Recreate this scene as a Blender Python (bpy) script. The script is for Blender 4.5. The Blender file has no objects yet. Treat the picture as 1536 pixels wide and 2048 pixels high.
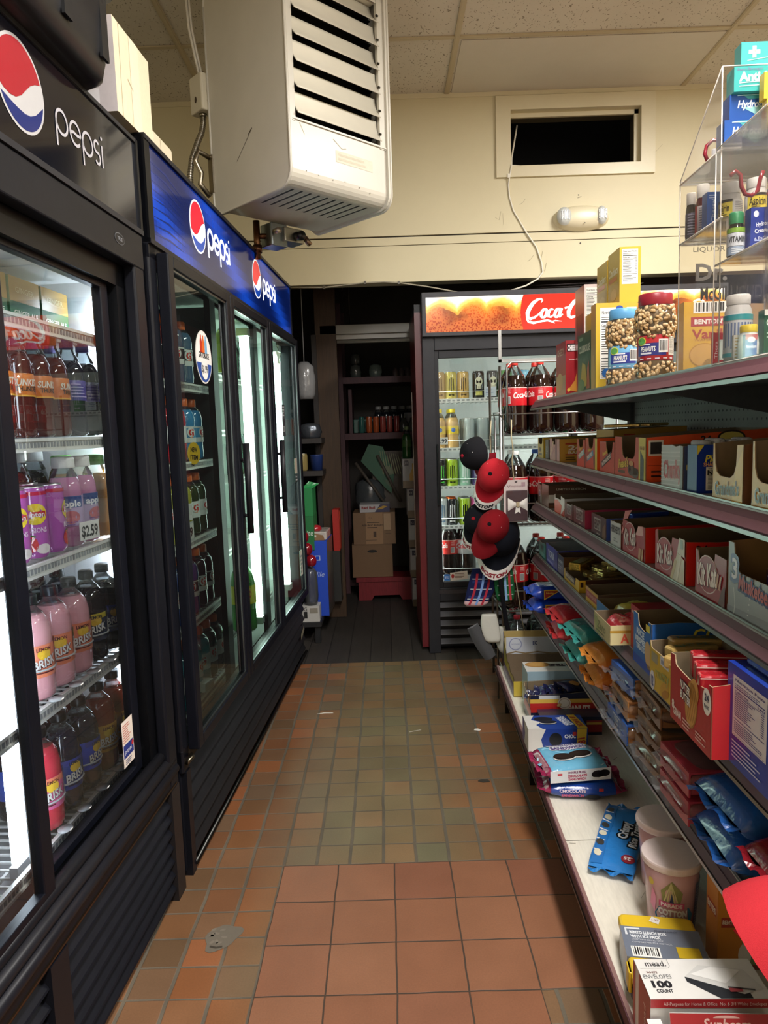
import bpy, math, random
from mathutils import Vector, Matrix, noise
SC = bpy.context.scene
COL = SC.collection
PI = math.pi
rnd = random.Random(7)
# ------------------------------------------------------------------ colours
def srgb(c):
    if isinstance(c, str):
        c = tuple(int(c[i:i+2], 16)/255 for i in (0, 2, 4))
    return tuple((x/12.92 if x <= .04045 else ((x+.055)/1.055)**2.4) for x in c) + (1.0,)
# ------------------------------------------------------------------ materials
MATS = {}
def nodes_of(name):
    m = bpy.data.materials.new(name); m.use_nodes = True
    nt = m.node_tree; nt.nodes.clear()
    out = nt.nodes.new('ShaderNodeOutputMaterial')
    return m, nt, out
def N(nt, t, **kw):
    n = nt.nodes.new(t)
    for k, v in kw.items():
        if k.startswith('_'): setattr(n, k[1:], v)
        else: n.inputs[k.replace('__', ' ')].default_value = v
    return n
def attr_mat(key, rough=.5, metal=0, coat=0, spec=.5, bump=0, scale=60, stretch=(1, 1, 1), var=.06, trans=0, coatr=.05, dist=.002):
    m, nt, out = nodes_of('surface_'+key)
    L = nt.links
    a = N(nt, 'ShaderNodeAttribute', _attribute_name='Col')
    b = N(nt, 'ShaderNodeBsdfPrincipled', Roughness=rough, Metallic=metal)
    b.inputs['Coat Weight'].default_value = coat; b.inputs['Coat Roughness'].default_value = coatr
    b.inputs['Specular IOR Level'].default_value = spec
    b.inputs['Transmission Weight'].default_value = trans
    tc = N(nt, 'ShaderNodeTexCoord'); mp = N(nt, 'ShaderNodeMapping'); mp.inputs['Scale'].default_value = stretch
    nz = N(nt, 'ShaderNodeTexNoise', Scale=scale, Detail=3.0)
    L.new(tc.outputs['Object'], mp.inputs['Vector']); L.new(mp.outputs['Vector'], nz.inputs['Vector'])
    hs = N(nt, 'ShaderNodeMix', _data_type='RGBA', _blend_type='MULTIPLY')
    hs.inputs[0].default_value = 1
    mr = N(nt, 'ShaderNodeMapRange'); mr.inputs[3].default_value = 1-var; mr.inputs[4].default_value = 1+var
    L.new(nz.outputs['Fac'], mr.inputs[0])
    L.new(a.outputs['Color'], hs.inputs[6]); L.new(mr.outputs[0], hs.inputs[7])
    L.new(hs.outputs[2], b.inputs['Base Color'])
    if bump:
        bp = N(nt, 'ShaderNodeBump', Strength=bump, Distance=dist)
        L.new(nz.outputs['Fac'], bp.inputs['Height']); L.new(bp.outputs['Normal'], b.inputs['Normal'])
    L.new(b.outputs['BSDF'], out.inputs['Surface'])
    return m
def clear_mat(key, tint=1, rough=.03, refl=1.0, ior=1.45, haze=0.0):
    # thin clear sheet: straight-through light plus Fresnel reflection, a little haze for dirt
    m, nt, out = nodes_of('surface_'+key); L = nt.links
    a = N(nt, 'ShaderNodeAttribute', _attribute_name='Col')
    t = N(nt, 'ShaderNodeBsdfTransparent'); g = N(nt, 'ShaderNodeBsdfGlossy', Roughness=rough)
    d = N(nt, 'ShaderNodeBsdfDiffuse', Color=(.8, .82, .82, 1))
    fr = N(nt, 'ShaderNodeFresnel', IOR=ior)
    mu = N(nt, 'ShaderNodeMath', _operation='MULTIPLY'); mu.inputs[1].default_value = refl
    mx = N(nt, 'ShaderNodeMixShader'); mh = N(nt, 'ShaderNodeMixShader')
    nz = N(nt, 'ShaderNodeTexNoise', Scale=5.0, Detail=5.0)
    tc = N(nt, 'ShaderNodeTexCoord'); L.new(tc.outputs['Object'], nz.inputs['Vector'])
    hz = N(nt, 'ShaderNodeMath', _operation='MULTIPLY'); hz.inputs[1].default_value = haze*2
    L.new(nz.outputs['Fac'], hz.inputs[0])
    L.new(a.outputs['Color'], t.inputs['Color'])
    L.new(hz.outputs[0], mh.inputs[0]); L.new(t.outputs[0], mh.inputs[1]); L.new(d.outputs[0], mh.inputs[2])
    L.new(fr.outputs[0], mu.inputs[0]); L.new(mu.outputs[0], mx.inputs[0])
    L.new(mh.outputs[0], mx.inputs[1]); L.new(g.outputs[0], mx.inputs[2])
    L.new(mx.outputs[0], out.inputs['Surface'])
    return m
def emit_mat(key, s, coat=True):
    m, nt, out = nodes_of('surface_'+key); L = nt.links
    a = N(nt, 'ShaderNodeAttribute', _attribute_name='Col')
    b = N(nt, 'ShaderNodeBsdfPrincipled', Roughness=.12)
    L.new(a.outputs['Color'], b.inputs['Base Color']); L.new(a.outputs['Color'], b.inputs['Emission Color'])
    b.inputs['Emission Strength'].default_value = s
    L.new(b.outputs[0], out.inputs['Surface'])
    return m
def stripe_mat(key):   # woven cloth
    return attr_mat(key, rough=.92, spec=.15, bump=.5, scale=900, var=.18, dist=.001)
DEFS = {
 'card': lambda: attr_mat('card', rough=.55, bump=.08, scale=90, var=.08),
 'print': lambda: attr_mat('print', rough=.3, coat=.25, coatr=.2, bump=.05, scale=40, var=.05),
 'plastic': lambda: attr_mat('plastic', rough=.38, var=.05, bump=.03, scale=120),
 'gloss': lambda: attr_mat('gloss', rough=.12, coat=.5, var=.03),
 'black': lambda: attr_mat('black', rough=.38, spec=.25, var=.25, scale=25, bump=.10),
 'metal': lambda: attr_mat('metal', rough=.33, metal=1, var=.12, scale=80),
 'paintmetal': lambda: attr_mat('paintmetal', rough=.36, coat=.12, coatr=.25, var=.07, scale=9, bump=.05),
 'wornwhite': lambda: attr_mat('wornwhite', rough=.5, var=.16, scale=28, stretch=(6, 1, 1), bump=.15),
 'film': lambda: attr_mat('film', rough=.2, coat=.5, coatr=.08, bump=.55, scale=34, var=.08, dist=.006),
 'foil': lambda: attr_mat('foil', rough=.25, metal=.75, bump=.5, scale=55, var=.2, dist=.004),
 'cloth': lambda: stripe_mat('cloth'),
 'wood': lambda: attr_mat('wood', rough=.6, bump=.3, scale=14, stretch=(9, 9, .8), var=.4),
 'liquid': lambda: attr_mat('liquid', rough=.05, coat=.6, coatr=.03, var=.04, scale=9),
 'milky': lambda: attr_mat('milky', rough=.25, var=.05, trans=.15),
 'nuts': lambda: attr_mat('nuts', rough=.5, var=.25, scale=160, bump=.4),
 'clear': lambda: clear_mat('clear', rough=.04, haze=.03),
 'glass': lambda: clear_mat('glass', rough=.012, refl=1.2, haze=.006, ior=1.5),
 'acrylic': lambda: clear_mat('acrylic', rough=.06, refl=.9, haze=.045),
 'baggy': lambda: clear_mat('baggy', rough=.10, haze=.07, refl=1.1),
 'sign': lambda: emit_mat('sign', 1.0),
 'dimsign': lambda: emit_mat('dimsign', .45),
 'tube': lambda: emit_mat('tube', 13.0),
 'bay_fill': lambda: emit_mat('bay_fill', 3.0),
 'led': lambda: emit_mat('led', 19.0),
}
def mat(key):
    if key not in MATS: MATS[key] = DEFS[key]()
    return MATS[key]
# ------------------------------------------------------------------ mesh builder
class MB:
    def __init__(s): s.v = []; s.f = []; s.c = []; s.m = []; s.s = []
    def add(s, vs, fs, col, m='card', smooth=False):
        o = len(s.v); s.v += [tuple(p) for p in vs]
        cc = srgb(col) if not (isinstance(col, list)) else None
        for i, f in enumerate(fs):
            s.f.append(tuple(k+o for k in f)); s.c.append(cc or srgb(col[i])); s.m.append(m); s.s.append(smooth)
    def quad(s, a, b, c, d, col, m='card'): s.add([a, b, c, d], [(0, 1, 2, 3)], col, m)
    def box(s, x0, y0, z0, x1, y1, z1, col, m='card', bev=0, cols=None):
        if bev <= 0:
            vs = [(x, y, z) for z in (z0, z1) for y in (y0, y1) for x in (x0, x1)]
            fs = [(0, 2, 3, 1), (4, 5, 7, 6), (0, 1, 5, 4), (2, 6, 7, 3), (0, 4, 6, 2), (1, 3, 7, 5)]
            s.add(vs, fs, cols or col, m); return
        b = min(bev, (x1-x0)*.45, (y1-y0)*.45, (z1-z0)*.45)
        # chamfered box : rounded outline in xy, chamfer in z
        def ring(z, ins):
            X0, X1, Y0, Y1 = x0+ins, x1-ins, y0+ins, y1-ins; r = b
            pts = []
            for (cx, cy, a0) in ((X1-r, Y1-r, 0), (X0+r, Y1-r, PI/2), (X0+r, Y0+r, PI), (X1-r, Y0+r, 1.5*PI)):
                for k in range(4):
                    a = a0+k*PI/6; pts.append((cx+r*math.cos(a), cy+r*math.sin(a), z))
            return pts
        q = b*.6
        s.loft([ring(z0, q*.9), ring(z0+q*.35, q*.3), ring(z0+q, 0), ring(z1-q, 0), ring(z1-q*.35, q*.3), ring(z1, q*.9)], col, m, cap=True, smooth=False)
    def loft(s, rings, col, m='card', cap=True, smooth=True, close=True):
        n = len(rings[0]); vs = [p for r in rings for p in r]; fs = []
        for i in range(len(rings)-1):
            for k in range(n if close else n-1):
                a = i*n+k; b = i*n+(k+1) % n
                fs.append((a, b, b+n, a+n))
        cols = None
        if isinstance(col, list):
            cols = []
            for i in range(len(rings)-1): cols += [col[i]]*(n if close else n-1)
        if cap:
            fs.append(tuple(range(n-1, -1, -1))); fs.append(tuple(range((len(rings)-1)*n, len(rings)*n)))
            if cols: cols += [col[0], col[-1]]
        s.add(vs, fs, cols or col, m, smooth)
    def lathe(s, prof, col, m='plastic', seg=24, o=(0, 0, 0), smooth=True, cap=True, sx=1, sy=1):
        rings = [[(o[0]+r*sx*math.cos(2*PI*k/seg), o[1]+r*sy*math.sin(2*PI*k/seg), o[2]+z) for k in range(seg)] for r, z in prof]
        s.loft(rings, col, m, cap, smooth)
    def cyl(s, a, b, r, col, m='plastic', seg=12, r2=None, smooth=True):
        s.tube([a, b], r, col, m, seg, smooth, r2)
    def tube(s, pts, r, col, m='metal', seg=8, smooth=True, r2=None, closed=False):
        pts = [Vector(p) for p in pts]; n = len(pts); rings = []
        up = None
        for i, p in enumerate(pts):
            t = (pts[min(i+1, n-1)]-pts[max(i-1, 0)]).normalized()
            if up is None:
                up = Vector((0, 0, 1)) if abs(t.z) < .9 else Vector((1, 0, 0))
            x = t.cross(up); 
            if x.length < 1e-6: x = t.cross(Vector((1, .3, .2)))
            x.normalize(); y = x.cross(t).normalized(); up = y
            rr = r if r2 is None else r+(r2-r)*i/(n-1)
            rings.append([tuple(p+x*rr*math.cos(2*PI*k/seg)+y*rr*math.sin(2*PI*k/seg)) for k in range(seg)])
        s.loft(rings, col, m, True, smooth)
    def prism(s, poly, z0, z1, col, m='card', axis='z'):
        def P(a, b, c): return {'z': (a, b, c), 'x': (c, a, b), 'y': (a, c, b)}[axis]
        n = len(poly)
        vs = [P(a, b, z0) for a, b in poly]+[P(a, b, z1) for a, b in poly]
        fs = [tuple(range(n-1, -1, -1)), tuple(range(n, 2*n))]+[(i, (i+1) % n, (i+1) % n+n, i+n) for i in range(n)]
        s.add(vs, fs, col, m)
    def grid(s, fn, nu, nv, col, m='film', smooth=True, colfn=None):
        vs = [fn(i/nu, j/nv) for j in range(nv+1) for i in range(nu+1)]
        fs = [(j*(nu+1)+i, j*(nu+1)+i+1, (j+1)*(nu+1)+i+1, (j+1)*(nu+1)+i) for j in range(nv) for i in range(nu)]
        cols = [colfn((i+.5)/nu, (j+.5)/nv) for j in range(nv) for i in range(nu)] if colfn else col
        s.add(vs, fs, cols, m, smooth)
    def xf(s, M, start=0):
        M = Matrix(M)
        for i in range(start, len(s.v)): s.v[i] = tuple(M @ Vector(s.v[i]))
    def n(s): return len(s.v)
    def build(s, name, parent=None, loc=None, rotz=None):
        me = bpy.data.meshes.new(name)
        me.from_pydata(s.v, [], s.f)
        keys = []
        for k in s.m:
            if k not in keys: keys.append(k)
        for k in keys: me.materials.append(mat(k) if isinstance(k, str) else k)
        ix = {k: i for i, k in enumerate(keys)}
        me.polygons.foreach_set('material_index', [ix[k] for k in s.m])
        me.polygons.foreach_set('use_smooth', s.s)
        at = me.color_attributes.new('Col', 'FLOAT_COLOR', 'CORNER')
        buf = []
        for f, c in zip(s.f, s.c): buf += list(c)*len(f)
        at.data.foreach_set('color', buf)
        me.update()
        o = bpy.data.objects.new(name, me); COL.objects.link(o)
        if parent is not None: o.parent = parent
        if loc is not None: o.location = loc
        if rotz is not None: o.rotation_euler = (0, 0, rotz)
        return o
# ------------------------------------------------------------------ objects
def tag(o, label=None, cat=None, group=None, kind=None):
    if label: o['label'] = label
    if cat: o['category'] = cat
    if group: o['group'] = group
    if kind: o['kind'] = kind
    return o
def thing(name, label, cat, loc=(0, 0, 0), rotz=0, group=None, rot=None):
    o = bpy.data.objects.new(name, None); COL.objects.link(o)
    o.empty_display_size = .05
    o.location = loc; o.rotation_euler = rot if rot else (0, 0, rotz)
    return tag(o, label, cat, group)
def one(mb, name, label, cat, loc=(0, 0, 0), rotz=0, group=None, rot=None):
    o = mb.build(name, None, loc, rotz)
    if rot: o.rotation_euler = rot
    return tag(o, label, cat, group)
def struct(mb, name, loc=(0, 0, 0), rotz=0, parent=None):
    o = mb.build(name, parent, loc, rotz); 
    if parent is None: o['kind'] = 'structure'
    return o
def dup(root, loc=None, rotz=None, label=None, group=None, rot=None):
    r = root.copy(); COL.objects.link(r)
    if loc is not None: r.location = loc
    if rotz is not None: r.rotation_euler = (0, 0, rotz)
    if rot is not None: r.rotation_euler = rot
    if label: r['label'] = label
    if group: r['group'] = group
    for ch in list(root.children):
        c = ch.copy(); COL.objects.link(c); c.parent = r
        for g in list(ch.children):
            d = g.copy(); COL.objects.link(d); d.parent = c
    return r
def swap(o, part, name, mbfun): pass
ORD = ['first', 'second', 'third', 'fourth', 'fifth', 'sixth', 'seventh', 'eighth', 'ninth', 'tenth', 'eleventh', 'twelfth']
# ------------------------------------------------------------------ lettering
TXT = {}
def text_mesh(st, bold=0.0, shear=0.0, res=2):
    k = (st, bold, shear)
    if k not in TXT:
        cu = bpy.data.curves.new('lettering', 'FONT'); cu.body = st; cu.size = 1; cu.offset = bold; cu.shear = shear
        cu.resolution_u = res; cu.fill_mode = 'FRONT'
        ob = bpy.data.objects.new('lettering', cu); COL.objects.link(ob)
        dg = bpy.context.evaluated_depsgraph_get(); ev = ob.evaluated_get(dg); me = ev.to_mesh()
        vs = [(v.co.x, v.co.y) for v in me.vertices]; fs = [tuple(p.vertices) for p in me.polygons]
        ev.to_mesh_clear(); bpy.data.objects.remove(ob); bpy.data.curves.remove(cu)
        TXT[k] = (vs, fs)
    return TXT[k]
LAY = .0004
class Face:
    """a flat or bent print surface: map(u, v, h) -> local point"""
    def __init__(s, mb, fn, m='print', step=None, lay=None): s.mb = mb; s.fn = fn; s.m = m; s.step = step; s.lay = lay or LAY; s.l = 1
    def P(s, u, v, l): return s.fn(u, v, l*s.lay)
    def rect(s, u0, v0, u1, v1, col, l=1, m=None):
        n = 1 if not s.step else max(1, int(math.ceil(abs(u1-u0)/s.step)))
        k = 1 if not s.step else max(1, int(math.ceil(abs(v1-v0)/s.step)))
        if s.step and s.step > .5: k = 1
        vs = [s.P(u0+(u1-u0)*i/n, v0+(v1-v0)*j/k, l) for j in range(k+1) for i in range(n+1)]
        fs = [(j*(n+1)+i, j*(n+1)+i+1, (j+1)*(n+1)+i+1, (j+1)*(n+1)+i) for j in range(k) for i in range(n)]
        s.mb.add(vs, fs, col, m or s.m, bool(s.step))
    def poly(s, pts, col, l=1, m=None):
        s.mb.add([s.P(u, v, l) for u, v in pts], [tuple(range(len(pts)))], col, m or s.m)
    def ell(s, u, v, ru, rv, col, l=1, n=18, rot=0, m=None, a0=0, a1=2*PI):
        c, q = math.cos(rot), math.sin(rot); pts = []
        full = abs(a1-a0-2*PI) < 1e-6
        for i in range(n if full else n+1):
            a = a0+(a1-a0)*i/n; x, y = ru*math.cos(a), rv*math.sin(a)
            pts.append((u+x*c-y*q, v+x*q+y*c))
        if s.step:   # fan with centre
            vs = [s.P(u, v, l)]+[s.P(a, b, l) for a, b in pts]; k = len(pts)
            s.mb.add(vs, [(0, i+1, (i+1) % k+1) for i in range(k)], col, m or s.m)
        else: s.poly(pts, col, l, m)
    def line(s, pts, w, col, l=1, m=None, taper=None):
        n = len(pts); L = []; R = []
        for i, (x, y) in enumerate(pts):
            a = pts[max(i-1, 0)]; b = pts[min(i+1, n-1)]
            dx, dy = b[0]-a[0], b[1]-a[1]; d = math.hypot(dx, dy) or 1
            ww = (w[i] if isinstance(w, (list, tuple)) else w)/2
            L.append((x-dy/d*ww, y+dx/d*ww)); R.append((x+dy/d*ww, y-dx/d*ww))
        vs = [s.P(*p, l) for p in L]+[s.P(*p, l) for p in R]
        s.mb.add(vs, [(i, i+1, n+i+1, n+i) for i in range(n-1)], col, m or s.m)
    def txt(s, st, u, v, h, col, l=2, w=None, bold=.0, shear=0, align='c', rot=0, m=None, arc=0, valign=None, grow=0):
        """capital height h, optional width w, anchored at (u, v) centre/left"""
        vs, fs = text_mesh(st, bold, shear)
        if not vs: return
        x0 = min(p[0] for p in vs); x1 = max(p[0] for p in vs)
        y0 = 0 if valign is None else min(p[1] for p in vs)
        y1 = .73 if valign is None else max(p[1] for p in vs)
        sy = h/(y1-y0); sx = sy if w is None else w/(x1-x0)
        ox = {'c': (x0+x1)/2, 'l': x0, 'r': x1}[align]; oy = (y0+y1)/2
        c, q = math.cos(rot), math.sin(rot); W = (x1-x0)*sx
        out = []
        for x, y in vs:
            a = (x-ox)*sx; b = (y-oy)*sy
            if grow: b *= 1+grow*(a/W)
            if arc: b += arc*(1-(2*a/W)**2)
            out.append(s.P(u+a*c-b*q, v+a*q+b*c, l))
        s.mb.add(out, fs, col, m or s.m)
    def para(s, u, v, w, h, n, col, l=2, fill=.5, ragged=True, rr=None):
        r = rr or rnd
        for i in range(n):
            t = v+h-(i+.5)*h/n; ww = w*(r.uniform(.55, 1) if ragged else 1)
            s.rect(u, t-h/n*fill/2, u+ww, t+h/n*fill/2, col, l)
    def barcode(s, u, v, w, h, l=2, n=13, col='1a1a1a'):
        s.rect(u, v, u+w, v+h, 'f2f0ea', l)
        r = random.Random(n); x = u+w*.06; 
        while x < u+w*.92:
            b = w*r.choice((.02, .03, .05)); s.rect(x, v+h*.14, x+b, v+h*.92, col, l+1); x += b+w*r.choice((.02, .035, .05))
    def facts(s, u, v, w, h, l=2, ink='222222', paper='efede6', tit=True):
        s.rect(u, v, u+w, v+h, paper, l)
        s.rect(u+.04*w, v+.02*h, u+.96*w, v+.025*h, ink, l+1)
        if tit: s.txt('Nutrition Facts', u+w*.5, v+h*.935, h*.05 if h*.05*8 < w*9 else h*.05, ink, l+1, w=w*.86, bold=.012)
        y = v+h*.885
        s.para(u+w*.06, v+h*.82, w*.8, h*.06, 2, ink, l+1, .3)
        s.rect(u+w*.05, v+h*.795, u+w*.95, v+h*.812, ink, l+1)
        s.txt('Calories', u+w*.06, v+h*.755, h*.035, ink, l+1, align='l', bold=.02, w=w*.42); s.txt('140', u+w*.94, v+h*.755, h*.042, ink, l+1, align='r', bold=.02, w=w*.2)
        s.rect(u+w*.05, v+h*.715, u+w*.95, v+h*.722, ink, l+1)
        for i in range(11):
            t = v+h*(.69-.034*i); s.rect(u+w*.06, t, u+w*rnd.uniform(.45, .68), t+h*.012, ink, l+1); s.rect(u+w*.84, t, u+w*.93, t+h*.012, ink, l+1)
        s.rect(u+w*.05, v+h*.285, u+w*.95, v+h*.297, ink, l+1)
        s.para(u+w*.06, v+h*.06, w*.86, h*.2, 6, ink, l+1, .35)
def flat(mb, O, U, V, m='print'):
    O, U, V = Vector(O), Vector(U).normalized(), Vector(V).normalized(); Nn = U.cross(V)
    return Face(mb, lambda u, v, h: tuple(O+U*u+V*v+Nn*h), m)
def cylface(mb, r, z0=0, a0=0, m='print', o=(0, 0), rfn=None, step=.008):
    """u runs round the cylinder, u=0 faces angle a0; seen from outside u grows to the viewer's right"""
    def fn(u, v, h):
        rr = (rfn(v) if rfn else r)+h; a = a0+u/r
        return (o[0]+rr*math.cos(a), o[1]+rr*math.sin(a), z0+v)
    return Face(mb, fn, m, step)
def sheet(mb, F, nu, nv, w, h, col, m): mb.grid(lambda a, b: F.fn(a*w, b*h, 0), nu, nv, col, m)
# local frames of the two runs of furniture (aisle is a little wider at the far end)
AK, AS = math.atan(.055), math.atan(.0316)
def Kw(x, y, z): return (-.673+x*math.cos(AK)+y*math.sin(AK), -x*math.sin(AK)+y*math.cos(AK), z)
def Sw(x, y, z): return (.350+x*math.cos(AS)+y*math.sin(AS), -x*math.sin(AS)+y*math.cos(AS), z)
# =================================================================== SETTING
def mth(nt, op, a, b=None, c=None):
    n = nt.nodes.new('ShaderNodeMath'); n.operation = op
    for i, x in enumerate((a, b, c)):
        if x is None: continue
        if isinstance(x, (int, float)): n.inputs[i].default_value = x
        else: nt.links.new(x, n.inputs[i])
    return n.outputs[0]
def mixc(nt, f, a, b, mode='MIX'):
    n = nt.nodes.new('ShaderNodeMix'); n.data_type = 'RGBA'; n.blend_type = mode
    for i, x in ((0, f), (6, a), (7, b)):
        if isinstance(x, (int, float, tuple)): n.inputs[i].default_value = x
        else: nt.links.new(x, n.inputs[i])
    return n.outputs[2]
def ramp(nt, f, stops, interp='LINEAR'):
    n = nt.nodes.new('ShaderNodeValToRGB'); n.color_ramp.interpolation = interp
    e = n.color_ramp.elements
    while len(e) < len(stops): e.new(.5)
    for i, (p, c) in enumerate(stops): e[i].position = p; e[i].color = srgb(c)
    nt.links.new(f, n.inputs[0]); return n.outputs[0]
def floor_material():
    m, nt, out = nodes_of('quarry_tile'); L = nt.links
    tc = nt.nodes.new('ShaderNodeTexCoord'); sp = nt.nodes.new('ShaderNodeSeparateXYZ')
    wob = N(nt, 'ShaderNodeTexNoise', Scale=7.0, Detail=2.0); L.new(tc.outputs['Object'], wob.inputs['Vector'])
    ws = nt.nodes.new('ShaderNodeVectorMath'); ws.operation = 'MULTIPLY_ADD'
    ws.inputs[1].default_value = (.008, .008, 0); L.new(wob.outputs['Color'], ws.inputs[0]); L.new(tc.outputs['Object'], ws.inputs[2])
    sb = nt.nodes.new('ShaderNodeVectorMath'); sb.operation = 'SUBTRACT'; sb.inputs[1].default_value = (.004, .004, 0)
    L.new(ws.outputs[0], sb.inputs[0]); L.new(sb.outputs[0], sp.inputs[0])
    X, Y = sp.outputs[0], sp.outputs[1]
    def cells(pitch, x0, y0, jx, jy):
        u = mth(nt, 'DIVIDE', mth(nt, 'SUBTRACT', X, x0), pitch); v = mth(nt, 'DIVIDE', mth(nt, 'SUBTRACT', Y, y0), pitch)
        fu, fv = mth(nt, 'FRACT', u), mth(nt, 'FRACT', v)
        du = mth(nt, 'MINIMUM', fu, mth(nt, 'SUBTRACT', 1, fu)); dv = mth(nt, 'MINIMUM', fv, mth(nt, 'SUBTRACT', 1, fv))
        def edge(d, j):
            r = nt.nodes.new('ShaderNodeMapRange'); r.interpolation_type = 'SMOOTHSTEP'
            r.inputs[1].default_value = j*.55/pitch; r.inputs[2].default_value = j*1.0/pitch; L.new(d, r.inputs[0]); return r.outputs[0]
        body = mth(nt, 'MINIMUM', edge(du, jx), edge(dv, jy))
        cv = nt.nodes.new('ShaderNodeCombineXYZ'); L.new(mth(nt, 'FLOOR', u), cv.inputs[0]); L.new(mth(nt, 'FLOOR', v), cv.inputs[1])
        wn = nt.nodes.new('ShaderNodeTexWhiteNoise'); wn.noise_dimensions = '2D'; L.new(cv.outputs[0], wn.inputs['Vector'])
        return body, wn
    b1, w1 = cells(.0935, -.0424, 1.8841, .0056, .0034)
    b2, w2 = cells(.15583, -.3230, 1.8841, .0024, .0024)
    big = mth(nt, 'MULTIPLY', mth(nt, 'GREATER_THAN', X, -.323), mth(nt, 'LESS_THAN', Y, 1.8841))
    cut = mth(nt, 'MULTIPLY', mth(nt, 'LESS_THAN', Y, 1.4166), mth(nt, 'GREATER_THAN', X, .3003))
    big = mth(nt, 'MULTIPLY', big, mth(nt, 'SUBTRACT', 1, cut))
    c1 = ramp(nt, w1.outputs[0], [(0, '5c4a36'), (.14, '7a5233'), (.3, '6a5440'), (.46, '80583a'), (.6, '6e4c34'), (.74, '80502f'), (.86, '8a5736'), (.93, '935a3a'), (1, '5c5644')])
    # aisle middle paler and greener: foot wear plus light sheen painted into the colour
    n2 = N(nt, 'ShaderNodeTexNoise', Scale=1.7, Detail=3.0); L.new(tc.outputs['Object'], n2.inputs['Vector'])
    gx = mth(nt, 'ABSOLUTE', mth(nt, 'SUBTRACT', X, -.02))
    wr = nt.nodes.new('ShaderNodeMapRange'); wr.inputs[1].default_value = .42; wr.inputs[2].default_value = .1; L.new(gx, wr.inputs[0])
    wear_sheen = mth(nt, 'MULTIPLY', mth(nt, 'MULTIPLY', wr.outputs[0], n2.outputs[0]), 1.0)
    c1 = mixc(nt, wear_sheen, c1, srgb('7c7758'))
    c2 = ramp(nt, w2.outputs[0], [(0, '87583f'), (.5, '8e6046'), (1, '82523d')])
    n3 = N(nt, 'ShaderNodeTexNoise', Scale=260.0, Detail=2.0); L.new(tc.outputs['Object'], n3.inputs['Vector'])
    sr = nt.nodes.new('ShaderNodeMapRange'); sr.inputs[3].default_value = .82; sr.inputs[4].default_value = 1.16; L.new(n3.outputs[0], sr.inputs[0])
    n4 = N(nt, 'ShaderNodeTexNoise', Scale=9.0, Detail=4.0); L.new(tc.outputs['Object'], n4.inputs['Vector'])
    s4 = nt.nodes.new('ShaderNodeMapRange'); s4.inputs[3].default_value = .8; s4.inputs[4].default_value = 1.15; L.new(n4.outputs[0], s4.inputs[0])
    j1 = mixc(nt, n4.outputs[0], srgb('4a4338'), srgb('6e6454')); j2 = srgb('44362b')
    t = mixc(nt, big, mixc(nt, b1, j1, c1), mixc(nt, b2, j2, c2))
    t = mixc(nt, 1.0, t, sr.outputs[0], 'MULTIPLY'); t = mixc(nt, 1.0, t, s4.outputs[0], 'MULTIPLY')
    b = N(nt, 'ShaderNodeBsdfPrincipled'); L.new(t, b.inputs['Base Color'])
    body = mth(nt, 'ADD', mth(nt, 'MULTIPLY', big, b2), mth(nt, 'MULTIPLY', mth(nt, 'SUBTRACT', 1, big), b1))
    rr = nt.nodes.new('ShaderNodeMapRange'); rr.inputs[3].default_value = .8; rr.inputs[4].default_value = .42; L.new(body, rr.inputs[0])
    L.new(mth(nt, 'ADD', rr.outputs[0], mth(nt, 'MULTIPLY', n4.outputs[0], .12)), b.inputs['Roughness'])
    bp = N(nt, 'ShaderNodeBump', Strength=.55, Distance=.002)
    L.new(mth(nt, 'ADD', body, mth(nt, 'MULTIPLY', n3.outputs[0], .12)), bp.inputs['Height']); L.new(bp.outputs[0], b.inputs['Normal'])
    L.new(b.outputs[0], out.inputs['Surface']); return m
def plank_material():
    m, nt, out = nodes_of('dark_plank'); L = nt.links
    tc = nt.nodes.new('ShaderNodeTexCoord'); sp = nt.nodes.new('ShaderNodeSeparateXYZ'); L.new(tc.outputs['Object'], sp.inputs[0])
    u = mth(nt, 'DIVIDE', sp.outputs[0], .115); fu = mth(nt, 'FRACT', u); d = mth(nt, 'MINIMUM', fu, mth(nt, 'SUBTRACT', 1, fu))
    g = mth(nt, 'GREATER_THAN', d, .02)
    wn = nt.nodes.new('ShaderNodeTexWhiteNoise'); wn.noise_dimensions = '1D'; L.new(mth(nt, 'FLOOR', u), wn.inputs['W'])
    nz = N(nt, 'ShaderNodeTexNoise', Scale=14.0, Detail=5.0); mp = N(nt, 'ShaderNodeMapping'); mp.inputs['Scale'].default_value = (3, .4, 1)
    L.new(tc.outputs['Object'], mp.inputs[0]); L.new(mp.outputs[0], nz.inputs['Vector'])
    c = ramp(nt, mth(nt, 'ADD', mth(nt, 'MULTIPLY', wn.outputs[0], .4), mth(nt, 'MULTIPLY', nz.outputs[0], .6)), [(0, '2b2825'), (.5, '3c3733'), (1, '524a42')])
    c = mixc(nt, g, srgb('1c1a18'), c)
    b = N(nt, 'ShaderNodeBsdfPrincipled', Roughness=.65); L.new(c, b.inputs['Base Color']); L.new(b.outputs[0], out.inputs['Surface']); return m
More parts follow.
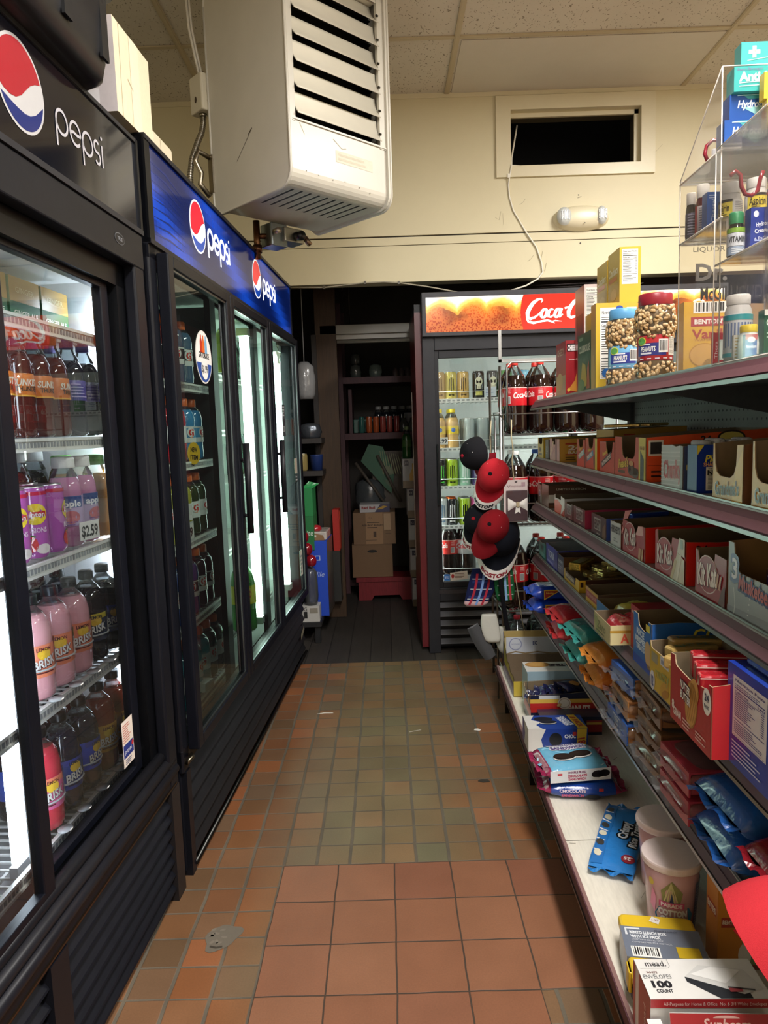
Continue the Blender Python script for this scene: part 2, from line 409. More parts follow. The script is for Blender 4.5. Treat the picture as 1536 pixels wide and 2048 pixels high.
def ceiling_material():
    m, nt, out = nodes_of('fissured_ceiling_tile'); L = nt.links
    tc = nt.nodes.new('ShaderNodeTexCoord')
    wr = N(nt, 'ShaderNodeTexNoise', Scale=25.0); L.new(tc.outputs['Object'], wr.inputs['Vector'])
    va = nt.nodes.new('ShaderNodeVectorMath'); va.operation = 'MULTIPLY_ADD'; va.inputs[1].default_value = (.05, .05, 0)
    L.new(wr.outputs['Color'], va.inputs[0]); L.new(tc.outputs['Object'], va.inputs[2])
    mp = N(nt, 'ShaderNodeMapping'); mp.inputs['Scale'].default_value = (1, .45, 1); L.new(va.outputs[0], mp.inputs[0])
    v = N(nt, 'ShaderNodeTexVoronoi', Scale=105.0); L.new(mp.outputs[0], v.inputs['Vector'])
    n2 = N(nt, 'ShaderNodeTexNoise', Scale=30.0); L.new(tc.outputs['Object'], n2.inputs['Vector'])
    th = mth(nt, 'MULTIPLY', n2.outputs[0], .42)
    pit = mth(nt, 'LESS_THAN', v.outputs['Distance'], mth(nt, 'SUBTRACT', th, .0))
    st = N(nt, 'ShaderNodeTexNoise', Scale=2.2, Detail=4.0); L.new(tc.outputs['Object'], st.inputs['Vector'])
    c = ramp(nt, st.outputs[0], [(.25, 'd0c8b8'), (.7, 'dcd5c6')])
    c = mixc(nt, pit, c, srgb('978c7a'))
    b = N(nt, 'ShaderNodeBsdfPrincipled', Roughness=.9); L.new(c, b.inputs['Base Color'])
    bp = N(nt, 'ShaderNodeBump', Strength=.5, Distance=.003); bp.invert = True; L.new(pit, bp.inputs['Height']); L.new(bp.outputs[0], b.inputs['Normal'])
    L.new(b.outputs[0], out.inputs['Surface']); return m
def paint_material(name, c0, c1, rough=.5):
    m, nt, out = nodes_of(name); L = nt.links
    tc = nt.nodes.new('ShaderNodeTexCoord')
    n = N(nt, 'ShaderNodeTexNoise', Scale=3.0, Detail=6.0, Roughness=.7); L.new(tc.outputs['Object'], n.inputs['Vector'])
    n2 = N(nt, 'ShaderNodeTexNoise', Scale=70.0, Detail=2.0); L.new(tc.outputs['Object'], n2.inputs['Vector'])
    b = N(nt, 'ShaderNodeBsdfPrincipled', Roughness=rough); L.new(ramp(nt, n.outputs[0], [(.25, c0), (.75, c1)]), b.inputs['Base Color'])
    bp = N(nt, 'ShaderNodeBump', Strength=.12, Distance=.002); L.new(n2.outputs[0], bp.inputs['Height']); L.new(bp.outputs[0], b.inputs['Normal'])
    L.new(b.outputs[0], out.inputs['Surface']); return m
M_FLOOR, M_PLANK, M_CEIL = floor_material(), plank_material(), ceiling_material()
M_WALL = paint_material('cream_paint', 'd3c8a4', 'd9ceaa'); M_TRIM = paint_material('cream_gloss_paint', 'd6cba9', 'dcd2b3', .35)
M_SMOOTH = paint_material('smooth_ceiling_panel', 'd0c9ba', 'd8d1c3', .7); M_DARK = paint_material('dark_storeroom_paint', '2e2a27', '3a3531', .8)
M_TEE = paint_material('cream_ceiling_rail', 'b8a98a', 'c6b899', .4)
def pl(vs, m, name, parent=None):
    b = MB(); b.add(vs, [(0, 1, 2, 3)], 'ffffff', m); return struct(b, name, parent=parent)
CH = 2.93
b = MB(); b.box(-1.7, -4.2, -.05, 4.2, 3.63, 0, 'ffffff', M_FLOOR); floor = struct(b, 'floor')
b = MB(); F = Face(b, lambda u, v, h: (u, v, .0005+h), 'card')
pp = []
for i in range(22):
    a = 2*PI*i/22; r = 1+.12*math.sin(3*a+1)+.08*math.sin(5*a)
    pp.append((-.432+.042*r*math.cos(a), 1.605+.044*r*math.sin(a)+.012*math.cos(a)))
F.poly(pp, '686054'); F.line([(-.455, 1.575), (-.44, 1.57), (-.425, 1.573)], .006, '3f382f', 2)
for k in range(9): F.ell(-.432+rnd.uniform(-.03, .03), 1.61+rnd.uniform(-.028, .03), .008, .004, '766d60', 2, 8, rnd.uniform(0, 3))
b.build('cement_patch', floor)
b = MB(); b.box(-1.7, 3.6305, -.05, 4.2, 5.9, -.002, 'ffffff', M_PLANK); struct(b, 'floor_storeroom')
b = MB(); b.box(-1.7, -4.2, CH, 4.2, 3.95, CH+.05, 'ffffff', M_CEIL); ceil = struct(b, 'ceiling')
b = MB(); b.box(.40, 3.44, CH-.004, 1.59, 3.945, CH-.001, 'ffffff', M_SMOOTH); b.build('smooth_panel', ceil)
k = 0
for X in (-2.08+.05, -.86, .376, 1.60, 2.83, 4.05):
    if X < -1.65: continue
    k += 1; b = MB()
    b.box(X-.0125, -4.2, CH-.0075, X+.0125, 3.945, CH-.0005, 'ffffff', M_TEE); b.box(X-.0075, -4.2, CH-.009, X+.0075, 3.945, CH-.0075, 'ffffff', M_TEE)
    struct(b, 'trim_%d' % k)
for j, Y in enumerate((3.41, 2.79, 2.18, 1.57, .96, .35)):
    k += 1; b = MB()
    for x0, x1 in ((-1.7, -.8725), (-.8475, .3635), (.3885, 1.5875), (1.6125, 4.2)): b.box(x0, Y-.0115, CH-.0065, x1, Y+.0115, CH-.0005, 'ffffff', M_TEE)
    struct(b, 'trim_%d' % k)
# --- beam wall over the storeroom opening: boards with open seams and a framed vent hole
YB = 3.95
b = MB()
vx0, vx1, vz0, vz1 = .704, 1.383, 2.553, 2.83
for (x0, z0, x1, z1) in ((-1.7, 2.2235, vx0, CH), (vx1, 2.2235, 4.2, CH), (vx0, 2.2235, vx1, vz0), (vx0, vz1, vx1, CH)):
    b.box(x0, YB, z0, x1, YB+.10, z1, 'ffffff', M_WALL)
b.box(-1.7, YB+.004, 2.1765, 4.2, YB+.10, 2.2165, 'ffffff', M_WALL)
b.box(-1.7, YB+.002, 1.985, 4.2, YB+.10, 2.172, 'ffffff', M_WALL)
b.box(-1.7, YB+.012, 2.17, 4.2, YB+.08, 2.225, '2a2620', 'card')
b.box(-1.7, YB-.004, 2.905, 4.2, YB, CH, 'ffffff', M_TRIM)
wb = struct(b, 'wall_back')
b = MB(); F = flat(b, (0, YB-.0006, 0), (1, 0, 0), (0, 0, 1), 'card')
F.ell(.855, 2.905, .011, .009, '2b2620'); F.ell(.857, 2.906, .004, .004, '8a7a5a', 2)
F.ell(1.06, 2.40, .004, .003, '4a4234'); F.line([(1.055, 2.385), (1.075, 2.392)], .003, '8a8068'); F.ell(1.07, 2.155, .004, .004, '3a3226')
for (x, z, q) in ((.84, 2.09, 1), (.79, 2.07, 2), (.86, 2.03, 3), (1.28, 2.86, 4), (.62, 2.3, 5), (.75, 2.36, 6)):
    F.line([(x, z), (x+.02, z+.014*(-1)**q), (x+.03, z+.03)], .002, 'a3987a')
F.line([(.66, 2.32), (.663, 2.26)], .0015, 'b0a486'); F.line([(1.46, 2.6), (1.5, 2.64)], .0015, 'b0a486')
b.build('wall_marks', wb)
b = MB()   # vent frame
o0, o1, p0, p1 = .627, 1.457, 2.497, 2.899
for poly in ([(o0, p0), (o1, p0), (vx1, vz0), (vx0, vz0)], [(o1, p0), (o1, p1), (vx1, vz1), (vx1, vz0)], [(o1, p1), (o0, p1), (vx0, vz1), (vx1, vz1)], [(o0, p1), (o0, p0), (vx0, vz0), (vx0, vz1)]):
    b.prism(poly, YB-.016, YB-.0005, 'ffffff', M_TRIM, axis='y')
struct(b, 'window_1')
b = MB()   # reveal of the hole and the dark duct behind it
t = .022
for (x0, z0, x1, z1) in ((vx0, vz0, vx0+t*.3, vz1), (vx1-t, vz0, vx1, vz1), (vx0, vz1-t, vx1, vz1)):
    b.box(x0, YB+.03, z0, x1, YB+.045, z1, 'ffffff', M_TRIM)
b.box(vx0, YB+.10, vz0-.02, vx1+.02, YB+.16, vz0, '55503f', 'card'); b.box(vx1, YB+.1, vz0, vx1+.02, YB+.16, vz1, '55503f', 'card'); b.box(vx0-.02, YB+.1, vz1, vx1+.02, YB+.16, vz1+.02, '55503f', 'card'); b.box(vx0-.02, YB+.1, vz0, vx0, YB+.16, vz1, '55503f', 'card')
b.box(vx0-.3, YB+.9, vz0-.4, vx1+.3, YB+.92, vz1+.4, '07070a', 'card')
struct(b, 'window_2')
# --- room shell
pl([(-1.7, -4.2, 0), (-1.7, 5.9, 0), (-1.7, 5.9, CH), (-1.7, -4.2, CH)], M_WALL, 'wall_left')
pl([(4.2, -4.2, 0), (4.2, 3.95, 0), (4.2, 3.95, CH), (4.2, -4.2, CH)], M_WALL, 'wall_right')
pl([(-1.7, -4.2, 0), (4.2, -4.2, 0), (4.2, -4.2, CH), (-1.7, -4.2, CH)], M_WALL, 'wall_front')
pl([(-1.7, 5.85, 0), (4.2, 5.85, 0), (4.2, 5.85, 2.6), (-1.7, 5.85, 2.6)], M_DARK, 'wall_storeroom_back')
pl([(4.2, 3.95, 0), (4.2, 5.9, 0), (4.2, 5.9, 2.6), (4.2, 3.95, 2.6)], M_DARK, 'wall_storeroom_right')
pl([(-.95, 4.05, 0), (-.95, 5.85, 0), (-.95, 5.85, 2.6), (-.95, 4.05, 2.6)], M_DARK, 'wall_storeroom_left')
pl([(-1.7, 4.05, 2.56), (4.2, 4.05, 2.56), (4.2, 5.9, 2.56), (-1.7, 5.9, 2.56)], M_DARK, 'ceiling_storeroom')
k = 20
for X in (-1.35, -.33, .12, .9, 1.7):
    k += 1; b = MB(); b.box(X-.035, 4.06, 2.30, X+.035, 5.84, 2.555, '4a3d30', 'wood'); struct(b, 'trim_%d' % k)
# crumbs on the floor
def scrap(x, y, pts, col, name, lab, cat):
    b = MB(); b.prism([(px, py) for px, py in pts], .0006, .0022, col, 'card'); one(b, name, lab, cat, (x, y, 0), rnd.uniform(-.5, .5))
scrap(-.296, 2.967, [(-.035, .004), (0, .008), (.03, -.004), (.034, -.012), (0, -.001)], 'd8d2c6', 'paper_sliver', 'thin white paper sliver on the tiles near the glass-door cooler', 'litter')
scrap(.333, 2.752, [(-.012, -.006), (.01, -.008), (.014, .003), (0, .01), (-.012, .004)], 'f1ede4', 'paper_scrap', 'small white paper scrap on the tiles toward the shelves', 'litter')
scrap(.301, 2.336, [(-.02, 0), (-.005, -.012), (.02, -.01), (.016, .006), (-.008, .01)], '35302a', 'leaf_scrap', 'dark grey leaf-like scrap on the tiles beside the shelves', 'litter')
scrap(.08, 2.75, [(-.02, 0), (.03, .012), (.031, .015), (-.02, .004)], 'b9b0a0', 'thread_scrap', 'pale thread lying on the mid-aisle tiles', 'litter')
# =================================================================== GLASS-DOOR COOLERS ON THE LEFT
BK, BK2, BK3 = '0d0f17', '121319', '08090c'
def arcpts(cx, cy, r, a0, a1, n=16, ry=None):
    return [(cx+r*math.cos(a0+(a1-a0)*i/n), cy+(ry or r)*math.sin(a0+(a1-a0)*i/n)) for i in range(n+1)]
def globe(F, u, v, r, l=1, dim=False):
    W, Rr, B = ('e8e6e4', 'c8202e', '123a8c') if not dim else ('b4b2b2', '98202c', '1d2a66')
    F.ell(u, v, r, r, W, l, 40)
    q = r*.93
    top = arcpts(u, v, q, math.radians(22), math.radians(196), 24)
    low = [(u-.75*q, v-.38*q), (u-.5*q, v-.42*q), (u-.25*q, v-.38*q), (u, v-.24*q), (u+.22*q, v-.04*q), (u+.45*q, v+.16*q), (u+.68*q, v+.29*q)]
    F.poly(top+low, Rr, l+1)
    bot = arcpts(u, v, q, math.radians(208), math.radians(352), 24)
    up_ = [(u+.8*q, v-.30*q), (u+.6*q, v-.46*q), (u+.35*q, v-.58*q), (u+.1*q, v-.62*q), (u-.2*q, v-.60*q), (u-.5*q, v-.55*q)]
    F.poly(bot+up_, B, l+1)
def softword(F, u, v, x, col, l=2, w=.12):
    """the thin rounded lower-case word pepsi; x = x-height, (u, v) left end of the baseline"""
    t = w*x
    def ln(p): F.line([(u+a*x, v+b*x) for a, b in p], t, col, l)
    def P(o):
        ln([(o+.05, -.5), (o+.05, .5)]); ln(arcpts(o+.5, .5, .45, PI, -PI, 26))
    P(0)
    ln(arcpts(1.62, .5, .45, 0, math.radians(318), 24)); ln([(1.19, .44), (1.45, .52), (1.75, .48), (2.07, .52)])
    P(2.2)
    s = arcpts(3.58, .72, .24, math.radians(40), math.radians(255), 12)+arcpts(3.62, .26, .24, math.radians(75), math.radians(-145), 12)
    ln([(3.30+(a-3.30)*1.0, b) for a, b in s])
    ln([(4.1, 0), (4.1, .95)]); F.ell(u+4.1*x, v+1.25*x, .085*x, .085*x, col, l, 10)
def slats(b, y0, y1, z0, z1, n, x=0, col=BK2, dep=.03):
    h = (z1-z0)/n
    for i in range(n):
        a = z0+i*h
        b.prism([(x-dep, a+h*.95), (x, a+h*.12), (x, a+h*.02), (x-dep*.25, a), (x-dep*1.0, a+h*.8)], y0, y1, col, 'black', axis='w') if False else None
        vs = []
        for y in (y0, y1): vs += [(x-dep, y, a+h*.98), (x-.002, y, a+h*.2), (x, y, a+h*.1), (x-.006, y, a+h*.02), (x-dep, y, a+h*.75)]
        b.add(vs, [(0, 1, 6, 5), (1, 2, 7, 6), (2, 3, 8, 7), (3, 4, 9, 8), (0, 4, 3, 2, 1), (5, 6, 7, 8, 9)], col, 'black')
def wire_shelf(root, y0, y1, z, x0=-.60, x1=-.085, n=None, lab=None):
    b = MB()
    b.box(x1-.006, y0, z-.014, x1, y1, z+.012, 'd9d7cf', 'plastic')                 # front rail
    n2 = int((y1-y0)/.0125)
    for i in range(n2):                                                             # little slots of the tag moulding
        y = y0+(y1-y0)*(i+.5)/n2; b.box(x1, y-.0035, z-.006, x1+.0012, y+.0035, z+.004, '8f9092', 'plastic')
    b.box(x1+.0, y0, z+.006, x1+.003, y1, z+.012, 'efeee8', 'plastic'); b.box(x1, y0, z-.014, x1+.003, y1, z-.009, 'efeee8', 'plastic')
    m = int((y1-y0)/.024)
    for i in range(m+1):
        y = y0+(y1-y0)*i/m; b.box(x0, y-.0018, z-.004, x1-.006, y+.0018, z+.0, 'd0d0cc', 'plastic')
    for x in (x0, (x0+x1)/2, x1-.05): b.box(x-.003, y0, z-.010, x+.003, y1, z-.004, 'c8c8c4', 'plastic')
    return b.build('shelf', root)
def cabinet(root, y0, y1, H, x0=-.72, zin0=.34, zin1=1.64, side='15161c', liner='dfe2e4', inx=-.075):
    b = MB(); t = .045
    b.box(x0, y0, .02, 0-.012, y0+t, H, side, 'black'); b.box(x0, y1-t, .02, -.012, y1, H, side, 'black')
    b.box(x0, y0+t, .02, x0+t, y1-t, H, side, 'black'); b.box(x0+t, y0+t, H-.03, -.03, y1-t, H, side, 'black')
    b.box(x0+t, y0+t, .02, -.10, y1-t, .05, side, 'black')
    b.build('cabinet', root)
    b = MB(); e = .004
    b.box(x0+t, y0+t, zin0-.03, x0+t+e, y1-t, zin1+.02, liner, 'plastic')
    b.box(x0+t, y0+t, zin0-.03, inx, y0+t+e, zin1+.02, liner, 'plastic'); b.box(x0+t, y1-t-e, zin0-.03, inx, y1-t, zin1+.02, liner, 'plastic')
    b.box(x0+t, y0+t, zin0-.035, inx, y1-t, zin0-.03, '9a9c9c', 'plastic'); b.box(x0+t, y0+t, zin1+.02, inx, y1-t, zin1+.025, liner, 'plastic')
    for y in (y0+t+.02, (y0+y1)/2, y1-t-.02):
        b.box(x0+t+e, y-.012, zin0, x0+t+e+.012, y+.012, zin1, 'b9bcbc', 'metal')
    b.build('liner', root)
# ---------------- near cooler (two sliding doors, lamp in its sign is off)
Y0 = .58
c1 = thing('drink_cooler', 'near black drink cooler with sliding glass doors and an unlit dark sign', 'cooler', Kw(0, Y0, 0), -AK)
L1 = 1.805-Y0
cabinet(c1, 0, L1, 1.912, zin0=.41, zin1=1.56)
b = MB()
b.box(-.02, 0, 1.700, .0, L1, 1.912, BK, 'gloss'); b.box(-.02, 0, 1.905, .004, L1, 1.914, '2a2a2c', 'black'); b.box(-.02, 0, 1.693, .006, L1, 1.705, '26262a', 'black')
b.box(-.02, L1-.012, 1.7, .005, L1, 1.912, BK3, 'black')
F = flat(b, (.0005, 0, 0), (0, 1, 0), (0, 0, 1), 'gloss')
globe(F, 1.297-Y0, 1.813, .077, dim=True); softword(F, 1.412-Y0, 1.783, .048, 'b4b1b6')
globe(F, .70-Y0, 1.813, .077, dim=True); softword(F, .815-Y0, 1.783, .048, 'cfccd0')
b.build('sign_panel', c1)
b = MB()   # fixed face frame
b.box(-.03, L1-.058, .30, .0, L1, 1.693, BK2, 'black', .006); b.box(-.03, 0, .30, .0, .05, 1.693, BK2, 'black', .006)
b.box(-.03, 0, 1.610, .002, L1, 1.693, BK2, 'black', .006); b.box(-.09, .05, 1.56, -.03, L1-.058, 1.615, BK3, 'black')
b.box(-.09, L1-.10, .39, -.03, L1-.05, 1.6, BK3, 'black')
for k, (zz, xx) in enumerate(((.395, -.012), (.372, .0), (.345, .006))): b.tube([(xx-.012, 0.01, zz), (xx-.012, L1-.01, zz)], .014, ('17171b', '202024', '1b1b20')[k], 'black', 10)
b.box(-.09, .0, .33, -.02, L1, .385, BK3, 'black'); b.box(-.03, 0, .30, -.002, L1, .335, BK2, 'black')
b.box(-.002, .02, .307, .002, L1-.02, .311, '6a5848', 'metal')
F = flat(b, (.0025, 0, 0), (0, 1, 0), (0, 0, 1), 'black')
F.ell(1.665-Y0, 1.652, .026, .0125, '55565a', 1, 24); F.ell(1.665-Y0, 1.652, .024, .0108, '1b1b1e', 2, 24); F.txt('TRUE', 1.665-Y0, 1.652, .008, '77787c', 3, bold=.02)
b.build('face_frame', c1)
def slider(y0, y1, x, w):
    b = MB(); z0, z1 = .40, 1.575
    for (a0, c0, a1, c1_) in ((y0, z0, y0+w, z1), (y1-.036, z0, y1, z1), (y0+w, z0, y1-.03, z0+.018), (y0+w, z1-.028, y1-.03, z1)):
        b.box(x-.022, a0, c0, x, a1, c1_, BK, 'black', .003)
    b.box(x, y0+w-.02, z0+.02, x+.004, y0+w-.012, z1-.03, '24252b', 'black')
    d = b.build('door', c1)
    b = MB(); b.quad((x-.010, y0+w, z0+.018), (x-.010, y1-.03, z0+.018), (x-.010, y1-.03, z1-.028), (x-.010, y0+w, z1-.028), 'e4ebea', 'glass'); b.build('glass', d)
    return d
d_r = slider(1.222-Y0, 1.690-Y0, -.045, .042); d_l = slider(.63-Y0, 1.212-Y0, -.015, .062)
b = MB(); F = flat(b, (-.044, 0, 0), (0, 1, 0), (0, 0, 1), 'print')      # paper notice in the corner of the right door
F.poly([(1.585-Y0, .445), (1.645-Y0, .445), (1.645-Y0, .555), (1.585-Y0, .555)], 'e6d9cc')
F.para(1.59-Y0, .502, .048, .045, 8, 'c2786a', 2, .45); F.rect(1.588-Y0, .466, 1.642-Y0, .498, '22337e', 2); F.txt('pepsi', 1.612-Y0, .482, .011, 'e6e6ee', 3, w=.036); F.ell(1.637-Y0, .489, .006, .006, 'c03038', 3); F.para(1.595-Y0, .449, .04, .013, 3, '3a4470', 2, .5)
b.build('notice', d_r)
b = MB(); slats(b, .05, L1-.055, .03, .295, 7, -.004); b.box(-.035, 0, .0, .0, .05, .30, BK2, 'black'); b.box(-.035, L1-.055, .0, .0, L1, .30, '221f20', 'black'); b.box(-.035, 1.145-Y0, .02, .001, 1.205-Y0, .30, BK2, 'black'); b.box(-.05, 0.05, .02, -.036, L1-.05, .3, '050506', 'black')
b.build('grille', c1)
for z in (1.432, 1.203, .965, .688, .420): wire_shelf(c1, .05, L1-.05, z, -.66, -.072)
for yy in (1.240, 1.742):
    b = MB(); b.box(-.098, yy-.022-Y0, .44, -.088, yy+.022-Y0, 1.54, 'e6f0ff', 'led'); b.box(-.102, yy-.025-Y0, .42, -.086, yy+.025-Y0, .44, 'd0d4d8', 'plastic'); b.build('light_strip', c1)
# ---------------- far cooler (three hinged doors, lit sign)
Z0 = 1.845; L2 = 3.79-Z0
c2 = thing('drink_cooler', 'far black drink cooler with three hinged glass doors and a lit blue sign', 'cooler', Kw(0, Z0, 0), -AK)
cabinet(c2, 0, L2, 1.946, zin0=.345, zin1=1.645, liner='dfe9e4')
b = MB()
b.box(-.02, 0, 1.690, .0, L2, 1.946, BK, 'black'); b.box(-.02, 0, 1.936, .008, L2, 1.948, '1b1b20', 'black'); b.box(-.02, 0, 1.688, .008, L2, 1.700, '1b1b20', 'black')
b.box(-.02, 0, 1.69, .006, .035, 1.946, BK3, 'black'); b.box(-.02, L2-.01, 1.69, .006, L2, 1.946, BK3, 'black')
b.build('sign_box', c2)
b = MB(); F = flat(b, (.001, 0, 0), (0, 1, 0), (0, 0, 1), 'sign')
U0, U1, V0, V1 = .036, L2-.011, 1.701, 1.935
n = 60
for i in range(n):      # printed blue ground: deep navy to bright blue folds
    for j in range(8):
        u0, u1 = U0+(U1-U0)*i/n, U0+(U1-U0)*(i+1)/n; v0, v1 = V0+(V1-V0)*j/8, V0+(V1-V0)*(j+1)/8
        a = (u0-U0)/(U1-U0); k = .5+.5*math.sin(5*a*PI+j*.55); k = k*k
        F.rect(u0, v0, u1, v1, tuple((.02+.03*k, .07+.14*k, .24+.34*k)), 1)
for i in range(9): F.line([(U0+.01, V0+.02+i*.022), (U0+.12, V0+.03+i*.021), (U0+.25, V0+.026+i*.019)], [.001, .006, .001], '0a1c52', 2)
globe(F, 2.262-Z0, 1.836, .077, 3); softword(F, 2.36-Z0, 1.800, .062, 'f4f6fb', 3, .2)
globe(F, 3.035-Z0, 1.836, .077, 3); softword(F, 3.14-Z0, 1.800, .062, 'f4f6fb', 3, .2)
b.build('lit_sign', c2)
b = MB()
b.box(-.03, 0, .30, .0, .05, 1.688, BK2, 'black', .006); b.box(-.03, L2-.04, .30, .0, L2, 1.688, BK2, 'black', .006)
b.box(-.03, 0, 1.655, .0, L2, 1.688, BK2, 'black'); b.box(-.03, 0, .315, .0, L2, .365, BK2, 'black', .005)
for y in (2.475-Z0, 3.09-Z0): b.box(-.05, y-.03, .33, -.03, y+.03, 1.66, BK3, 'black')
b.box(-.05, 0.012, .0, .003, .044, .30, BK2, 'black'); b.tube([(.006, .01, .325), (.012, .012, .335), (.016, .03, .337), (.006, .05, .333)], .006, '77705f', 'metal')
b.build('face_frame', c2)
def hinged(y0, y1, hy, nm):
    b = MB(); z0, z1 = .352, 1.672; w = .040
    for (a0, q0, a1, q1) in ((y0, z0, y0+w, z1), (y1-w, z0, y1, z1), (y0+w, z0, y1-w, z0+.03), (y0+w, z1-.03, y1-w, z1)): b.box(.002, a0, q0, .034, a1, q1, BK, 'black', .004)
    for (a0, q0, a1, q1) in ((y0+w, z0+.03, y0+w+.005, z1-.03), (y1-w-.005, z0+.03, y1-w, z1-.03), (y0+w, z0+.03, y1-w, z0+.036), (y0+w, z1-.036, y1-w, z1-.03)): b.box(.024, a0, q0, .029, a1, q1, '7d8488', 'metal')
    d = b.build('door', c2)
    b = MB(); b.quad((.018, y0+w, z0+.03), (.018, y1-w, z0+.03), (.018, y1-w, z1-.03), (.018, y0+w, z1-.03), 'dcebe4', 'glass'); b.build('glass', d)
    if hy is not None:
        b = MB(); b.cyl((.056, hy, .862), (.056, hy, 1.176), .0115, '141418', 'black', 12)
        for z in (.925, 1.118): b.cyl((.03, hy, z), (.054, hy, z), .006, '141418', 'black', 8)
        b.build('handle', d)
    return d
da = hinged(1.885-Z0, 2.470-Z0, None, 'a'); db = hinged(2.480-Z0, 3.085-Z0, 2.497-Z0, 'b'); dc = hinged(3.095-Z0, 3.755-Z0, 3.12-Z0, 'c')
b = MB(); F = flat(b, (.0335, 0, 0), (0, 1, 0), (0, 0, 1), 'print'); F.l = 1   # oval price sticker on door 1
F = flat(b, (.019, 0, 0), (0, 1, 0), (0, 0, 1), 'print'); u, v = 2.185-Z0, 1.44
F.ell(u, v, .078, .078, 'e8e4de', 1, 36); F.ell(u, v, .073, .073, 'f3efe9', 2, 36)
F.poly(arcpts(u, v, .073, PI+.25, 2*PI-.25, 24), '2b4f9c', 3)
for q, (du, c) in enumerate(((-.022, 'c03a1e'), (.0, 'e2682a'), (.024, '7fb2d4'))): F.poly([(u+du-.011, v+.012), (u+du+.011, v+.012), (u+du+.011, v+.044), (u+du+.005, v+.056), (u+du+.005, v+.064), (u+du-.005, v+.064), (u+du-.005, v+.056), (u+du-.011, v+.044)], c, 3)
F.txt('GATORADE', u, v+.006, .017, '26262c', 4, w=.10, bold=.02); F.ell(u, v-.035, .033, .031, 'f3efe9', 5, 24); F.txt('$1.99', u, v-.034, .022, '222228', 6, w=.052, bold=.02)
b.build('price_sticker', da)
b = MB(); F = flat(b, (.0195, 0, 0), (0, 1, 0), (0, 0, 1), 'print')
F.rect(3.335-Z0, 1.19, 3.40-Z0, 1.335, '3a3a3e', 1); F.rect(3.34-Z0, 1.27, 3.395-Z0, 1.33, '5a5a5e', 2); F.txt('20', 3.367-Z0, 1.225, .028, 'd8d8d8', 2); F.para(3.343-Z0, 1.28, .045, .05, 4, 'c8c8c8', 3)
F.rect(3.60-Z0, 1.00, 3.66-Z0, 1.075, 'c9b8a4', 1); F.rect(3.60-Z0, .955, 3.66-Z0, .995, '2b2b2e', 1); F.para(3.605-Z0, .96, .05, .03, 2, 'bbbbbb', 2); F.rect(3.63-Z0, .47, 3.69-Z0, .60, 'd8d2c4', 1); F.para(3.635-Z0, .48, .05, .1, 5, '7a8a8a', 2)
b.build('notice', dc)
b = MB(); F = flat(b, (.006, 0, 0), (0, 1, 0), (0, 0, 1), 'print'); u, v = 3.38-Z0, 1.555
st = []
for i in range(10): r = (.062, .024)[i % 2]; a = PI/2+i*PI/5; st.append((u+r*math.cos(a), v+r*1.15*math.sin(a)))
F.poly(st, 'c9a224', 1); F.poly([(u-.03, v+.05), (u+.035, v+.03), (u+.035, v+.02), (u-.03, v+.04)], '2a2618', 2); F.txt('N', u, v, .03, '6b5410', 2)
b.build('star_tag', dc)
b = MB()
slats(b, .045, L2-.005, .035, .305, 5, .0, '1e1f22', .022); b.tube([(.002, .04, .022), (.002, L2, .022)], .008, '3a3a38', 'metal'); b.box(-.05, .02, .02, -.03, L2, .31, '060607', 'black')
F = flat(b, (.001, 0, 0), (0, 1, 0), (0, 0, 1), 'print'); F.poly([(L2-.14, .125), (L2-.05, .15), (L2-.05, .178), (L2-.14, .155)], '8f8871', 3)
b.build('grille', c2)
for z in (1.363, 1.115, .868, .615, .345): wire_shelf(c2, .058, 2.583-Z0, z, -.64, -.075)
for z in (1.44, 1.215, .715, .36): wire_shelf(c2, 2.605-Z0, 3.085-Z0, z, -.64, -.16)
for z in (1.44, 1.0, .715, .36): wire_shelf(c2, 3.10-Z0, L2-.05, z, -.64, -.16)
b = MB(); b.box(-.66, 2.585-Z0, .345, -.075, 2.60-Z0, 1.655, '4a5050', 'plastic'); b.box(-.672, .05, .345, -.664, 2.585-Z0, 1.655, '6c7476', 'plastic'); b.box(-.664, .051, .345, -.08, .056, 1.655, '4c5254', 'plastic'); b.build('bay_shade_lining', c2)  # bay divider; unlit shade of the first bay put into the dark panel colours
b = MB(); b.box(-.085, .058, .42, -.065, .076, 1.60, 'e8fff4', 'bay_fill'); b.build('light_tube', c2)  # added hidden strip that brightens the first bay
for y in (3.045-Z0, 3.685-Z0):
    b = MB(); b.box(-.085, y-.022, .42, -.050, y+.026, 1.61, 'e8fff4', 'tube', .01); b.box(-.092, y-.03, .39, -.045, y+.034, .42, 'd8dcd8', 'plastic'); b.box(-.092, y-.03, 1.61, -.045, y+.034, 1.64, 'd8dcd8', 'plastic'); b.build('light_tube', c2)
# ---------------- what stands on top of them
b = MB()
def rr(x0, x1, y0, y1, r, z):
    pts = []
    for (cx, cy, a0) in ((x1-r, y1-r, 0), (x0+r, y1-r, PI/2), (x0+r, y0+r, PI), (x1-r, y0+r, 1.5*PI)):
        for k in range(6): a = a0+k*PI/10; pts.append((cx+r*math.cos(a), cy+r*math.sin(a), z))
    return pts
b.loft([rr(.03, .37, .03, .47, .04, 0), rr(.012, .388, .012, .488, .055, .012), rr(.004, .396, .004, .496, .06, .05), rr(-.005, .405, -.005, .505, .065, .19)], '101013', 'plastic')
b.loft([rr(-.02, .42, -.02, .52, .075, .185), rr(-.02, .42, -.02, .52, .075, .225)], '141417', 'plastic')
for k in range(3): b.box(.396, .12+k*.15, .04, .402, .15+k*.15, .18, '0c0c0e', 'plastic')
one(b, 'storage_bin', 'black plastic tote bin overhanging the top of the near cooler', 'bin', Kw(-.34, 1.085, 1.9145), -AK)
b = MB()
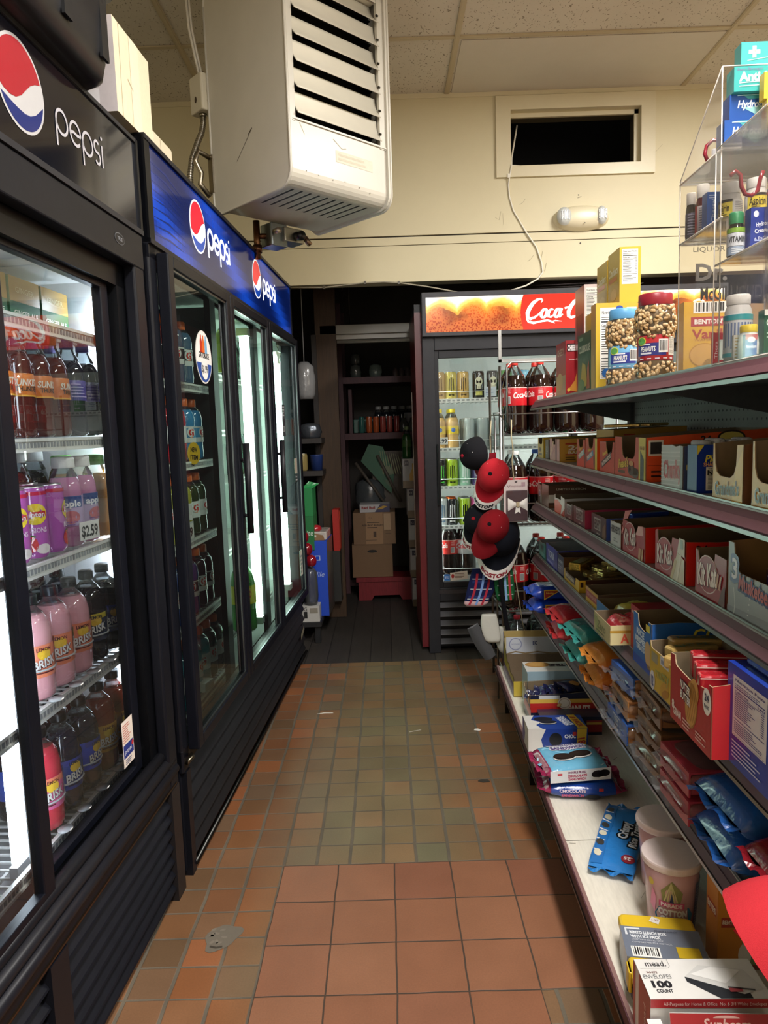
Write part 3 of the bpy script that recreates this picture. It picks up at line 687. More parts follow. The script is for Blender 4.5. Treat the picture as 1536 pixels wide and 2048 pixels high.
b.box(-.26, 0, 0, 0, .215, .205, 'd9ccb0', 'card', cols=['cabda0', 'd9cdb2', 'bdb4b4', 'd9cdb2', 'b9ab92', 'e0d3b4'])
b.box(-.26, .005, .205, -.02, .10, .2075, 'cdbf9f', 'card'); b.prism([(-.10, .2), (-.02, .205), (-.03, .215), (-.09, .212)], .04, .10, 'b89b6a', 'card', axis='x') if False else None
b.add([(-.03, .12, .206), (-.03, .20, .206), (-.06, .20, .232), (-.06, .12, .226)], [(0, 1, 2, 3)], 'b59a6c', 'card')
F = flat(b, (-.26, -.0003, 0), (1, 0, 0), (0, 0, 1), 'card'); F.poly([(.02, .0), (.10, .0), (.12, .05), (.02, .07)], 'b84450'); F.rect(.13, .005, .22, .05, 'd4cfcf'); F.para(.135, .01, .07, .035, 4, '8b8690', 2)
F.line([(.20, .05), (.21, .09), (.20, .13), (.215, .16)], .004, 'efecec', 2)
F = flat(b, (.0003, 0, 0), (0, 1, 0), (0, 0, 1), 'card'); F.line([(.03, .0), (.032, .205)], .002, 'c2b494'); F.line([(.07, .10), (.10, .085)], .002, 'b5a786', 2); F.rect(.09, 0, .145, .205, 'e4d9bd', 1)
one(b, 'carton', 'tall cream cardboard carton standing on the coolers behind the black bin', 'box', Kw(-.005, 1.715+.012, 1.9485), -AK)
b = MB(); b.box(-.2, 0, 0, 0, .16, .055, 'd8ccb0', 'card', .012); F = flat(b, (.0004, 0, 0), (0, 1, 0), (0, 0, 1), 'card'); F.line([(.06, .006), (.06, .05)], .002, 'b5a98c'); one(b, 'carton', 'low cream carton lying on the far cooler, touching the tall one', 'box', Kw(-.012, 1.955, 1.9485), -AK)
b = MB()
def pf(a, c): 
    x, y = a*2-1, c*2-1; q = max(0, 1-x**4)*max(0, 1-y**4); return (x*.11, y*.11, .085*q**.6+.006*math.sin(9*x+5*y)*q)
b.grid(pf, 14, 14, 'd2c6ab', 'cloth'); b.box(-.1, -.1, 0, .1, .1, .004, 'c8bca0', 'cloth'); one(b, 'cloth_bundle', 'cream cloth bundle lying on top of the far cooler', 'cloth', Kw(-.14, 2.29, 1.9485), -AK)
b = MB()
b.grid(lambda a, c: ((a*2-1)*.10, (c*2-1)*.16, .075*max(0, 1-(a*2-1)**4)**.6*max(0, 1-(c*2-1)**4)**.6), 12, 14, 'b6ab94', 'cloth'); b.box(-.09, -.15, 0, .09, .15, .004, 'a89e88', 'cloth')
one(b, 'cloth_bundle', 'grey-beige cloth bundle on the far cooler, below the heater valve', 'cloth', Kw(-.13, 3.18, 1.9485), -AK)
# =================================================================== HEATER, WALL FITTINGS, CABLES
RH = math.atan2(.314, .325)
h = thing('unit_heater', 'cream louvred unit heater hanging under the ceiling at the left', 'heater', (-.316, 2.6, 2.08), RH)
CR = 'c9c4b6'
WX, DY, HZ = .452, .4435, .785
def rprof(y0, y1, z0, z1, r, n=7):
    pts = []
    for (cy, cz, a0) in ((y1-r, z1-r, 0), (y0+r, z1-r, PI/2), (y0+r, z0+r, PI), (y1-r, z0+r, 1.5*PI)):
        for k in range(n): a = a0+k*PI/2/(n-1); pts.append((cy+r*math.cos(a), cz+r*math.sin(a)))
    return pts
for nm, x0, x1 in (('side_panel', -.014, .0), ('side_panel', WX, WX+.014)):
    b = MB(); pr = rprof(-.052, DY, -.03, HZ, .055)
    rings = [[(x, y, z) for y, z in pr] for x in (x0, x1)]
    b.loft(rings, CR if nm else CR, 'paintmetal', smooth=False)
    e = .006 if x0 < 0 else -.006
    b.tube([((x0 if x0 < 0 else x1), y, z) for y, z in pr]+[((x0 if x0 < 0 else x1), *pr[0])], .005, CR, 'paintmetal', 6)
    if x0 < 0: F = Face(b, lambda u, v, hh: (x0-.0005-hh, u, v), 'card'); F.line([(.17, .21), (.27, .13)], .0022, '5d5648'); F.line([(.165, .215), (.19, .20)], .004, '4d463a')
    b.build(nm, h)
b = MB()   # wrap: top, back, bottom, lower front
pr = rprof(-.04, DY-.01, -.022, HZ-.008, .05)
z_open0, z_open1 = .195, .70
wrap = [p for p in pr]
b.loft([[(x, y, z) for y, z in wrap] for x in (.0, WX)], CR, 'paintmetal', cap=False, smooth=True) if False else None
n = len(pr)
def strip(seq):
    vs = [(x, y, z) for y, z in seq for x in (0, WX)]
    b.add(vs, [(2*i, 2*i+1, 2*i+3, 2*i+2) for i in range(len(seq)-1)], CR, 'paintmetal', False)
top = [(-.04, .70)]+[p for p in pr[7:14]][::-1]+[p for p in pr[0:7]][::-1]+[p for p in pr[21:28]][::-1]+[p for p in pr[14:21]][::-1]+[(-.04, z_open0)]
strip(top)
for x0, x1 in ((0, .022), (WX-.03, WX)): b.box(x0, -.043, z_open0-.01, x1, -.030, z_open1+.01, CR, 'paintmetal')
b.box(0, -.046, z_open0-.006, WX, -.030, z_open0, CR, 'paintmetal')
F = Face(b, lambda u, v, hh: (u, v, -.0225-hh), 'card')
for i in range(10):
    x = .035+i*.039; F.rect(x, .015, x+.011, .20, '0d0d0d', 1); F.rect(x-.004, .012, x, .203, 'e3decf', 1); F.ell(x+.0055, .015, .0055, .0055, '0d0d0d', 1, 10); F.ell(x+.0055, .20, .0055, .0055, '0d0d0d', 1, 10)
F = flat(b, (0, -.0405, 0), (1, 0, 0), (0, 0, 1), 'card'); F.line([(.04, .185), (.06, .15)], .002, 'bdb6a3'); F.line([(.19, .165), (.23, .14), (.25, .145)], .0025, 'aaa390'); F.rect(.20, .09, .38, .13, 'd2ccb8'); F.para(.21, .095, .15, .03, 2, 'c3bca6', 2)
for q in range(6): F.ell(.05+.06*q+rnd.uniform(0, .02), .012+rnd.uniform(0, .02), .002, .002, '6a6250')
b.build('casing', h)
b = MB(); b.box(.004, .03, .15, WX-.004, .04, .74, '3b3a36', 'metal')
for i in range(12): b.box(.01, .012, .2+i*.042, WX-.01, .03, .2+i*.042+.004, '4c4a45', 'metal')
b.build('heat_exchanger', h)
for i in range(6):
    b = MB(); z = z_open0+.012+i*.0835; tilt = (.5, .62, .5, .68, .56, .95)[i]
    seq = []
    for k in range(9):
        t = k/8; y = -.058+.05*t*math.sin(tilt)*1.2+.010*math.sin(PI*t); zz = z+.081*t*math.cos(tilt*.5)
        seq.append((y, zz))
    yy = 0
    vs = [(x, y+yy, q) for y, q in seq for x in (.025, WX-.034)]+[(x, y+yy+.003, q) for y, q in seq for x in (.025, WX-.034)]
    m_ = len(seq)
    fs = [(2*a, 2*a+1, 2*a+3, 2*a+2) for a in range(m_-1)]+[(2*m_+2*a, 2*m_+2*a+2, 2*m_+2*a+3, 2*m_+2*a+1) for a in range(m_-1)]+[(0, 2*m_, 2*m_+1, 1), (2*m_-2, 2*m_-1, 4*m_-1, 4*m_-2)]
    fs += [(2*a+1, 2*m_+2*a+1, 2*m_+2*a+3, 2*a+3) for a in range(m_-1)]
    b.add(vs, fs, 'dcd6c4' if i % 2 else 'e0dac9', 'paintmetal', True)
    b.cyl((WX-.034, -.045, z+.03), (WX-.026, -.045, z+.03), .004, '39352d', 'metal', 8)
    b.build('louver', h)
b = MB(); b.box(.02, -.03, .70, WX-.03, .02, .712, CR, 'paintmetal')
for x in (.10, .22, .34): b.cyl((x, -.035, .703), (x, -.028, .703), .006, '7a7466', 'metal', 8)
b.build('top_flange', h)
for x, y in ((.05, .05), (.40, .05), (.05, .39), (.40, .39)): b = MB(); b.cyl((x, y, HZ-.01), (x, y, HZ+.066), .006, '8f8a80', 'metal', 8); b.build('hanger_rod', h)
b = MB(); b.box(-.02, DY-.01, .06, .03, DY+.02, .20, '9d9484', 'metal'); b.tube([(-.012, DY+.01, .19), (-.06, DY+.02, .21), (-.075, DY+.02, .17), (-.05, DY+.02, .13), (-.06, DY+.02, .09), (-.02, DY+.02, .05)], .010, 'a39a89', 'metal'); b.build('wall_bracket', h)
b = MB()
b.cyl((.16, .42, -.02), (.16, .42, -.17), .014, '6b4b35', 'metal', 10); b.cyl((.16, .42, -.115), (.16, .42, -.145), .019, '5d4030', 'metal', 10)
b.box(.19, .36, -.12, .27, .44, -.03, '8e979c', 'metal', .006); b.box(.24, .34, -.10, .34, .42, -.045, 'a9a79c', 'metal', .006); b.cyl((.30, .34, -.075), (.30, .30, -.08), .018, '3b3a3a', 'metal', 10); b.cyl((.20, .35, -.07), (.20, .32, -.07), .012, 'c9c4b4', 'metal', 10); b.cyl((.16, .42, -.08), (.21, .40, -.075), .011, '6b4b35', 'metal', 8); b.cyl((.35, .35, -.07), (.37, .34, -.10), .012, '88705c', 'metal', 8)
b.build('gas_valve', h)
# junction box with conduit and cable on the heater's far side
j = thing('junction_box', 'cream junction box with flexible conduit on the left back edge of the heater', 'electrical box', (-.667, 2.945, 2.445), RH)
b = MB(); b.box(-.028, -.045, 0, .028, .045, .135, 'cfc7b0', 'paintmetal', .008)
F = flat(b, (0, -.0453, 0), (1, 0, 0), (0, 0, 1), 'card')
for z in (.035, .07, .105): F.ell(.004, z, .011, .013, 'b0a68c', 1, 16); F.ell(.004, z, .009, .011, 'd3cbb4', 2, 16)
F = Face(b, lambda u, v, hh: (-.0283-hh, u, v), 'card'); F.ell(.0, .045, .008, .012, '4a3a28', 1)
b.build('box', j)
b = MB(); pts = [(0, 0, 0), (0, 0, -.03), (-.01, .0, -.07), (-.035, 0, -.12), (-.06, 0, -.18), (-.072, 0, -.24), (-.072, 0, -.29)]
b.tube(pts, .010, 'b9b3a4', 'metal', 10)
for a, c in zip(pts[:-1], pts[1:]):
    for k in range(6):
        p = Vector(a).lerp(Vector(c), k/6); q = Vector(a).lerp(Vector(c), (k+.35)/6); b.cyl(p, q, .0118, '8f897b', 'metal', 8)
b.cyl((0, 0, -.012), (0, 0, .004), .016, '8b8576', 'metal', 10); b.build('conduit', j)
b = MB()
for dx in (0, .012): b.tube([(-.004+dx, 0, .13), (-.02+dx, 0, .2), (-.04+dx, 0, .30), (-.045+dx, 0, .40), (-.043+dx, 0, .478)], .0052, 'cfc8b6', 'plastic', 8)
b.build('cable', j)
# emergency light
e = thing('emergency_light', 'oval cream emergency light with two lamp heads on the back wall', 'emergency light', (1.072, 3.95, 2.28))
b = MB()
def eo(a, c):   # superellipse dome
    th = a*2*PI; r = c; x = .148*abs(math.cos(th))**.85*math.copysign(1, math.cos(th)); z = .064*abs(math.sin(th))**.9*math.copysign(1, math.sin(th))
    d = (1-r**3.2); return (x*r, -.062*d**.6 if d > 0 else 0, z*r)
b.grid(eo, 40, 10, 'e4dabb', 'paintmetal'); F = Face(b, lambda u, v, hh: (u, -.0625-hh, v), 'card'); F.ell(.004, -.038, .004, .003, '6b614a', 1); b.build('housing', e)
for s in (-1, 1):
    b = MB(); cx = s*.098
    def lz(a, c):
        th = a*2*PI; return (cx+.040*c*math.cos(th)*(1 if s < 0 else .72), -.046-.022*(1-c*c)**.5-(.004 if c < .9 else 0)-(.0 if s < 0 else .0), .002+.047*c*math.sin(th))
    b.grid(lz, 24, 6, 'c9ccc8', 'plastic'); 
    for q in range(5): b.box(cx-.02+q*.009, -.073, -.02+.004*(q % 2), cx-.017+q*.009, -.066, .026, 'e6e8e4', 'metal')
    b.lathe([(.036, 0), (.038, .004), (.036, .008)], 'c8bd9a', 'paintmetal', 24, smooth=True) if False else None
    b.build('lamp_head', e)
# white cord from the vent hole down to the cooler below
b = MB(); f = lambda x, z, y=3.943: (x, y, z)
b.tube([(.76, 4.06, 2.80), (.745, 4.02, 2.74), (.712, 3.96, 2.60), (.705, 3.930, 2.55), (.695, 3.930, 2.50), (.69, 3.944, 2.46), (.695, 3.944, 2.40), (.715, 3.944, 2.33), (.78, 3.944, 2.22), (.835, 3.944, 2.14), (.862, 3.944, 2.06), (.868, 3.943, 2.01), (.84, 3.935, 1.975), (.77, 3.90, 1.935), (.68, 3.86, 1.905)], .0042, 'e4dfcf', 'plastic', 8)
b.tube([(.708, 3.94, 2.555), (.74, 4.0, 2.575), (.78, 4.01, 2.572), (.81, 4.03, 2.56)], .0042, 'e4dfcf', 'plastic', 8)
b.box(.684, 3.926, 2.492, .698, 3.934, 2.512, 'e8e3d2', 'plastic')
one(b, 'power_cord', 'white cord hanging from the wall vent down to the red-signed cooler', 'cable')
b = MB(); b.tube([(-.50, 3.945, 1.975), (-.30, 3.944, 1.968), (-.1, 3.944, 1.985), (.02, 3.944, 1.988), (.1, 3.944, 1.98), (.25, 3.942, 1.955), (.42, 3.92, 1.915)], .0038, 'a9a18c', 'plastic', 8)
for x, z in ((-.30, 1.968), (-.08, 1.986), (.1, 1.98)): b.box(x-.006, 3.936, z-.008, x+.006, 3.949, z+.008, '5b5344', 'plastic')
one(b, 'wall_cable', 'thin grey cable clipped along the lower edge of the beam', 'cable')
# =================================================================== BOTTLES AND CANS
PROF = {
 'sport': dict(p=[(.034, 0), (.0385, .006), (.0395, .02), (.038, .045), (.0385, .06), (.0385, .112), (.0395, .118), (.0395, .135), (.036, .155), (.027, .170), (.018, .178), (.0165, .186)], fill=.165, cap=(.0195, .176, .202), lab=(.058, .112, .0389)),
 'litre': dict(p=[(.022, .003), (.030, 0), (.0365, .006), (.0385, .018), (.0385, .05), (.038, .10), (.0385, .118), (.0375, .138), (.033, .158), (.025, .172), (.016, .181), (.0125, .187), (.0118, .194)], fill=.171, cap=(.0165, .189, .209), lab=(.048, .112, .0389)),
 'slim': dict(p=[(.026, 0), (.032, .005), (.033, .02), (.031, .06), (.033, .075), (.033, .125), (.031, .145), (.022, .172), (.0135, .188), (.012, .198)], fill=.165, cap=(.0145, .192, .212), lab=(.078, .122, .0335)),
 'two': dict(p=[(.034, .006), (.044, 0), (.053, .012), (.054, .04), (.052, .10), (.0535, .12), (.0535, .20), (.051, .215), (.043, .25), (.026, .278), (.0155, .292), (.0135, .302)], fill=.252, cap=(.0155, .296, .314), lab=(.122, .200, .0540)),
 'juice': dict(p=[(.028, 0), (.033, .005), (.034, .02), (.032, .05), (.034, .07), (.034, .11), (.033, .13), (.027, .155), (.020, .168), (.0195, .176)], fill=.15, cap=(.0235, .170, .194), lab=(.045, .110, .0345)),
}
ROOTS = {}
def bottle(name, kind, liq, cap, lab, label, cat, loc, rotz=0, group=None, art=None, liqmat='liquid', seg=20, glassy='e9eff0'):
    key = (kind, liq, cap, lab, art.__name__ if art else None, liqmat)
    if key in ROOTS: return dup(ROOTS[key], loc, rotz, label, group)
    d = PROF[kind]; t = thing(name, label, cat, loc, rotz, group); ROOTS[key] = t
    b = MB(); p = d['p']; f = d['fill']
    lo = [q for q in p if q[1] < f]; hi = [q for q in p if q[1] >= f]
    r = lo[-1][0]+(hi[0][0]-lo[-1][0])*(f-lo[-1][1])/(hi[0][1]-lo[-1][1]); mid = (r, f)
    if liqmat: b.lathe(lo+[mid], liq, liqmat, seg); 
    else: b.lathe(lo+[mid], liq, 'clear', seg, cap=False)
    b.lathe([mid]+hi, glassy, 'clear', seg, cap=False); b.build('bottle_body', t)
    b = MB(); cr, z0, z1 = d['cap']; b.lathe([(cr, z0), (cr*1.02, z0+.002), (cr*1.0, z1-.003), (cr*.9, z1)], cap, 'plastic', 16); b.build('cap', t)
    if lab:
        b = MB(); z0, z1, r = d['lab']; b.lathe([(r, z0), (r+.0003, z0+.001), (r+.0003, z1-.001), (r, z1)], lab, 'print', seg, cap=False)
        if art: art(cylface(b, r+.0006, z0, 0, step=.008), z1-z0)
        b.build('label', t)
    return t
def can(name, r, hgt, body, top, label, cat, loc, rotz=0, group=None, art=None, seg=18):
    key = ('can', r, hgt, body, top, art.__name__ if art else None)
    if key in ROOTS: return dup(ROOTS[key], loc, rotz, label, group)
    t = thing(name, label, cat, loc, rotz, group); ROOTS[key] = t
    b = MB(); b.lathe([(r*.78, 0), (r*.93, .006), (r, .012), (r, hgt-.014), (r*.93, hgt-.006), (r*.86, hgt-.003)], body, 'foil' if False else 'gloss', seg, cap=False)
    if art: art(cylface(b, r+.0004, .0, 0, step=.008, m='gloss'), hgt)
    b.build('can_body', t)
    b = MB(); b.lathe([(r*.86, hgt-.004), (r*.88, hgt), (r*.82, hgt), (r*.78, hgt-.005), (.001, hgt-.005)], top, 'metal', seg, cap=False); b.box(-.003, -.010, hgt-.005, .006, .010, hgt-.003, 'b8b8b8', 'metal'); b.build('lid', t)
    return t
def a_brisk(bg, ink):
    def art(F, H):
        F.rect(-.03, .052, .03, H, bg, 1); F.txt('BRISK', 0, H*.46, .017, 'f4f2ee', 3, w=.05, bold=.03, shear=.25, rot=.2); F.txt('BRISK', .001, H*.45, .017, ink, 2, w=.054, bold=.06, shear=.25, rot=.2)
        F.ell(.0, H*.72, .014, .011, 'f3c53a', 2, 12); F.para(-.02, .006, .04, .018, 3, ink, 2, .4); F.rect(.034, .01, .05, .05, 'efe7e0', 2); F.rect(.034, .04, .05, .07, ink, 2)
        F.txt('LEMON', 0, H-.008, .007, ink, 2, w=.03, bold=.03)
    return art
A_PINK = a_brisk('f08a64', '5a1c22'); A_PINK.__name__ = 'pk'; A_LEM = a_brisk('d6c23e', '10121c'); A_LEM.__name__ = 'lm'; A_BLU = a_brisk('3b49a8', '10142c'); A_BLU.__name__ = 'bl'; A_ORG = a_brisk('e0a63a', '5a2018'); A_ORG.__name__ = 'og'
def a_g(F, H):
    F.rect(-.03, 0, .03, H*.3, 'e8e8e6', 1); F.ell(0, H*.62, .016, .017, 'f0f0ee', 1, 16); F.txt('G', 0, H*.62, .022, 'd9261c', 2, bold=.04); F.rect(-.1, H-.006, .1, H-.002, 'e8e8e6', 1); F.poly([(-.006, H*.3), (.004, H*.3), (.01, H*.5), (0, H*.42)], 'e8762a', 2)
def a_lipton(F, H):
    F.rect(-.09, H*.88, .09, H*.93, 'c42a4a', 1); F.ell(0, H*.62, .024, .021, 'f2d53a', 2, 20); F.rect(-.021, H*.585, .021, H*.655, 'c1272f', 3); F.txt('Lipton', 0, H*.62, .0105, 'ffffff', 4, w=.036, bold=.02)
    F.txt('FUSIONS', 0, H*.40, .010, 'f4d8ee', 2, w=.042, bold=.03); F.ell(-.012, H*.2, .013, .016, 'd23a3a', 2, 14); F.poly([(-.02, H*.30), (-.012, H*.26), (-.002, H*.31), (-.012, H*.34)], '3f8a3a', 3); F.ell(.012, H*.13, .016, .010, 'f3e9e6', 2, 14)
    F.rect(.055, H*.12, .075, H*.36, 'd8e8d4', 2); F.para(.05, H*.45, .03, H*.4, 9, 'f0d6ee', 2, .3)
def a_sun(F, H):
    F.txt('SUNKIST', 0, H*.62, .013, 'f6efe0', 2, w=.06, bold=.03, shear=.2); F.txt('THUNDER', 0, H*.34, .009, '3a1c10', 2, w=.05, bold=.03); F.ell(.03, H*.4, .012, .012, 'c43a1a', 2, 12); F.rect(.05, H*.2, .068, H*.6, '201410', 2); F.rect(-.1, 0, .1, .003, 'f0b040', 2)
def a_pur(F, H): F.para(-.02, .005, .04, H-.01, 5, 'b9a9e6', 2, .35); F.rect(.03, .005, .05, H-.008, '8a6fd0', 2)
def a_apple(F, H): F.rect(-.03, H*.62, .03, H, '2f4a8e', 1); F.txt('apple', 0, H*.76, .014, 'f2f2f6', 2, w=.05, bold=.03); F.ell(0, H*.3, .02, .014, 'c25a6a', 2, 14); F.para(-.02, .0, .04, .012, 2, '8a4a9a', 2, .4)
def a_coke(F, H):
    F.rect(-.17, H-.003, .17, H-.001, 'f2efe9', 1)
    for s in (-.085, .06): F.txt('Coca-Cola', s, H*.6, .026, 'f4f0ea', 2, w=.095, bold=.02, shear=.3, rot=.08)
    F.rect(-.022, H*.1, .0, H*.5, 'f0ede6', 2); F.rect(-.02, H*.12, -.002, H*.48, '9c9c9c', 3); F.para(-.02, H*.6, .035, H*.3, 4, 'f0b8b4', 2, .4)
def a_diet(F, H):
    for s in (-.085, .06): F.txt('Diet Coke', s, H*.55, .026, 'c4202a', 2, w=.095, bold=.03, rot=.05)
    F.rect(-.17, H-.003, .17, H-.001, 'c8202a', 1)
# ---- near cooler, in its own frame (x outwards, y along the aisle)
BX = -.115
def K3(x, y, z): return Kw(x, y, z)
SH = dict(A=1.446, B=1.217, C=.979, D=.702, E=.434)
def pos(n, i):
    return 'nearest' if i == 0 else ('farthest' if i == n-1 else ORD[i]+' from the near end')
rowD = [('e7a6ae', 'f08a64', A_PINK, 'pink lemonade'), ('e7a6ae', 'f08a64', A_PINK, 'pink lemonade'), ('e7a6ae', 'f08a64', A_PINK, 'pink lemonade'), ('1a1216', '1d2848', A_LEM, 'dark tea with a yellow-topped label'), ('15131a', '2b3f86', A_BLU, 'dark tea with an all-blue label')]
for i, (l, lb, art, nm) in enumerate(rowD):
    y = (1.375, 1.456, 1.537, 1.618, 1.70)[i]
    lbl = {0: 'nearest of three pink lemonade bottles, half hidden by the door stile of the near cooler', 1: 'middle of three pink lemonade bottles on the fourth shelf of the near cooler', 2: 'farthest of three pink lemonade bottles, beside the dark tea in the near cooler', 3: 'dark lemon tea bottle with yellow-topped label right beside the pink bottles', 4: 'dark tea bottle with blue label at the far end of the pink bottle row'}[i]
    bottle('tea_bottle', 'litre', l, '15171c', lb, lbl, 'bottle', K3(BX, y, SH['D']), -.55-.25*(i % 2), 'large bottles on the fourth shelf of the near cooler', art, 'liquid')
for i in range(4): bottle('tea_bottle', 'litre', ('9a2030', '7a1a2c', '171318', '15131a')[i], '15171c', ('c02a3a', 'c02a3a', '1d2848', '2b3f86')[i], ('dark red drink bottle standing behind the nearest pink bottle', 'dark red drink bottle standing behind the middle pink bottle', 'dark tea bottle standing behind the farthest pink bottle', 'dark tea bottle standing in the second row beside the pink bottles')[i], 'bottle', K3(BX-.085, 1.40+.083*i, SH['D']), -.4, 'large bottles on the fourth shelf of the near cooler')
rowE = [('d23a4c', 'e86aa0', A_PINK, 'nearest bottle on the bottom shelf of the near cooler, filled with bright red drink'), ('0f1a34', '1c3f96', A_BLU, 'first of two dark blue drink bottles on the bottom shelf of the near cooler'), ('0f1a34', '2a4fd0', A_BLU, 'second dark blue drink bottle, plain blue label, beside the amber bottles'), ('7c2014', 'e0a63a', A_ORG, 'first amber-red bottle with yellow label on the bottom shelf of the near cooler'), ('7c2014', 'd8a63a', A_ORG, 'farthest amber-red bottle on the bottom shelf, above the paper notice')]
for i, (l, lb, art, lbl) in enumerate(rowE):
    bottle('tea_bottle', 'litre', l, '101114', lb, lbl, 'bottle', K3(BX, (1.366, 1.447, 1.535, 1.625, 1.708)[i], SH['E']), -.6+.2*(i % 3), 'large bottles on the bottom shelf of the near cooler', art)
for i in range(4): bottle('tea_bottle', 'litre', ('15131a', '3a1020', '5a1820', '5a1820')[i], '101114', ('2b3f86', 'c02a3a', 'd8a63a', 'd8a63a')[i], ('dark bottle in the second row of the bottom shelf behind the red drink', 'maroon bottle in the second row of the bottom shelf behind the first blue bottle', 'maroon bottle in the second row of the bottom shelf behind the second blue bottle', 'maroon bottle in the second row of the bottom shelf behind the amber bottles')[i], 'bottle', K3(BX-.085, 1.41+.083*i, SH['E']), -.4, 'large bottles on the bottom shelf of the near cooler')
for i in range(3): can('tea_can', .0305, .142, ('b65cae', 'b04fa6', 'b85cb0')[0], 'd0c8cc', ('violet tea can cut off by the stile on the near cooler third shelf', 'violet tea can with yellow oval badge on the third shelf of the near cooler', 'violet tea can beside the apple juice on the third shelf of the near cooler')[i], 'can', K3(BX, (1.345, 1.414, 1.484)[i], SH['C']), (-.8, -.85, .5)[i], 'violet tea cans', a_lipton)
for i in range(3): can('tea_can', .0305, .142, 'b65cae', 'd0c8cc', ('violet tea can in the second row at the near end', 'violet tea can in the middle of the second row', 'violet tea can in the second row behind the apple juice')[i]+' of the third shelf', 'can', K3(BX-.07, (1.38, 1.45, 1.52)[i], SH['C']), (-.3, .4, .9)[i], 'violet tea cans', a_lipton)
for i in range(2): bottle('juice_bottle', 'juice', 'c77aa6', 'f0efea', 'b9a0c8', ('apple juice bottle with blue band beside the violet cans', 'apple juice bottle with blue band behind the dollar 2.59 tag')[i], 'bottle', K3(BX, 1.556+.072*i, SH['C']), -.9+.7*i, 'apple juice bottles', a_apple)
for i in range(4): bottle('juice_bottle', 'juice', '241a1c', 'f0efea', None, ('white-capped dark juice bottle nearest the stile behind the violet cans', 'white-capped dark juice bottle, second behind the violet cans', 'white-capped dark juice bottle, third, behind the apple juice', 'white-capped dark juice bottle, farthest of its row on the third shelf')[i], 'bottle', K3(BX-.15, 1.475+.076*i, SH['C']+.012), 0, 'white-capped dark juice bottles')
for i in range(2): bottle('juice_bottle', 'juice', 'd8902a', '6ab04a', None, ('amber juice bottle at the far end of the third shelf', 'amber juice bottle in the second row at the far end of the third shelf')[i], 'bottle', K3(BX-.08*i, 1.705, SH['C']), 0, 'amber juice bottles')
for i in range(4): bottle('soda_bottle', 'slim', '5a1a14', 'c85a20', 'e07a26', ('orange-labelled soda bottle at the door stile on the second shelf of the near cooler', 'second orange-labelled soda bottle on the second shelf of the near cooler', 'third orange-labelled soda bottle on the second shelf of the near cooler', 'farthest orange-labelled soda bottle, next to the purple-labelled sodas')[i], 'bottle', K3(BX, 1.33+.07*i, SH['B']), -.7+.3*i, 'orange-labelled soda bottles', a_sun)
for i in range(2): bottle('soda_bottle', 'slim', '191428', '4a2f8a', '5a49a6', ('purple-labelled grape soda bottle next to the orange labels', 'purple-labelled grape soda bottle at the far end of the second shelf')[i], 'bottle', K3(BX, 1.615+.074*i, SH['B']), -.5, 'purple-labelled soda bottles', a_pur)
for i in range(5): bottle('soda_bottle', 'slim', ('5a1a14', '5a1a14', '191428', '191428', '191428')[i], ('c85a20', 'c85a20', '4a2f8a', '4a2f8a', '4a2f8a')[i], None, 'unlabelled-looking dark soda bottle, %s in the second row of the second shelf' % ORD[i], 'bottle', K3(BX-.075, 1.39+.072*i, SH['B']), 0, 'second-row soda bottles')
for i in range(3):
    b = MB(); b.box(-.14, 0, 0, 0, .115, .10, '1f6b3e', 'card')
    F = flat(b, (.0004, 0, 0), (0, 1, 0), (0, 0, 1), 'print'); F.rect(0, .05, .115, .10, 'b08a3a', 1); F.txt('GINGER ALE', .0575, .028, .011, 'e6ead8', 2, w=.09, bold=.02); F.para(.02, .008, .07, .01, 2, 'b8d0b8', 2, .4); F.txt('GINGER', .0575, .075, .012, 'e8d8a0', 2, w=.07)
    one(b, 'soda_carton', ('green and gold ginger ale carton at the near end of the near cooler top shelf', 'green and gold ginger ale carton in the middle of the near cooler top shelf', 'green and gold ginger ale carton at the far end of the near cooler top shelf')[i], 'carton', K3(-.16, 1.36+.125*i, SH['A']), -AK, 'ginger ale cartons')
for zz, ys in ((.702, (1.375, 1.456, 1.537, 1.618, 1.70)), (.434, (1.366, 1.447, 1.535, 1.625, 1.708))):
    for y in ys:
        b = MB(); b.tube([(BX+.0405*math.cos(a*PI/8), y-Y0+.0405*math.sin(a*PI/8), zz+.062) for a in range(-8, 9)], .0022, 'dfe3e4', 'milky', 5)
        b.lathe([(.0005, .0), (.014, .0), (.014, .003), (.0005, .003)], 'e2e4e4', 'milky', 16, o=(BX+.047, y-.012-Y0, zz-.001), sy=1.2); b.build('bottle_ring', c1)
b = MB(); F = flat(b, (0, 0, 0), (0, 1, 0), (0, 0, 1), 'print'); F.rect(-.032, -.02, .032, .02, 'f2f0ea', 1); F.txt('$2.59', 0, .0, .024, '1c1c20', 2, w=.054, bold=.03); b.box(-.0015, -.032, -.02, 0, .032, .02, 'e8e6e0', 'plastic')
one(b, 'price_tag', 'white dollar 2.59 price tag on the third shelf rail of the near cooler', 'price tag', K3(-.066, 1.555, 1.012), -AK-.2)
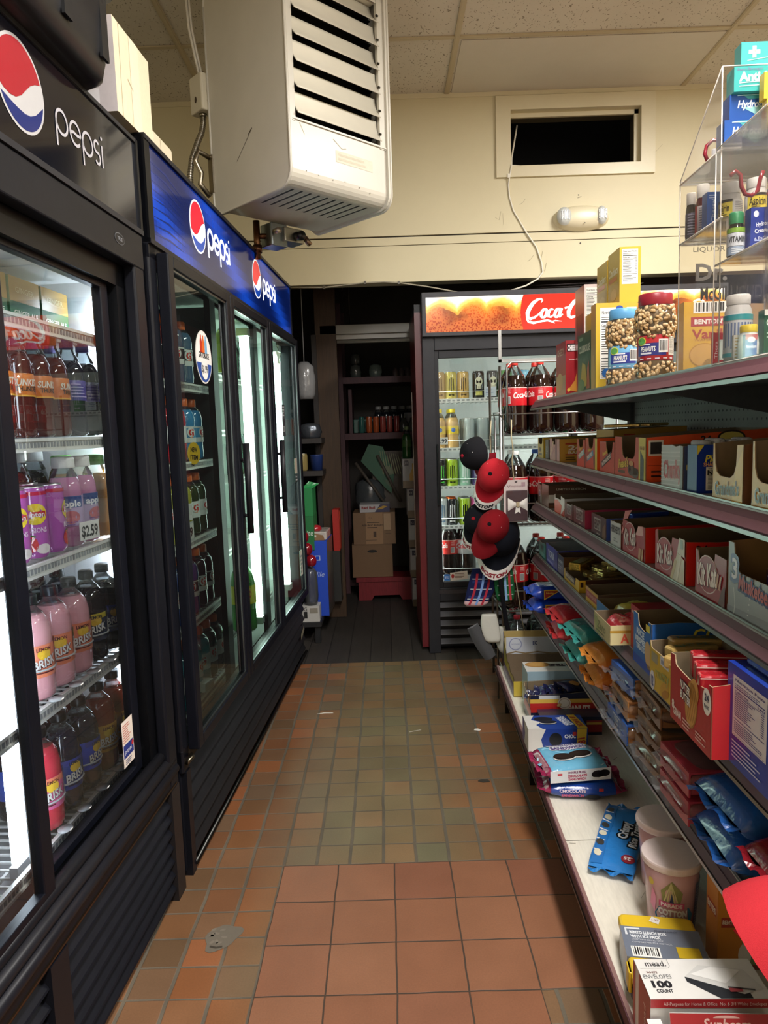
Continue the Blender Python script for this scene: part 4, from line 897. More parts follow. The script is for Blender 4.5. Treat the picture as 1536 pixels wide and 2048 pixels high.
# lane rings holding the front bottles (clear loops)
# ---- far cooler, first bay: sports drinks with orange caps
rows = [('A', 1.376, [(2.02, '8a1c1c'), (2.10, '8a1c1c'), (2.235, '8a1c1c'), (2.315, '4a6078'), (2.395, '4a6a86')], ['222226', 'eeeeee'], 'top'),
        ('B', 1.128, [(2.03, 'c22a3a'), (2.11, 'c22a3a'), (2.19, 'c22a3a'), (2.285, 'c0384a'), (2.372, '3f8fc4'), (2.455, '3f8fc4')], None, 'second'),
        ('C', .881, [(2.05, 'a8a83a'), (2.13, 'a8a83a'), (2.21, 'a8a83a'), (2.295, 'a9aa3c'), (2.372, '2a3d22'), (2.450, '2a3d22')], None, 'third'),
        ('D', .628, [(2.07, '2c4a94'), (2.15, '2c4a94'), (2.23, '2c4a94'), (2.315, '2a3f86'), (2.40, '1a1426'), (2.478, '1a1426')], None, 'fourth'),
        ('E', .358, [(2.14, '3f97a6'), (2.22, '3f97a6'), (2.30, '3f97a6'), (2.385, '3f97a6'), (2.468, '24453c'), (2.552, '1f3a34')], None, 'bottom')]
CN = {'8a1c1c': 'red', '4a6078': 'grey-blue', '4a6a86': 'slate-blue', 'c22a3a': 'bright red', 'c0384a': 'cherry red', '3f8fc4': 'light blue', 'a8a83a': 'yellow-green', 'a9aa3c': 'yellow', '2a3d22': 'dark green', '2c4a94': 'blue', '2a3f86': 'deep blue', '1a1426': 'dark purple', '3f97a6': 'teal', '24453c': 'green', '1f3a34': 'black-green'}
for nm, z, lst, _, word in rows:
    for i, (y, c) in enumerate(lst):
        if y < 2.2 and nm in 'AB' and i == 0: continue
        lc = {'B': ('e8e8ea' if c != '3f8fc4' else '4a9ac8')}.get(nm, '26262a' if nm in 'AD' else 'dcdcd8')
        bottle('sports_drink_bottle', 'sport', c, 'e2682a', lc, 'orange-capped %s sports drink, far cooler %s shelf, %s' % (CN[c], word, pos(len(lst), i)), 'bottle', K3(-.122, y, z), -.9+.35*(i % 3), 'sports drinks on the %s shelf' % word, a_g)
        if i >= 3: bottle('sports_drink_bottle', 'sport', c, 'e2682a', lc, 'orange-capped %s sports drink, far cooler %s shelf, behind the %s bottle' % (CN[c], word, ORD[i]), 'bottle', K3(-.21, y+.02, z), -.9, 'sports drinks on the %s shelf' % word, a_g)
b = MB(); F = flat(b, (.0, 0, 0), (0, 1, 0), (0, 0, 1), 'print'); F.ell(0, 0, .037, .036, 'e3b32c', 1, 24); F.txt('NEW', -.0, .012, .015, '2a2418', 2, w=.036, bold=.03, rot=-.1); F.txt('ITEM', .0, -.012, .015, '2a2418', 2, w=.042, bold=.03, rot=-.1); b.lathe([(.037, -.001), (.037, 0)], 'd8a828', 'plastic', 24) if False else None
one(b, 'shelf_tag', 'round yellow NEW ITEM tag on the second shelf of the far cooler', 'tag', K3(-.068, 2.305, 1.152), -AK-.25)
b = MB(); F = flat(b, (0, 0, 0), (0, 1, 0), (0, 0, 1), 'print'); F.rect(-.045, -.026, .045, .022, 'eceae4', 1); F.txt('$2.99', -.002, -.003, .030, '1c1c20', 2, w=.078, bold=.03); b.box(-.001, -.047, -.035, 0, .047, .028, 'c9cdcd', 'plastic')
one(b, 'price_tag', 'white 2.99 price tag on the third shelf of the far cooler', 'price tag', K3(-.066, 2.185, .915), -AK-.15)
b = MB(); b.box(-.03, -.03, 0, .03, .03, .03, 'd5dad6', 'plastic', .004); F = flat(b, (.0305, 0, 0), (0, 1, 0), (0, 0, 1), 'print'); F.rect(-.028, .003, .028, .026, 'cfd6c8', 1); one(b, 'plastic_tub', 'small clear plastic holder in front of the teal sports drinks', 'tub', K3(-.09, 2.30, .37), -AK-.2)
# second bay: a few leftovers
def a_7(F, H): F.rect(-.1, 0, .1, H, 'e6d832', 1); F.ell(0, H*.55, .018, .018, 'd8342a', 2, 14); F.txt('7', 0, H*.55, .02, 'f4f4f0', 3, bold=.04)
bottle('soda_bottle', 'two', '3f9a3a', '3a9a3a', 'd9d23a', 'green two-litre soda bottle with yellow label at the bottom of the middle door', 'bottle', K3(-.115, 2.985, .374), -1.0, None, a_7, 'liquid')
bottle('soda_bottle', 'sport', 'c6d83e', 'e2a22a', 'd9e05a', 'lime-yellow drink bottle on the top shelf behind the middle door', 'bottle', K3(-.115, 2.93, 1.455), -1.0)
for i in range(5): bottle('water_bottle', 'slim', 'dfeee8', 'e8efec', None, 'clear water bottle, %s on the second shelf behind the middle door' % ORD[i], 'bottle', K3(-.20-.01*i, 2.66+.075*i, 1.229), 0, 'clear water bottles behind the middle door', None, None)
for i in range(4): bottle('water_bottle', 'slim', 'dfeee8', 'e8efec', None, 'clear water bottle, %s on the third shelf behind the middle door' % ORD[i], 'bottle', K3(-.20, 2.72+.075*i, .729), 0, 'clear water bottles behind the middle door', None, None)
for i in range(3): bottle('water_bottle', 'slim', 'dfeee8', 'e8efec', None, 'clear water bottle, %s on the top shelf behind the last door' % ORD[i], 'bottle', K3(-.22, 3.34+.085*i, 1.454), 0, 'clear water bottles behind the last door', None, None)
for i in range(3): bottle('water_bottle', 'slim', 'dfeee8', 'e8efec', None, 'clear water bottle, %s on the second shelf behind the last door' % ORD[i], 'bottle', K3(-.22, 3.34+.085*i, 1.014), 0, 'clear water bottles behind the last door', None, None)
# =================================================================== RED-SIGNED COOLER, WIRE RACK, HANGING GOODS
def cola_sign_material():
    m, nt, out = nodes_of('lit_cola_picture'); L = nt.links
    tc = nt.nodes.new('ShaderNodeTexCoord'); sp = nt.nodes.new('ShaderNodeSeparateXYZ'); L.new(tc.outputs['Object'], sp.inputs[0])
    n = N(nt, 'ShaderNodeTexNoise', Scale=9.0, Detail=5.0); L.new(tc.outputs['Object'], n.inputs['Vector'])
    wv = mth(nt, 'ABSOLUTE', mth(nt, 'SINE', mth(nt, 'MULTIPLY', mth(nt, 'ADD', sp.outputs[0], -.03), 21.0)))
    h = mth(nt, 'DIVIDE', mth(nt, 'SUBTRACT', sp.outputs[2], 1.69), .165)
    h = mth(nt, 'ADD', h, mth(nt, 'MULTIPLY', mth(nt, 'SUBTRACT', n.outputs[0], .5), .55)); h = mth(nt, 'ADD', h, mth(nt, 'MULTIPLY', wv, -.20))
    h = mth(nt, 'SUBTRACT', h, .06)
    c = ramp(nt, h, [(.0, '8a2c0a'), (.25, 'a84214'), (.45, 'c4621a'), (.58, 'dd9430'), (.68, 'f2cc68'), (.78, 'fbeccc'), (.92, 'fffdf6')])
    v = N(nt, 'ShaderNodeTexVoronoi', Scale=95.0); L.new(tc.outputs['Object'], v.inputs['Vector'])
    ring = mth(nt, 'MULTIPLY', mth(nt, 'GREATER_THAN', v.outputs['Distance'], .42), mth(nt, 'LESS_THAN', h, .7))
    c = mixc(nt, mth(nt, 'MULTIPLY', ring, .22), c, srgb('f0a050'))
    n2 = N(nt, 'ShaderNodeTexNoise', Scale=4.5, Detail=6.0); L.new(tc.outputs['Object'], n2.inputs['Vector'])
    dk = nt.nodes.new('ShaderNodeMapRange'); dk.inputs[1].default_value = .46; dk.inputs[2].default_value = .62; L.new(n2.outputs[0], dk.inputs[0])
    lowm = mth(nt, 'MULTIPLY', dk.outputs[0], mth(nt, 'LESS_THAN', h, .5))
    c = mixc(nt, lowm, c, srgb('4a1606'))
    b = N(nt, 'ShaderNodeBsdfPrincipled', Roughness=.15); L.new(c, b.inputs['Base Color']); L.new(c, b.inputs['Emission Color']); b.inputs['Emission Strength'].default_value = .9
    L.new(b.outputs[0], out.inputs['Surface']); return m
M_COLA = cola_sign_material()
def cola_script(F, u, v, s, col, l=3):
    def st(p, w): F.line([(u+x*s*.97+y*s*.25, v+y*s) for x, y in p], [k*s*1.25 for k in w] if isinstance(w, (list, tuple)) else w*s*1.2, col, l)
    def bigC(o):
        p = [(o+.92, 1.06), (o+.98, 1.22), (o+.86, 1.32), (o+.6, 1.28), (o+.32, 1.05), (o+.14, .7), (o+.08, .36), (o+.16, .06), (o+.4, -.06), (o+.7, .04), (o+.95, .26), (o+1.1, .45)]
        st(p, [.04, .08, .1, .14, .2, .23, .23, .2, .16, .12, .08, .05])
    def ov(o, w=.2, h=.3): st([(o+w*math.cos(a*PI/10), .3+h*math.sin(a*PI/10)) for a in range(21)], [.10+.08*abs(math.cos(a*PI/10)) for a in range(21)])
    bigC(0); ov(1.32); st([(1.95, .52), (1.84, .6), (1.7, .5), (1.64, .28), (1.72, .06), (1.9, .02), (2.1, .2)], [.08, .1, .14, .17, .15, .1, .06]); ov(2.32, .18); st([(2.56, .62), (2.5, .2), (2.56, .02), (2.75, .2)], [.15, .16, .12, .05])
    st([(2.78, .62), (3.04, .68)], .11)
    bigC(3.05); ov(4.38); st([(4.7, .3), (4.98, 1.1), (4.92, 1.34), (4.8, 1.1), (4.74, .3), (4.8, .04), (5.0, .2)], [.06, .08, .1, .15, .16, .12, .05]); ov(5.22, .18); st([(5.46, .62), (5.4, .2), (5.46, .02), (5.65, .2)], [.15, .16, .12, .05])
    st([(.1, -.02), (.3, -.26), (.7, -.36), (1.2, -.26), (1.7, -.2), (2.05, -.3), (2.3, -.42)], [.1, .14, .13, .1, .12, .09, .03]); st([(2.05, -.3), (2.3, -.24), (2.8, -.3)], [.06, .07, .02])
CX, CY = .205, 3.75
k = thing('drink_cooler', 'red-sided drink cooler with a lit red cola sign at the back', 'cooler', (CX, CY, 0))
WC = 1.55
b = MB(); t = .05
RS = '66101a'
b.box(-.035, .05, .02, .01, .72, 1.80, RS, 'paintmetal'); b.box(WC-.01, .05, .02, WC+.035, .72, 1.80, RS, 'paintmetal'); b.box(.01, .68, .02, WC-.01, .72, 1.8, RS, 'paintmetal'); b.box(-.035, .05, 1.80, WC+.035, .72, 1.84, '2a2a2c', 'black'); b.box(.01, .06, .02, WC-.01, .68, .06, '1a1a1c', 'black')
b.box(-.0365, .62, .42, -.035, .64, 1.42, 'bfb8b4', 'metal'); b.build('cabinet', k)
b = MB(); b.box(.01, .66, .36, WC-.01, .68, 1.62, 'eef2f2', 'plastic'); b.box(.01, .08, .36, .02, .66, 1.62, 'e6eaea', 'plastic'); b.box(WC-.02, .08, .36, WC-.01, .66, 1.62, 'e6eaea', 'plastic'); b.box(.01, .08, .355, WC-.01, .66, .362, 'c8cccc', 'plastic'); b.box(.01, .08, 1.62, WC-.01, .66, 1.63, 'e6eaea', 'plastic'); b.build('liner', k)
GR = '3c3c40'
b = MB(); b.box(.0, -.03, 1.667, WC, .06, 1.885, GR, 'black', .004); b.build('sign_box', k)
b = MB(); F = flat(b, (0, -.0305, 0), (1, 0, 0), (0, 0, 1)); F.m = M_COLA; F.rect(.022, 1.686, WC-.022, 1.858, 'ffffff', 1)
F.m = 'sign'
p0 = arcpts(.64, 1.772, .16, math.radians(147), math.radians(213), 16, .16)
x0 = .508
F.poly([(x0+.028*math.cos(a)-.02, z) for a, z in [(q/8*PI-PI/2, 1.686+.172*q/8) for q in range(9)]][::-1] and [(.515, 1.858), (.506, 1.83), (.502, 1.80), (.500, 1.772), (.502, 1.744), (.506, 1.715), (.515, 1.686), (1.045, 1.686), (1.054, 1.715), (1.058, 1.744), (1.06, 1.772), (1.058, 1.80), (1.054, 1.83), (1.045, 1.858)], 'e8281c', 2)
cola_script(F, .524, 1.742, .070, 'fff6f0', 3); F.m = 'sign'
F.ell(1.40, 1.77, .04, .04, 'fff0d0', 2, 24); F.ell(1.40, 1.77, .03, .03, 'e89a3a', 3, 24)
b.build('lit_sign', k)
b = MB()
for (x0, z0, x1, z1) in ((.0, .0, .062, 1.667), (WC-.062, .0, WC, 1.667), (.062, 1.60, WC-.062, 1.667), (.062, .285, WC-.062, .355)): b.box(x0, .0, z0, x1, .05, z1, '2a2a2e', 'black', .003)
b.box(.058, -.002, .325, WC-.058, .0, .345, '55555a', 'metal'); b.build('face_frame', k)
def cdoor(x0, x1, y):
    b = MB()
    for (a0, q0, a1, q1) in ((x0, .355, x0+.022, 1.60), (x1-.03, .355, x1, 1.60), (x0+.022, .355, x1-.03, .385), (x0+.022, 1.56, x1-.03, 1.60)): b.box(a0, y, q0, a1, y+.022, q1, '232327', 'black', .003)
    d = b.build('door', k)
    b = MB(); b.quad((x0+.022, y+.01, .385), (x1-.03, y+.01, .385), (x1-.03, y+.01, 1.56), (x0+.022, y+.01, 1.56), 'f2f7f4', 'glass'); b.build('glass', d)
    b = MB(); b.box(x0+.004, y-.02, .80, x0+.014, y, 1.12, '101012', 'black', .003); b.build('handle', d); return d
dd = cdoor(.06, .80, .012); cdoor(.76, WC-.06, .036)
b = MB(); F = flat(b, (0, .0215, 0), (1, 0, 0), (0, 0, 1), 'print')
F.rect(.088, .39, .118, .425, '3a7fd0', 1); F.txt('ES', .103, .408, .014, 'e8f0fa', 2)
F.poly([(.122, .388), (.215, .398), (.212, .442), (.120, .432)], 'ece4d8', 1); F.para(.145, .402, .055, .028, 4, '8a6a5a', 2, .4); F.ell(.134, .414, .008, .012, 'b83a3a', 2, 10)
b.build('stickers', dd)
b = MB(); b.box(.062, .02, .03, WC-.062, .03, .285, '0c0c0e', 'black')
for i in range(5): z = .04+i*.05; b.add([(.062, .0, z+.012), (WC-.062, .0, z+.012), (WC-.062, .022, z+.036), (.062, .022, z+.036)], [(0, 1, 2, 3)], '56565a', 'black'); b.box(.062, .0, z+.008, WC-.062, .004, z+.013, '6a6a6e', 'black')
b.build('grille', k)
CSH = (1.347, 1.090, .886, .675, .40)
for z in CSH:
    b = MB(); b.box(.02, .065, z-.012, WC-.02, .075, z+.008, 'eef0ee', 'plastic')
    for i in range(60): b.box(.03+i*.025, .064, z-.006, .045+i*.025, .065, z+.003, '9aa0a0', 'plastic')
    for i in range(52): b.box(.025+i*.029, .075, z-.004, .028+i*.029, .62, z, 'dfe2e0', 'plastic')
    b.tube([(.02, .07, z+.045), (WC-.02, .07, z+.045)], .0018, 'e8ecea', 'metal', 6); b.build('shelf', k)
b = MB(); b.box(.024, .07, .42, .030, .10, 1.58, 'f4fff8', 'led'); b.build('light_strip', k)
b = MB(); b.box(.765, .07, .42, .795, .08, 1.58, 'f4fff8', 'led'); b.build('light_strip', k)
# ---- drinks behind the glass
def a_mon(ink):
    def art(F, H): F.line([(-.010, H*.75), (-.012, H*.35)], .005, ink, 2); F.line([(0, H*.78), (-.001, H*.28)], .006, ink, 2); F.line([(.010, H*.75), (.012, H*.35)], .005, ink, 2); F.txt('M', 0, H*.18, .010, ink, 2, w=.03, bold=.03)
    art.__name__ = 'mon'+ink; return art
def a_skull(F, H):
    F.ell(0, H*.62, .020, .024, 'e8e4c8', 1, 16); F.rect(-.012, H*.36, .012, H*.48, 'e8e4c8', 1); F.ell(-.008, H*.60, .006, .007, '14140f', 2, 10); F.ell(.008, H*.60, .006, .007, '14140f', 2, 10)
    for i in range(4): F.rect(-.009+i*.005, H*.37, -.008+i*.005, H*.46, '14140f', 2)
    F.rect(-.018, H*.14, .018, H*.28, 'd8d070', 1)
cx = lambda px, Y: (px-774)/1434*Y
R1 = [(884, 'c8a468', '7a5a30', 'tan'), (907, 'e2cf6a', '4a4420', 'yellow'), (931, 'd6ad5e', '5a4420', 'gold'), (961, '16160f', None, 'black skull'), (989, '16160f', None, 'black skull'), (1016, '58b04a', 'e8f0e8', 'green'), (1050, '68b4d6', 'f0f4f6', 'light blue')]
AN = {}
def monart(ink):
    if ink is None: return a_skull
    if ink not in AN: AN[ink] = a_mon(ink)
    return AN[ink]
SL = ['top', 'second', 'third', 'fourth']
for px, c, ink, nm in R1:
    first = px in (961,)
    w = {961: 'left of the two black skull cans', 989: 'right of the two black skull cans'}.get(px, 'tall %s can' % nm)
    can('energy_can', .0315, .150, c, 'c9c9c6', w+' on the top shelf of the red-signed cooler', 'can', (cx(px, 3.865), 3.865, CSH[0]+.001), -PI/2, 'tall cans on the top shelf', monart(ink))
R3 = [(884, '14181a', '58c04a', 'black and green'), (906, 'a8c832', '2a3a10', 'lime'), (931, 'a6d8bc', 'e8f4ee', 'mint'), (957, '4a3a78', 'e0d8f0', 'purple')]
R4 = [(884, 'dfe6ea', '6a8aa8', 'white'), (904, '22262a', 'e0e0e0', 'orange-topped black'), (930, 'a6c828', '20260c', 'lime'), (954, 'c03a86', 'f0d8e8', 'pink')]
for row, (lst, zi, hh) in enumerate(((R3, 2, .150), (R4, 3, .150))):
    for px, c, ink, nm in lst:
        for d in range(2):
            can('energy_can', .0315, hh, c, 'e2682a' if nm.startswith('orange') else 'c9c9c6', 'tall %s can, %s, %s shelf of the red-signed cooler' % (nm, ('front', 'second in line')[d], SL[zi]), 'can', (cx(px, 3.865), 3.865+.068*d, CSH[zi]+.001), -PI/2, 'tall cans on the %s shelf' % SL[zi], monart(ink))
def a_milk(F, H): F.rect(-.03, H*.1, .03, H*.9, 'f0d23a', 1); F.ell(0, H*.5, .012, .012, '3a6ac0', 2, 12); F.rect(.036, H*.1, .06, H*.9, 'f0d23a', 1)
for px, nm in ((883, 'left'), (909, 'right')):
    for d in range(4): bottle('milk_drink_bottle', 'slim', 'd8b070', 'f0d62a', 'e8c84a', 'yellow-capped milk drink, %s file of the red-signed cooler, %s from the door' % (nm, ORD[d]), 'bottle', (cx(px, 3.868), 3.868+.07*d, CSH[1]+.001), -PI/2, 'yellow-capped milk drinks', a_milk, 'liquid', 14)
for px, nm in ((941, 'first'), (968, 'second'), (992, 'third')):
    for d in range(4): can('seltzer_can', .031, .160, 'b8c4c4', 'd8dada', 'silver can, %s file of the red-signed cooler, %s from the door' % (nm, ORD[d]), 'can', (cx(px, 3.868), 3.868+.068*d, CSH[1]+.001), -PI/2, 'silver cans on the second shelf', None, 14)
b = MB(); F = flat(b, (0, 0, 0), (1, 0, 0), (0, 0, 1), 'print'); F.rect(-.028, -.018, .028, .018, 'f2f2ee', 1); F.txt('2.99', 0, 0, .022, '22344a', 2, w=.048, bold=.03); b.box(-.029, 0, -.019, .029, .002, .019, 'e8e8e4', 'plastic'); one(b, 'price_tag', 'white 2.99 price tag in front of the yellow-capped milk drinks', 'price tag', (cx(888, 3.81), 3.81, 1.135))
b = MB(); F = flat(b, (0, 0, 0), (1, 0, 0), (0, 0, 1), 'print'); F.rect(-.03, -.025, .03, .025, 'd8e0ea', 1); F.para(-.024, -.018, .048, .036, 4, '6a86b0', 2, .4); b.box(-.031, 0, -.026, .031, .002, .026, 'cfd8e0', 'plastic'); one(b, 'price_tag', 'pale blue shelf tag below the skull cans', 'price tag', (cx(985, 3.81), 3.81, 1.385))
bottle('soda_bottle', 'two', '1a0c08', 'd8342a', 'd02a22', 'red-labelled cola bottle at the bottom of the red-signed cooler', 'bottle', (cx(896, 3.875), 3.875, CSH[4]+.001), -PI/2+.5, None, a_coke)
bottle('soda_bottle', 'two', '1a0c08', 'd8d8d4', 'c4c6c6', 'silver-labelled diet cola bottle at the bottom of the red-signed cooler', 'bottle', (cx(931, 3.875), 3.875, CSH[4]+.001), -PI/2+.6, None, a_diet)
# ---------------- wire rack of two-litre bottles standing before it
r = thing('wire_rack', 'grey wire rack of two-litre bottles between shelves and red-signed cooler', 'rack', (.50, 3.12, 0))
RW, RD = .60, .30
b = MB()
for x in (0, RW):
    for y in (0, RD): b.cyl((x, y, 0), (x, y, 1.42 if y else 1.46), .006, '8c8c8a', 'metal', 8)
b.build('posts', r)
RZ = (1.165, .775, .385, .03)
for z in RZ:
    b = MB()
    for y in (0, RD): b.cyl((0, y, z), (RW, y, z), .004, 'a5a5a2', 'metal', 6); b.cyl((0, y, z+.09), (RW, y, z+.09), .0028, 'b0b0ac', 'metal', 6)
    for x in (0, RW): b.cyl((x, 0, z), (x, RD, z), .004, 'a5a5a2', 'metal', 6); b.cyl((x, 0, z+.09), (x, RD, z+.09), .0028, 'b0b0ac', 'metal', 6)
    for i in range(1, 24): b.cyl((RW*i/24, 0, z), (RW*i/24, RD, z), .002, 'c8c8c4', 'metal', 5)
    b.build('wire_shelf', r)
b = MB(); b.tube([(.03, 0, 1.22), (.03, 0, 1.455), (.05, 0, 1.475), (RW, 0, 1.475)], .0045, 'c4c4c0', 'metal', 8)
b.box(-.005, -.004, 1.475, .008, .004, 1.61, 'a8a8a6', 'metal'); b.box(-.005, -.004, 1.475, .24, .004, 1.488, 'a8a8a6', 'metal'); b.build('sign_holder', r)
CAPN = ['nearest the aisle', 'second from the aisle', 'third from the aisle', 'fourth from the aisle']
RN = ['top', 'second', 'third', 'bottom']
for zi, z in enumerate(RZ):
    for row in range(2):
        for c in range(5):
            if row == 1 and c > 3: continue
            if zi == 0 and c > 3: continue
            xx = .575+.113*c; 
            if zi == 1: cap, lab, liq = ('f0f0ee', '3a6ac8', '3fb85a', 'd8342a', 'f0f0ee')[c], 'c8202a', ('20100c', '20100c', '2f9a4a', '20100c', '20100c')[c]
            elif zi == 3: cap, lab, liq = ('a02030', 'a02030', '3aa04a', 'a02030', 'a02030')[c], 'c8202a', ('20100c', '20100c', '1f4a30', '20100c', '20100c')[c]
            else: cap, lab, liq = 'd8342a', 'c8202a', '20100c'
            bottle('cola_bottle', 'two', liq, cap, lab, '%s bottle, %s tier of the wire rack, %s row, %s' % ('green soda' if liq in ('2f9a4a', '1f4a30') else 'cola', RN[zi], ('front', 'back')[row], (CAPN+['farthest from the aisle'])[c]), 'bottle', (xx, 3.19+.115*row, z+.005), -PI/2+.5*((c+zi) % 3-1), 'two-litre bottles on the wire rack', a_coke, 'liquid', 16)
bottle('soda_bottle', 'two', '2f9a4a', '2fae3a', '3aa85a', 'green soda bottle sticking out at the left end of the wire rack', 'bottle', (.548, 3.36, RZ[0]+.005), 0, None, None, 'liquid', 16) if False else None
# ---------------- caps and socks on a hanging strip at the shelf end
def cap_obj(label, loc, rot, crown, brim, edge, word, button, group='baseball caps on the hanging strip', scale=.78, front=None):
    t = thing('baseball_cap', label, 'cap', loc, 0, group, rot)
    b = MB(); R_ = .088*scale
    def dome(a, c):
        th = a*2*PI; ph = c*PI/2; rr = R_*math.cos(ph)**.82 if c < 1 else 0
        seam = 1-.018*abs(math.sin(3*th))**12
        return (rr*.92*math.cos(th)*seam, rr*1.05*math.sin(th)*seam, .108*scale*math.sin(ph)*(1+.05*max(0, -math.sin(th))))
    b.grid(dome, 36, 10, crown, 'cloth')
    for q in range(6): a = q*PI/3+.26; b.lathe([(.0035, 0), (.0035, .0012), (.0015, .0015)], 'e8e4dc' if crown != 'e8e4dc' else '333333', 'cloth', 8, o=(R_*.66*.92*math.cos(a), R_*.66*1.05*math.sin(a), .080*scale)) 
    if front:
        fa = PI+.35
        def fm(u, v, h): q = R_*math.sqrt(max(.02, 1-(v/(.112*scale))**2))**.82+.0012+h; a = fa+u/R_; return (q*.92*math.cos(a), q*1.05*math.sin(a), v)
        F = Face(b, fm, 'cloth', .01); front(F)
    b.build('crown', t)
    b = MB(); b.lathe([(.008, -.002), (.008, .003), (.004, .006)], button, 'cloth', 12, o=(0, 0, .108*scale)); b.build('button', t)
    b = MB(); R0, LW = .080*scale, .105*scale
    def br(a, c, dz=0):
        an = PI+(a)*PI; x = R0*math.cos(an)*(1+.12*c); y = R0*1.05*math.sin(an)*(1-0*c)-LW*c*(math.sin(a*PI)**.7 if 0 < a < 1 else 0)
        return (x, y, .004-.024*c*c-.16*x*x/R0*1.2+dz)
    cf = lambda a, c: (edge if c > .68 else brim)
    b.grid(lambda a, c: br(a, c, .0012), 28, 8, brim, 'cloth', True, cf); b.grid(lambda a, c: br(a, c, -.0015), 28, 8, brim, 'cloth')
    if word:
        def bm(u, v, h): a = .5+u/(.30*scale); return (lambda p: (p[0], p[1], p[2]+h))(br(min(.98, max(.02, a)), .845-v/LW, .002))
        F = Face(b, bm, 'cloth', .01); F.txt(word, 0, 0, .0165*scale, '8a1c28' if crown[0] != 'b' else '1b1d26', 1, w=.125*scale, bold=.05)
    b.build('brim', t); return t
D = math.radians
cap_obj('black baseball cap at the top of the hanging strip, seen from behind', (.392, 3.03, 1.095), (D(95), D(0), D(-60)), '17171a', '7a1420', '7a1420', None, '9a2030')
cap_obj('bright red cap with white BOSTON brim edge, second on the hanging strip', (.440, 2.93, 1.005), (D(80), D(22), D(-22)), 'b4242e', 'a31c28', 'e8e4dc', 'BOSTON', '17171a')
cap_obj('black cap with small white BOSTON edge, left of the darker red cap', (.395, 3.04, .815), (D(82), D(22), D(-30)), '15161c', '15161c', 'e8e4dc', 'BOSTON', 'a31c28')
cap_obj('dark red cap with plain red brim in the middle of the hanging strip', (.432, 2.90, .80), (D(74), D(28), D(-28)), '86171f', '7c141c', '7c141c', None, '17171a')
cap_obj('navy cap with wide white BOSTON brim edge, lowest on the hanging strip', (.470, 2.985, .752), (D(78), D(10), D(-8)), '14161e', '14161e', 'e8e4dc', 'BOSTON', 'a31c28', scale=1.02)
s = thing('hanging_strip', 'string and wire clip strip carrying the caps at the shelf end', 'display strip', (.47, 3.08, .30))
b = MB(); b.cyl((0, 0, -.30), (0, 0, .93), .004, '9a9a98', 'metal', 8); b.cyl((.035, .0, -.30), (.035, 0, .93), .004, '8c8c8a', 'metal', 8); b.tube([(0, 0, .93), (-.01, -.03, .96), (.01, -.05, .96), (.035, 0, .93)], .003, '9a9a98', 'metal', 6); b.build('posts', s)
b = MB()
b.tube([(.06, -.06, .93), (.058, -.065, .86), (.064, -.07, .8), (.058, -.075, .76), (.062, -.08, .70), (.066, -.08, .66)], .0028, 'b8ab8a', 'cloth', 6); b.tube([(.06, -.06, .40), (.07, -.07, .25), (.10, -.06, .05), (.12, -.05, -.02)], .002, 'a89c80', 'cloth', 6); b.tube([(-.02, -.03, .93), (-.03, -.06, .86), (-.028, -.06, .74)], .002, 'b8ab8a', 'cloth', 6); b.build('string', s)
g = thing('gift_pack', 'hanging maroon pack with a white bow on a pale card', 'package', (.475, 2.90, .815), .06)
b = MB(); b.box(0, 0, 0, .098, .004, .172, 'd8c8c4', 'card'); F = flat(b, (0, -.0004, 0), (1, 0, 0), (0, 0, 1)); F.txt('Keepsake', .05, .148, .009, '9a7a80', 1, w=.06, shear=.3); F.line([(.015, .15), (.02, .142)], .002, '6a4a50', 1); F.rect(.072, .145, .088, .162, 'b89aa0', 1); F.ell(.05, .164, .006, .003, '3a3030', 1, 10); b.build('card', g)
b = MB(); b.box(.008, -.016, .006, .094, -.001, .130, '4a1c26', 'print', .004); b.build('maroon_box', g)
b = MB()
for sx in (-1, 1): b.grid(lambda a, c: (.052+sx*(.004+.036*a), -.018-.008*math.sin(PI*a)*math.sin(PI*c), .074+(c-.5)*(.012+.042*a)), 8, 6, 'e8e2da', 'cloth')
b.box(.046, -.028, .064, .058, -.017, .084, 'b8a888', 'cloth', .003); b.prism([(.045, .064), (.06, .064), (.064, .036), (.054, .044), (.04, .036)], -.020, -.017, 'e8e2da', 'cloth', axis='y'); b.build('bow', g)
b = MB(); b.box(.006, -.018, .004, .096, -.0175, .134, 'ffffff', 'clear'); b.build('clear_cover', g)
def sock(label, loc, rotz, L, w, col, plaid=None, toe=None, tilt=0, mname='cloth', nm='sock'):
    b = MB(); n = 14; rings = []
    for i in range(n+1):
        q = i/n; z = -L*q; ww = w*(.42+.10*math.sin(PI*q)) if q < .95 else w*.3; x = tilt*L*q*q
        rings.append([(x+ww*math.cos(a*PI/8), .012*math.sin(a*PI/8)*(1 if q < .95 else .4), z) for a in range(16)])
    cols = [col]*n
    if toe: cols[-2:] = [toe]*2
    b.loft(rings, cols, mname, True, True)
    if plaid:
        F = Face(b, lambda u, v, h: (u+tilt*v*v/L, -.0125*math.sqrt(max(.02, 1-(u/(w*.52))**2))-h, -v), 'cloth', .012)
        for q in (.25, .52, .78): F.rect(-w*.40, L*q, w*.40, L*q+.004, 'a8b0b4', 1)
        for q, c in ((-.24, plaid[0]), (.0, plaid[1]), (.22, plaid[0])): F.rect(w*q-.004, L*.12, w*q+.006, L*.95, c, 2)
        for q in (.30, .70): F.rect(-w*.38, L*q, w*.38, L*q+.012, plaid[2], 1)
    o = one(b, nm, label, nm.replace('_', ' '), loc, rotz, 'socks on the hanging strip' if nm == 'sock' else None); return o
sock('navy plaid sock with pale toe hanging under the lowest cap', (.405, 3.03, .60), -.1, .165, .115, '1b2148', ('a83040', '7a9ad0', '2a3568'), 'd8b0b4', -.25)
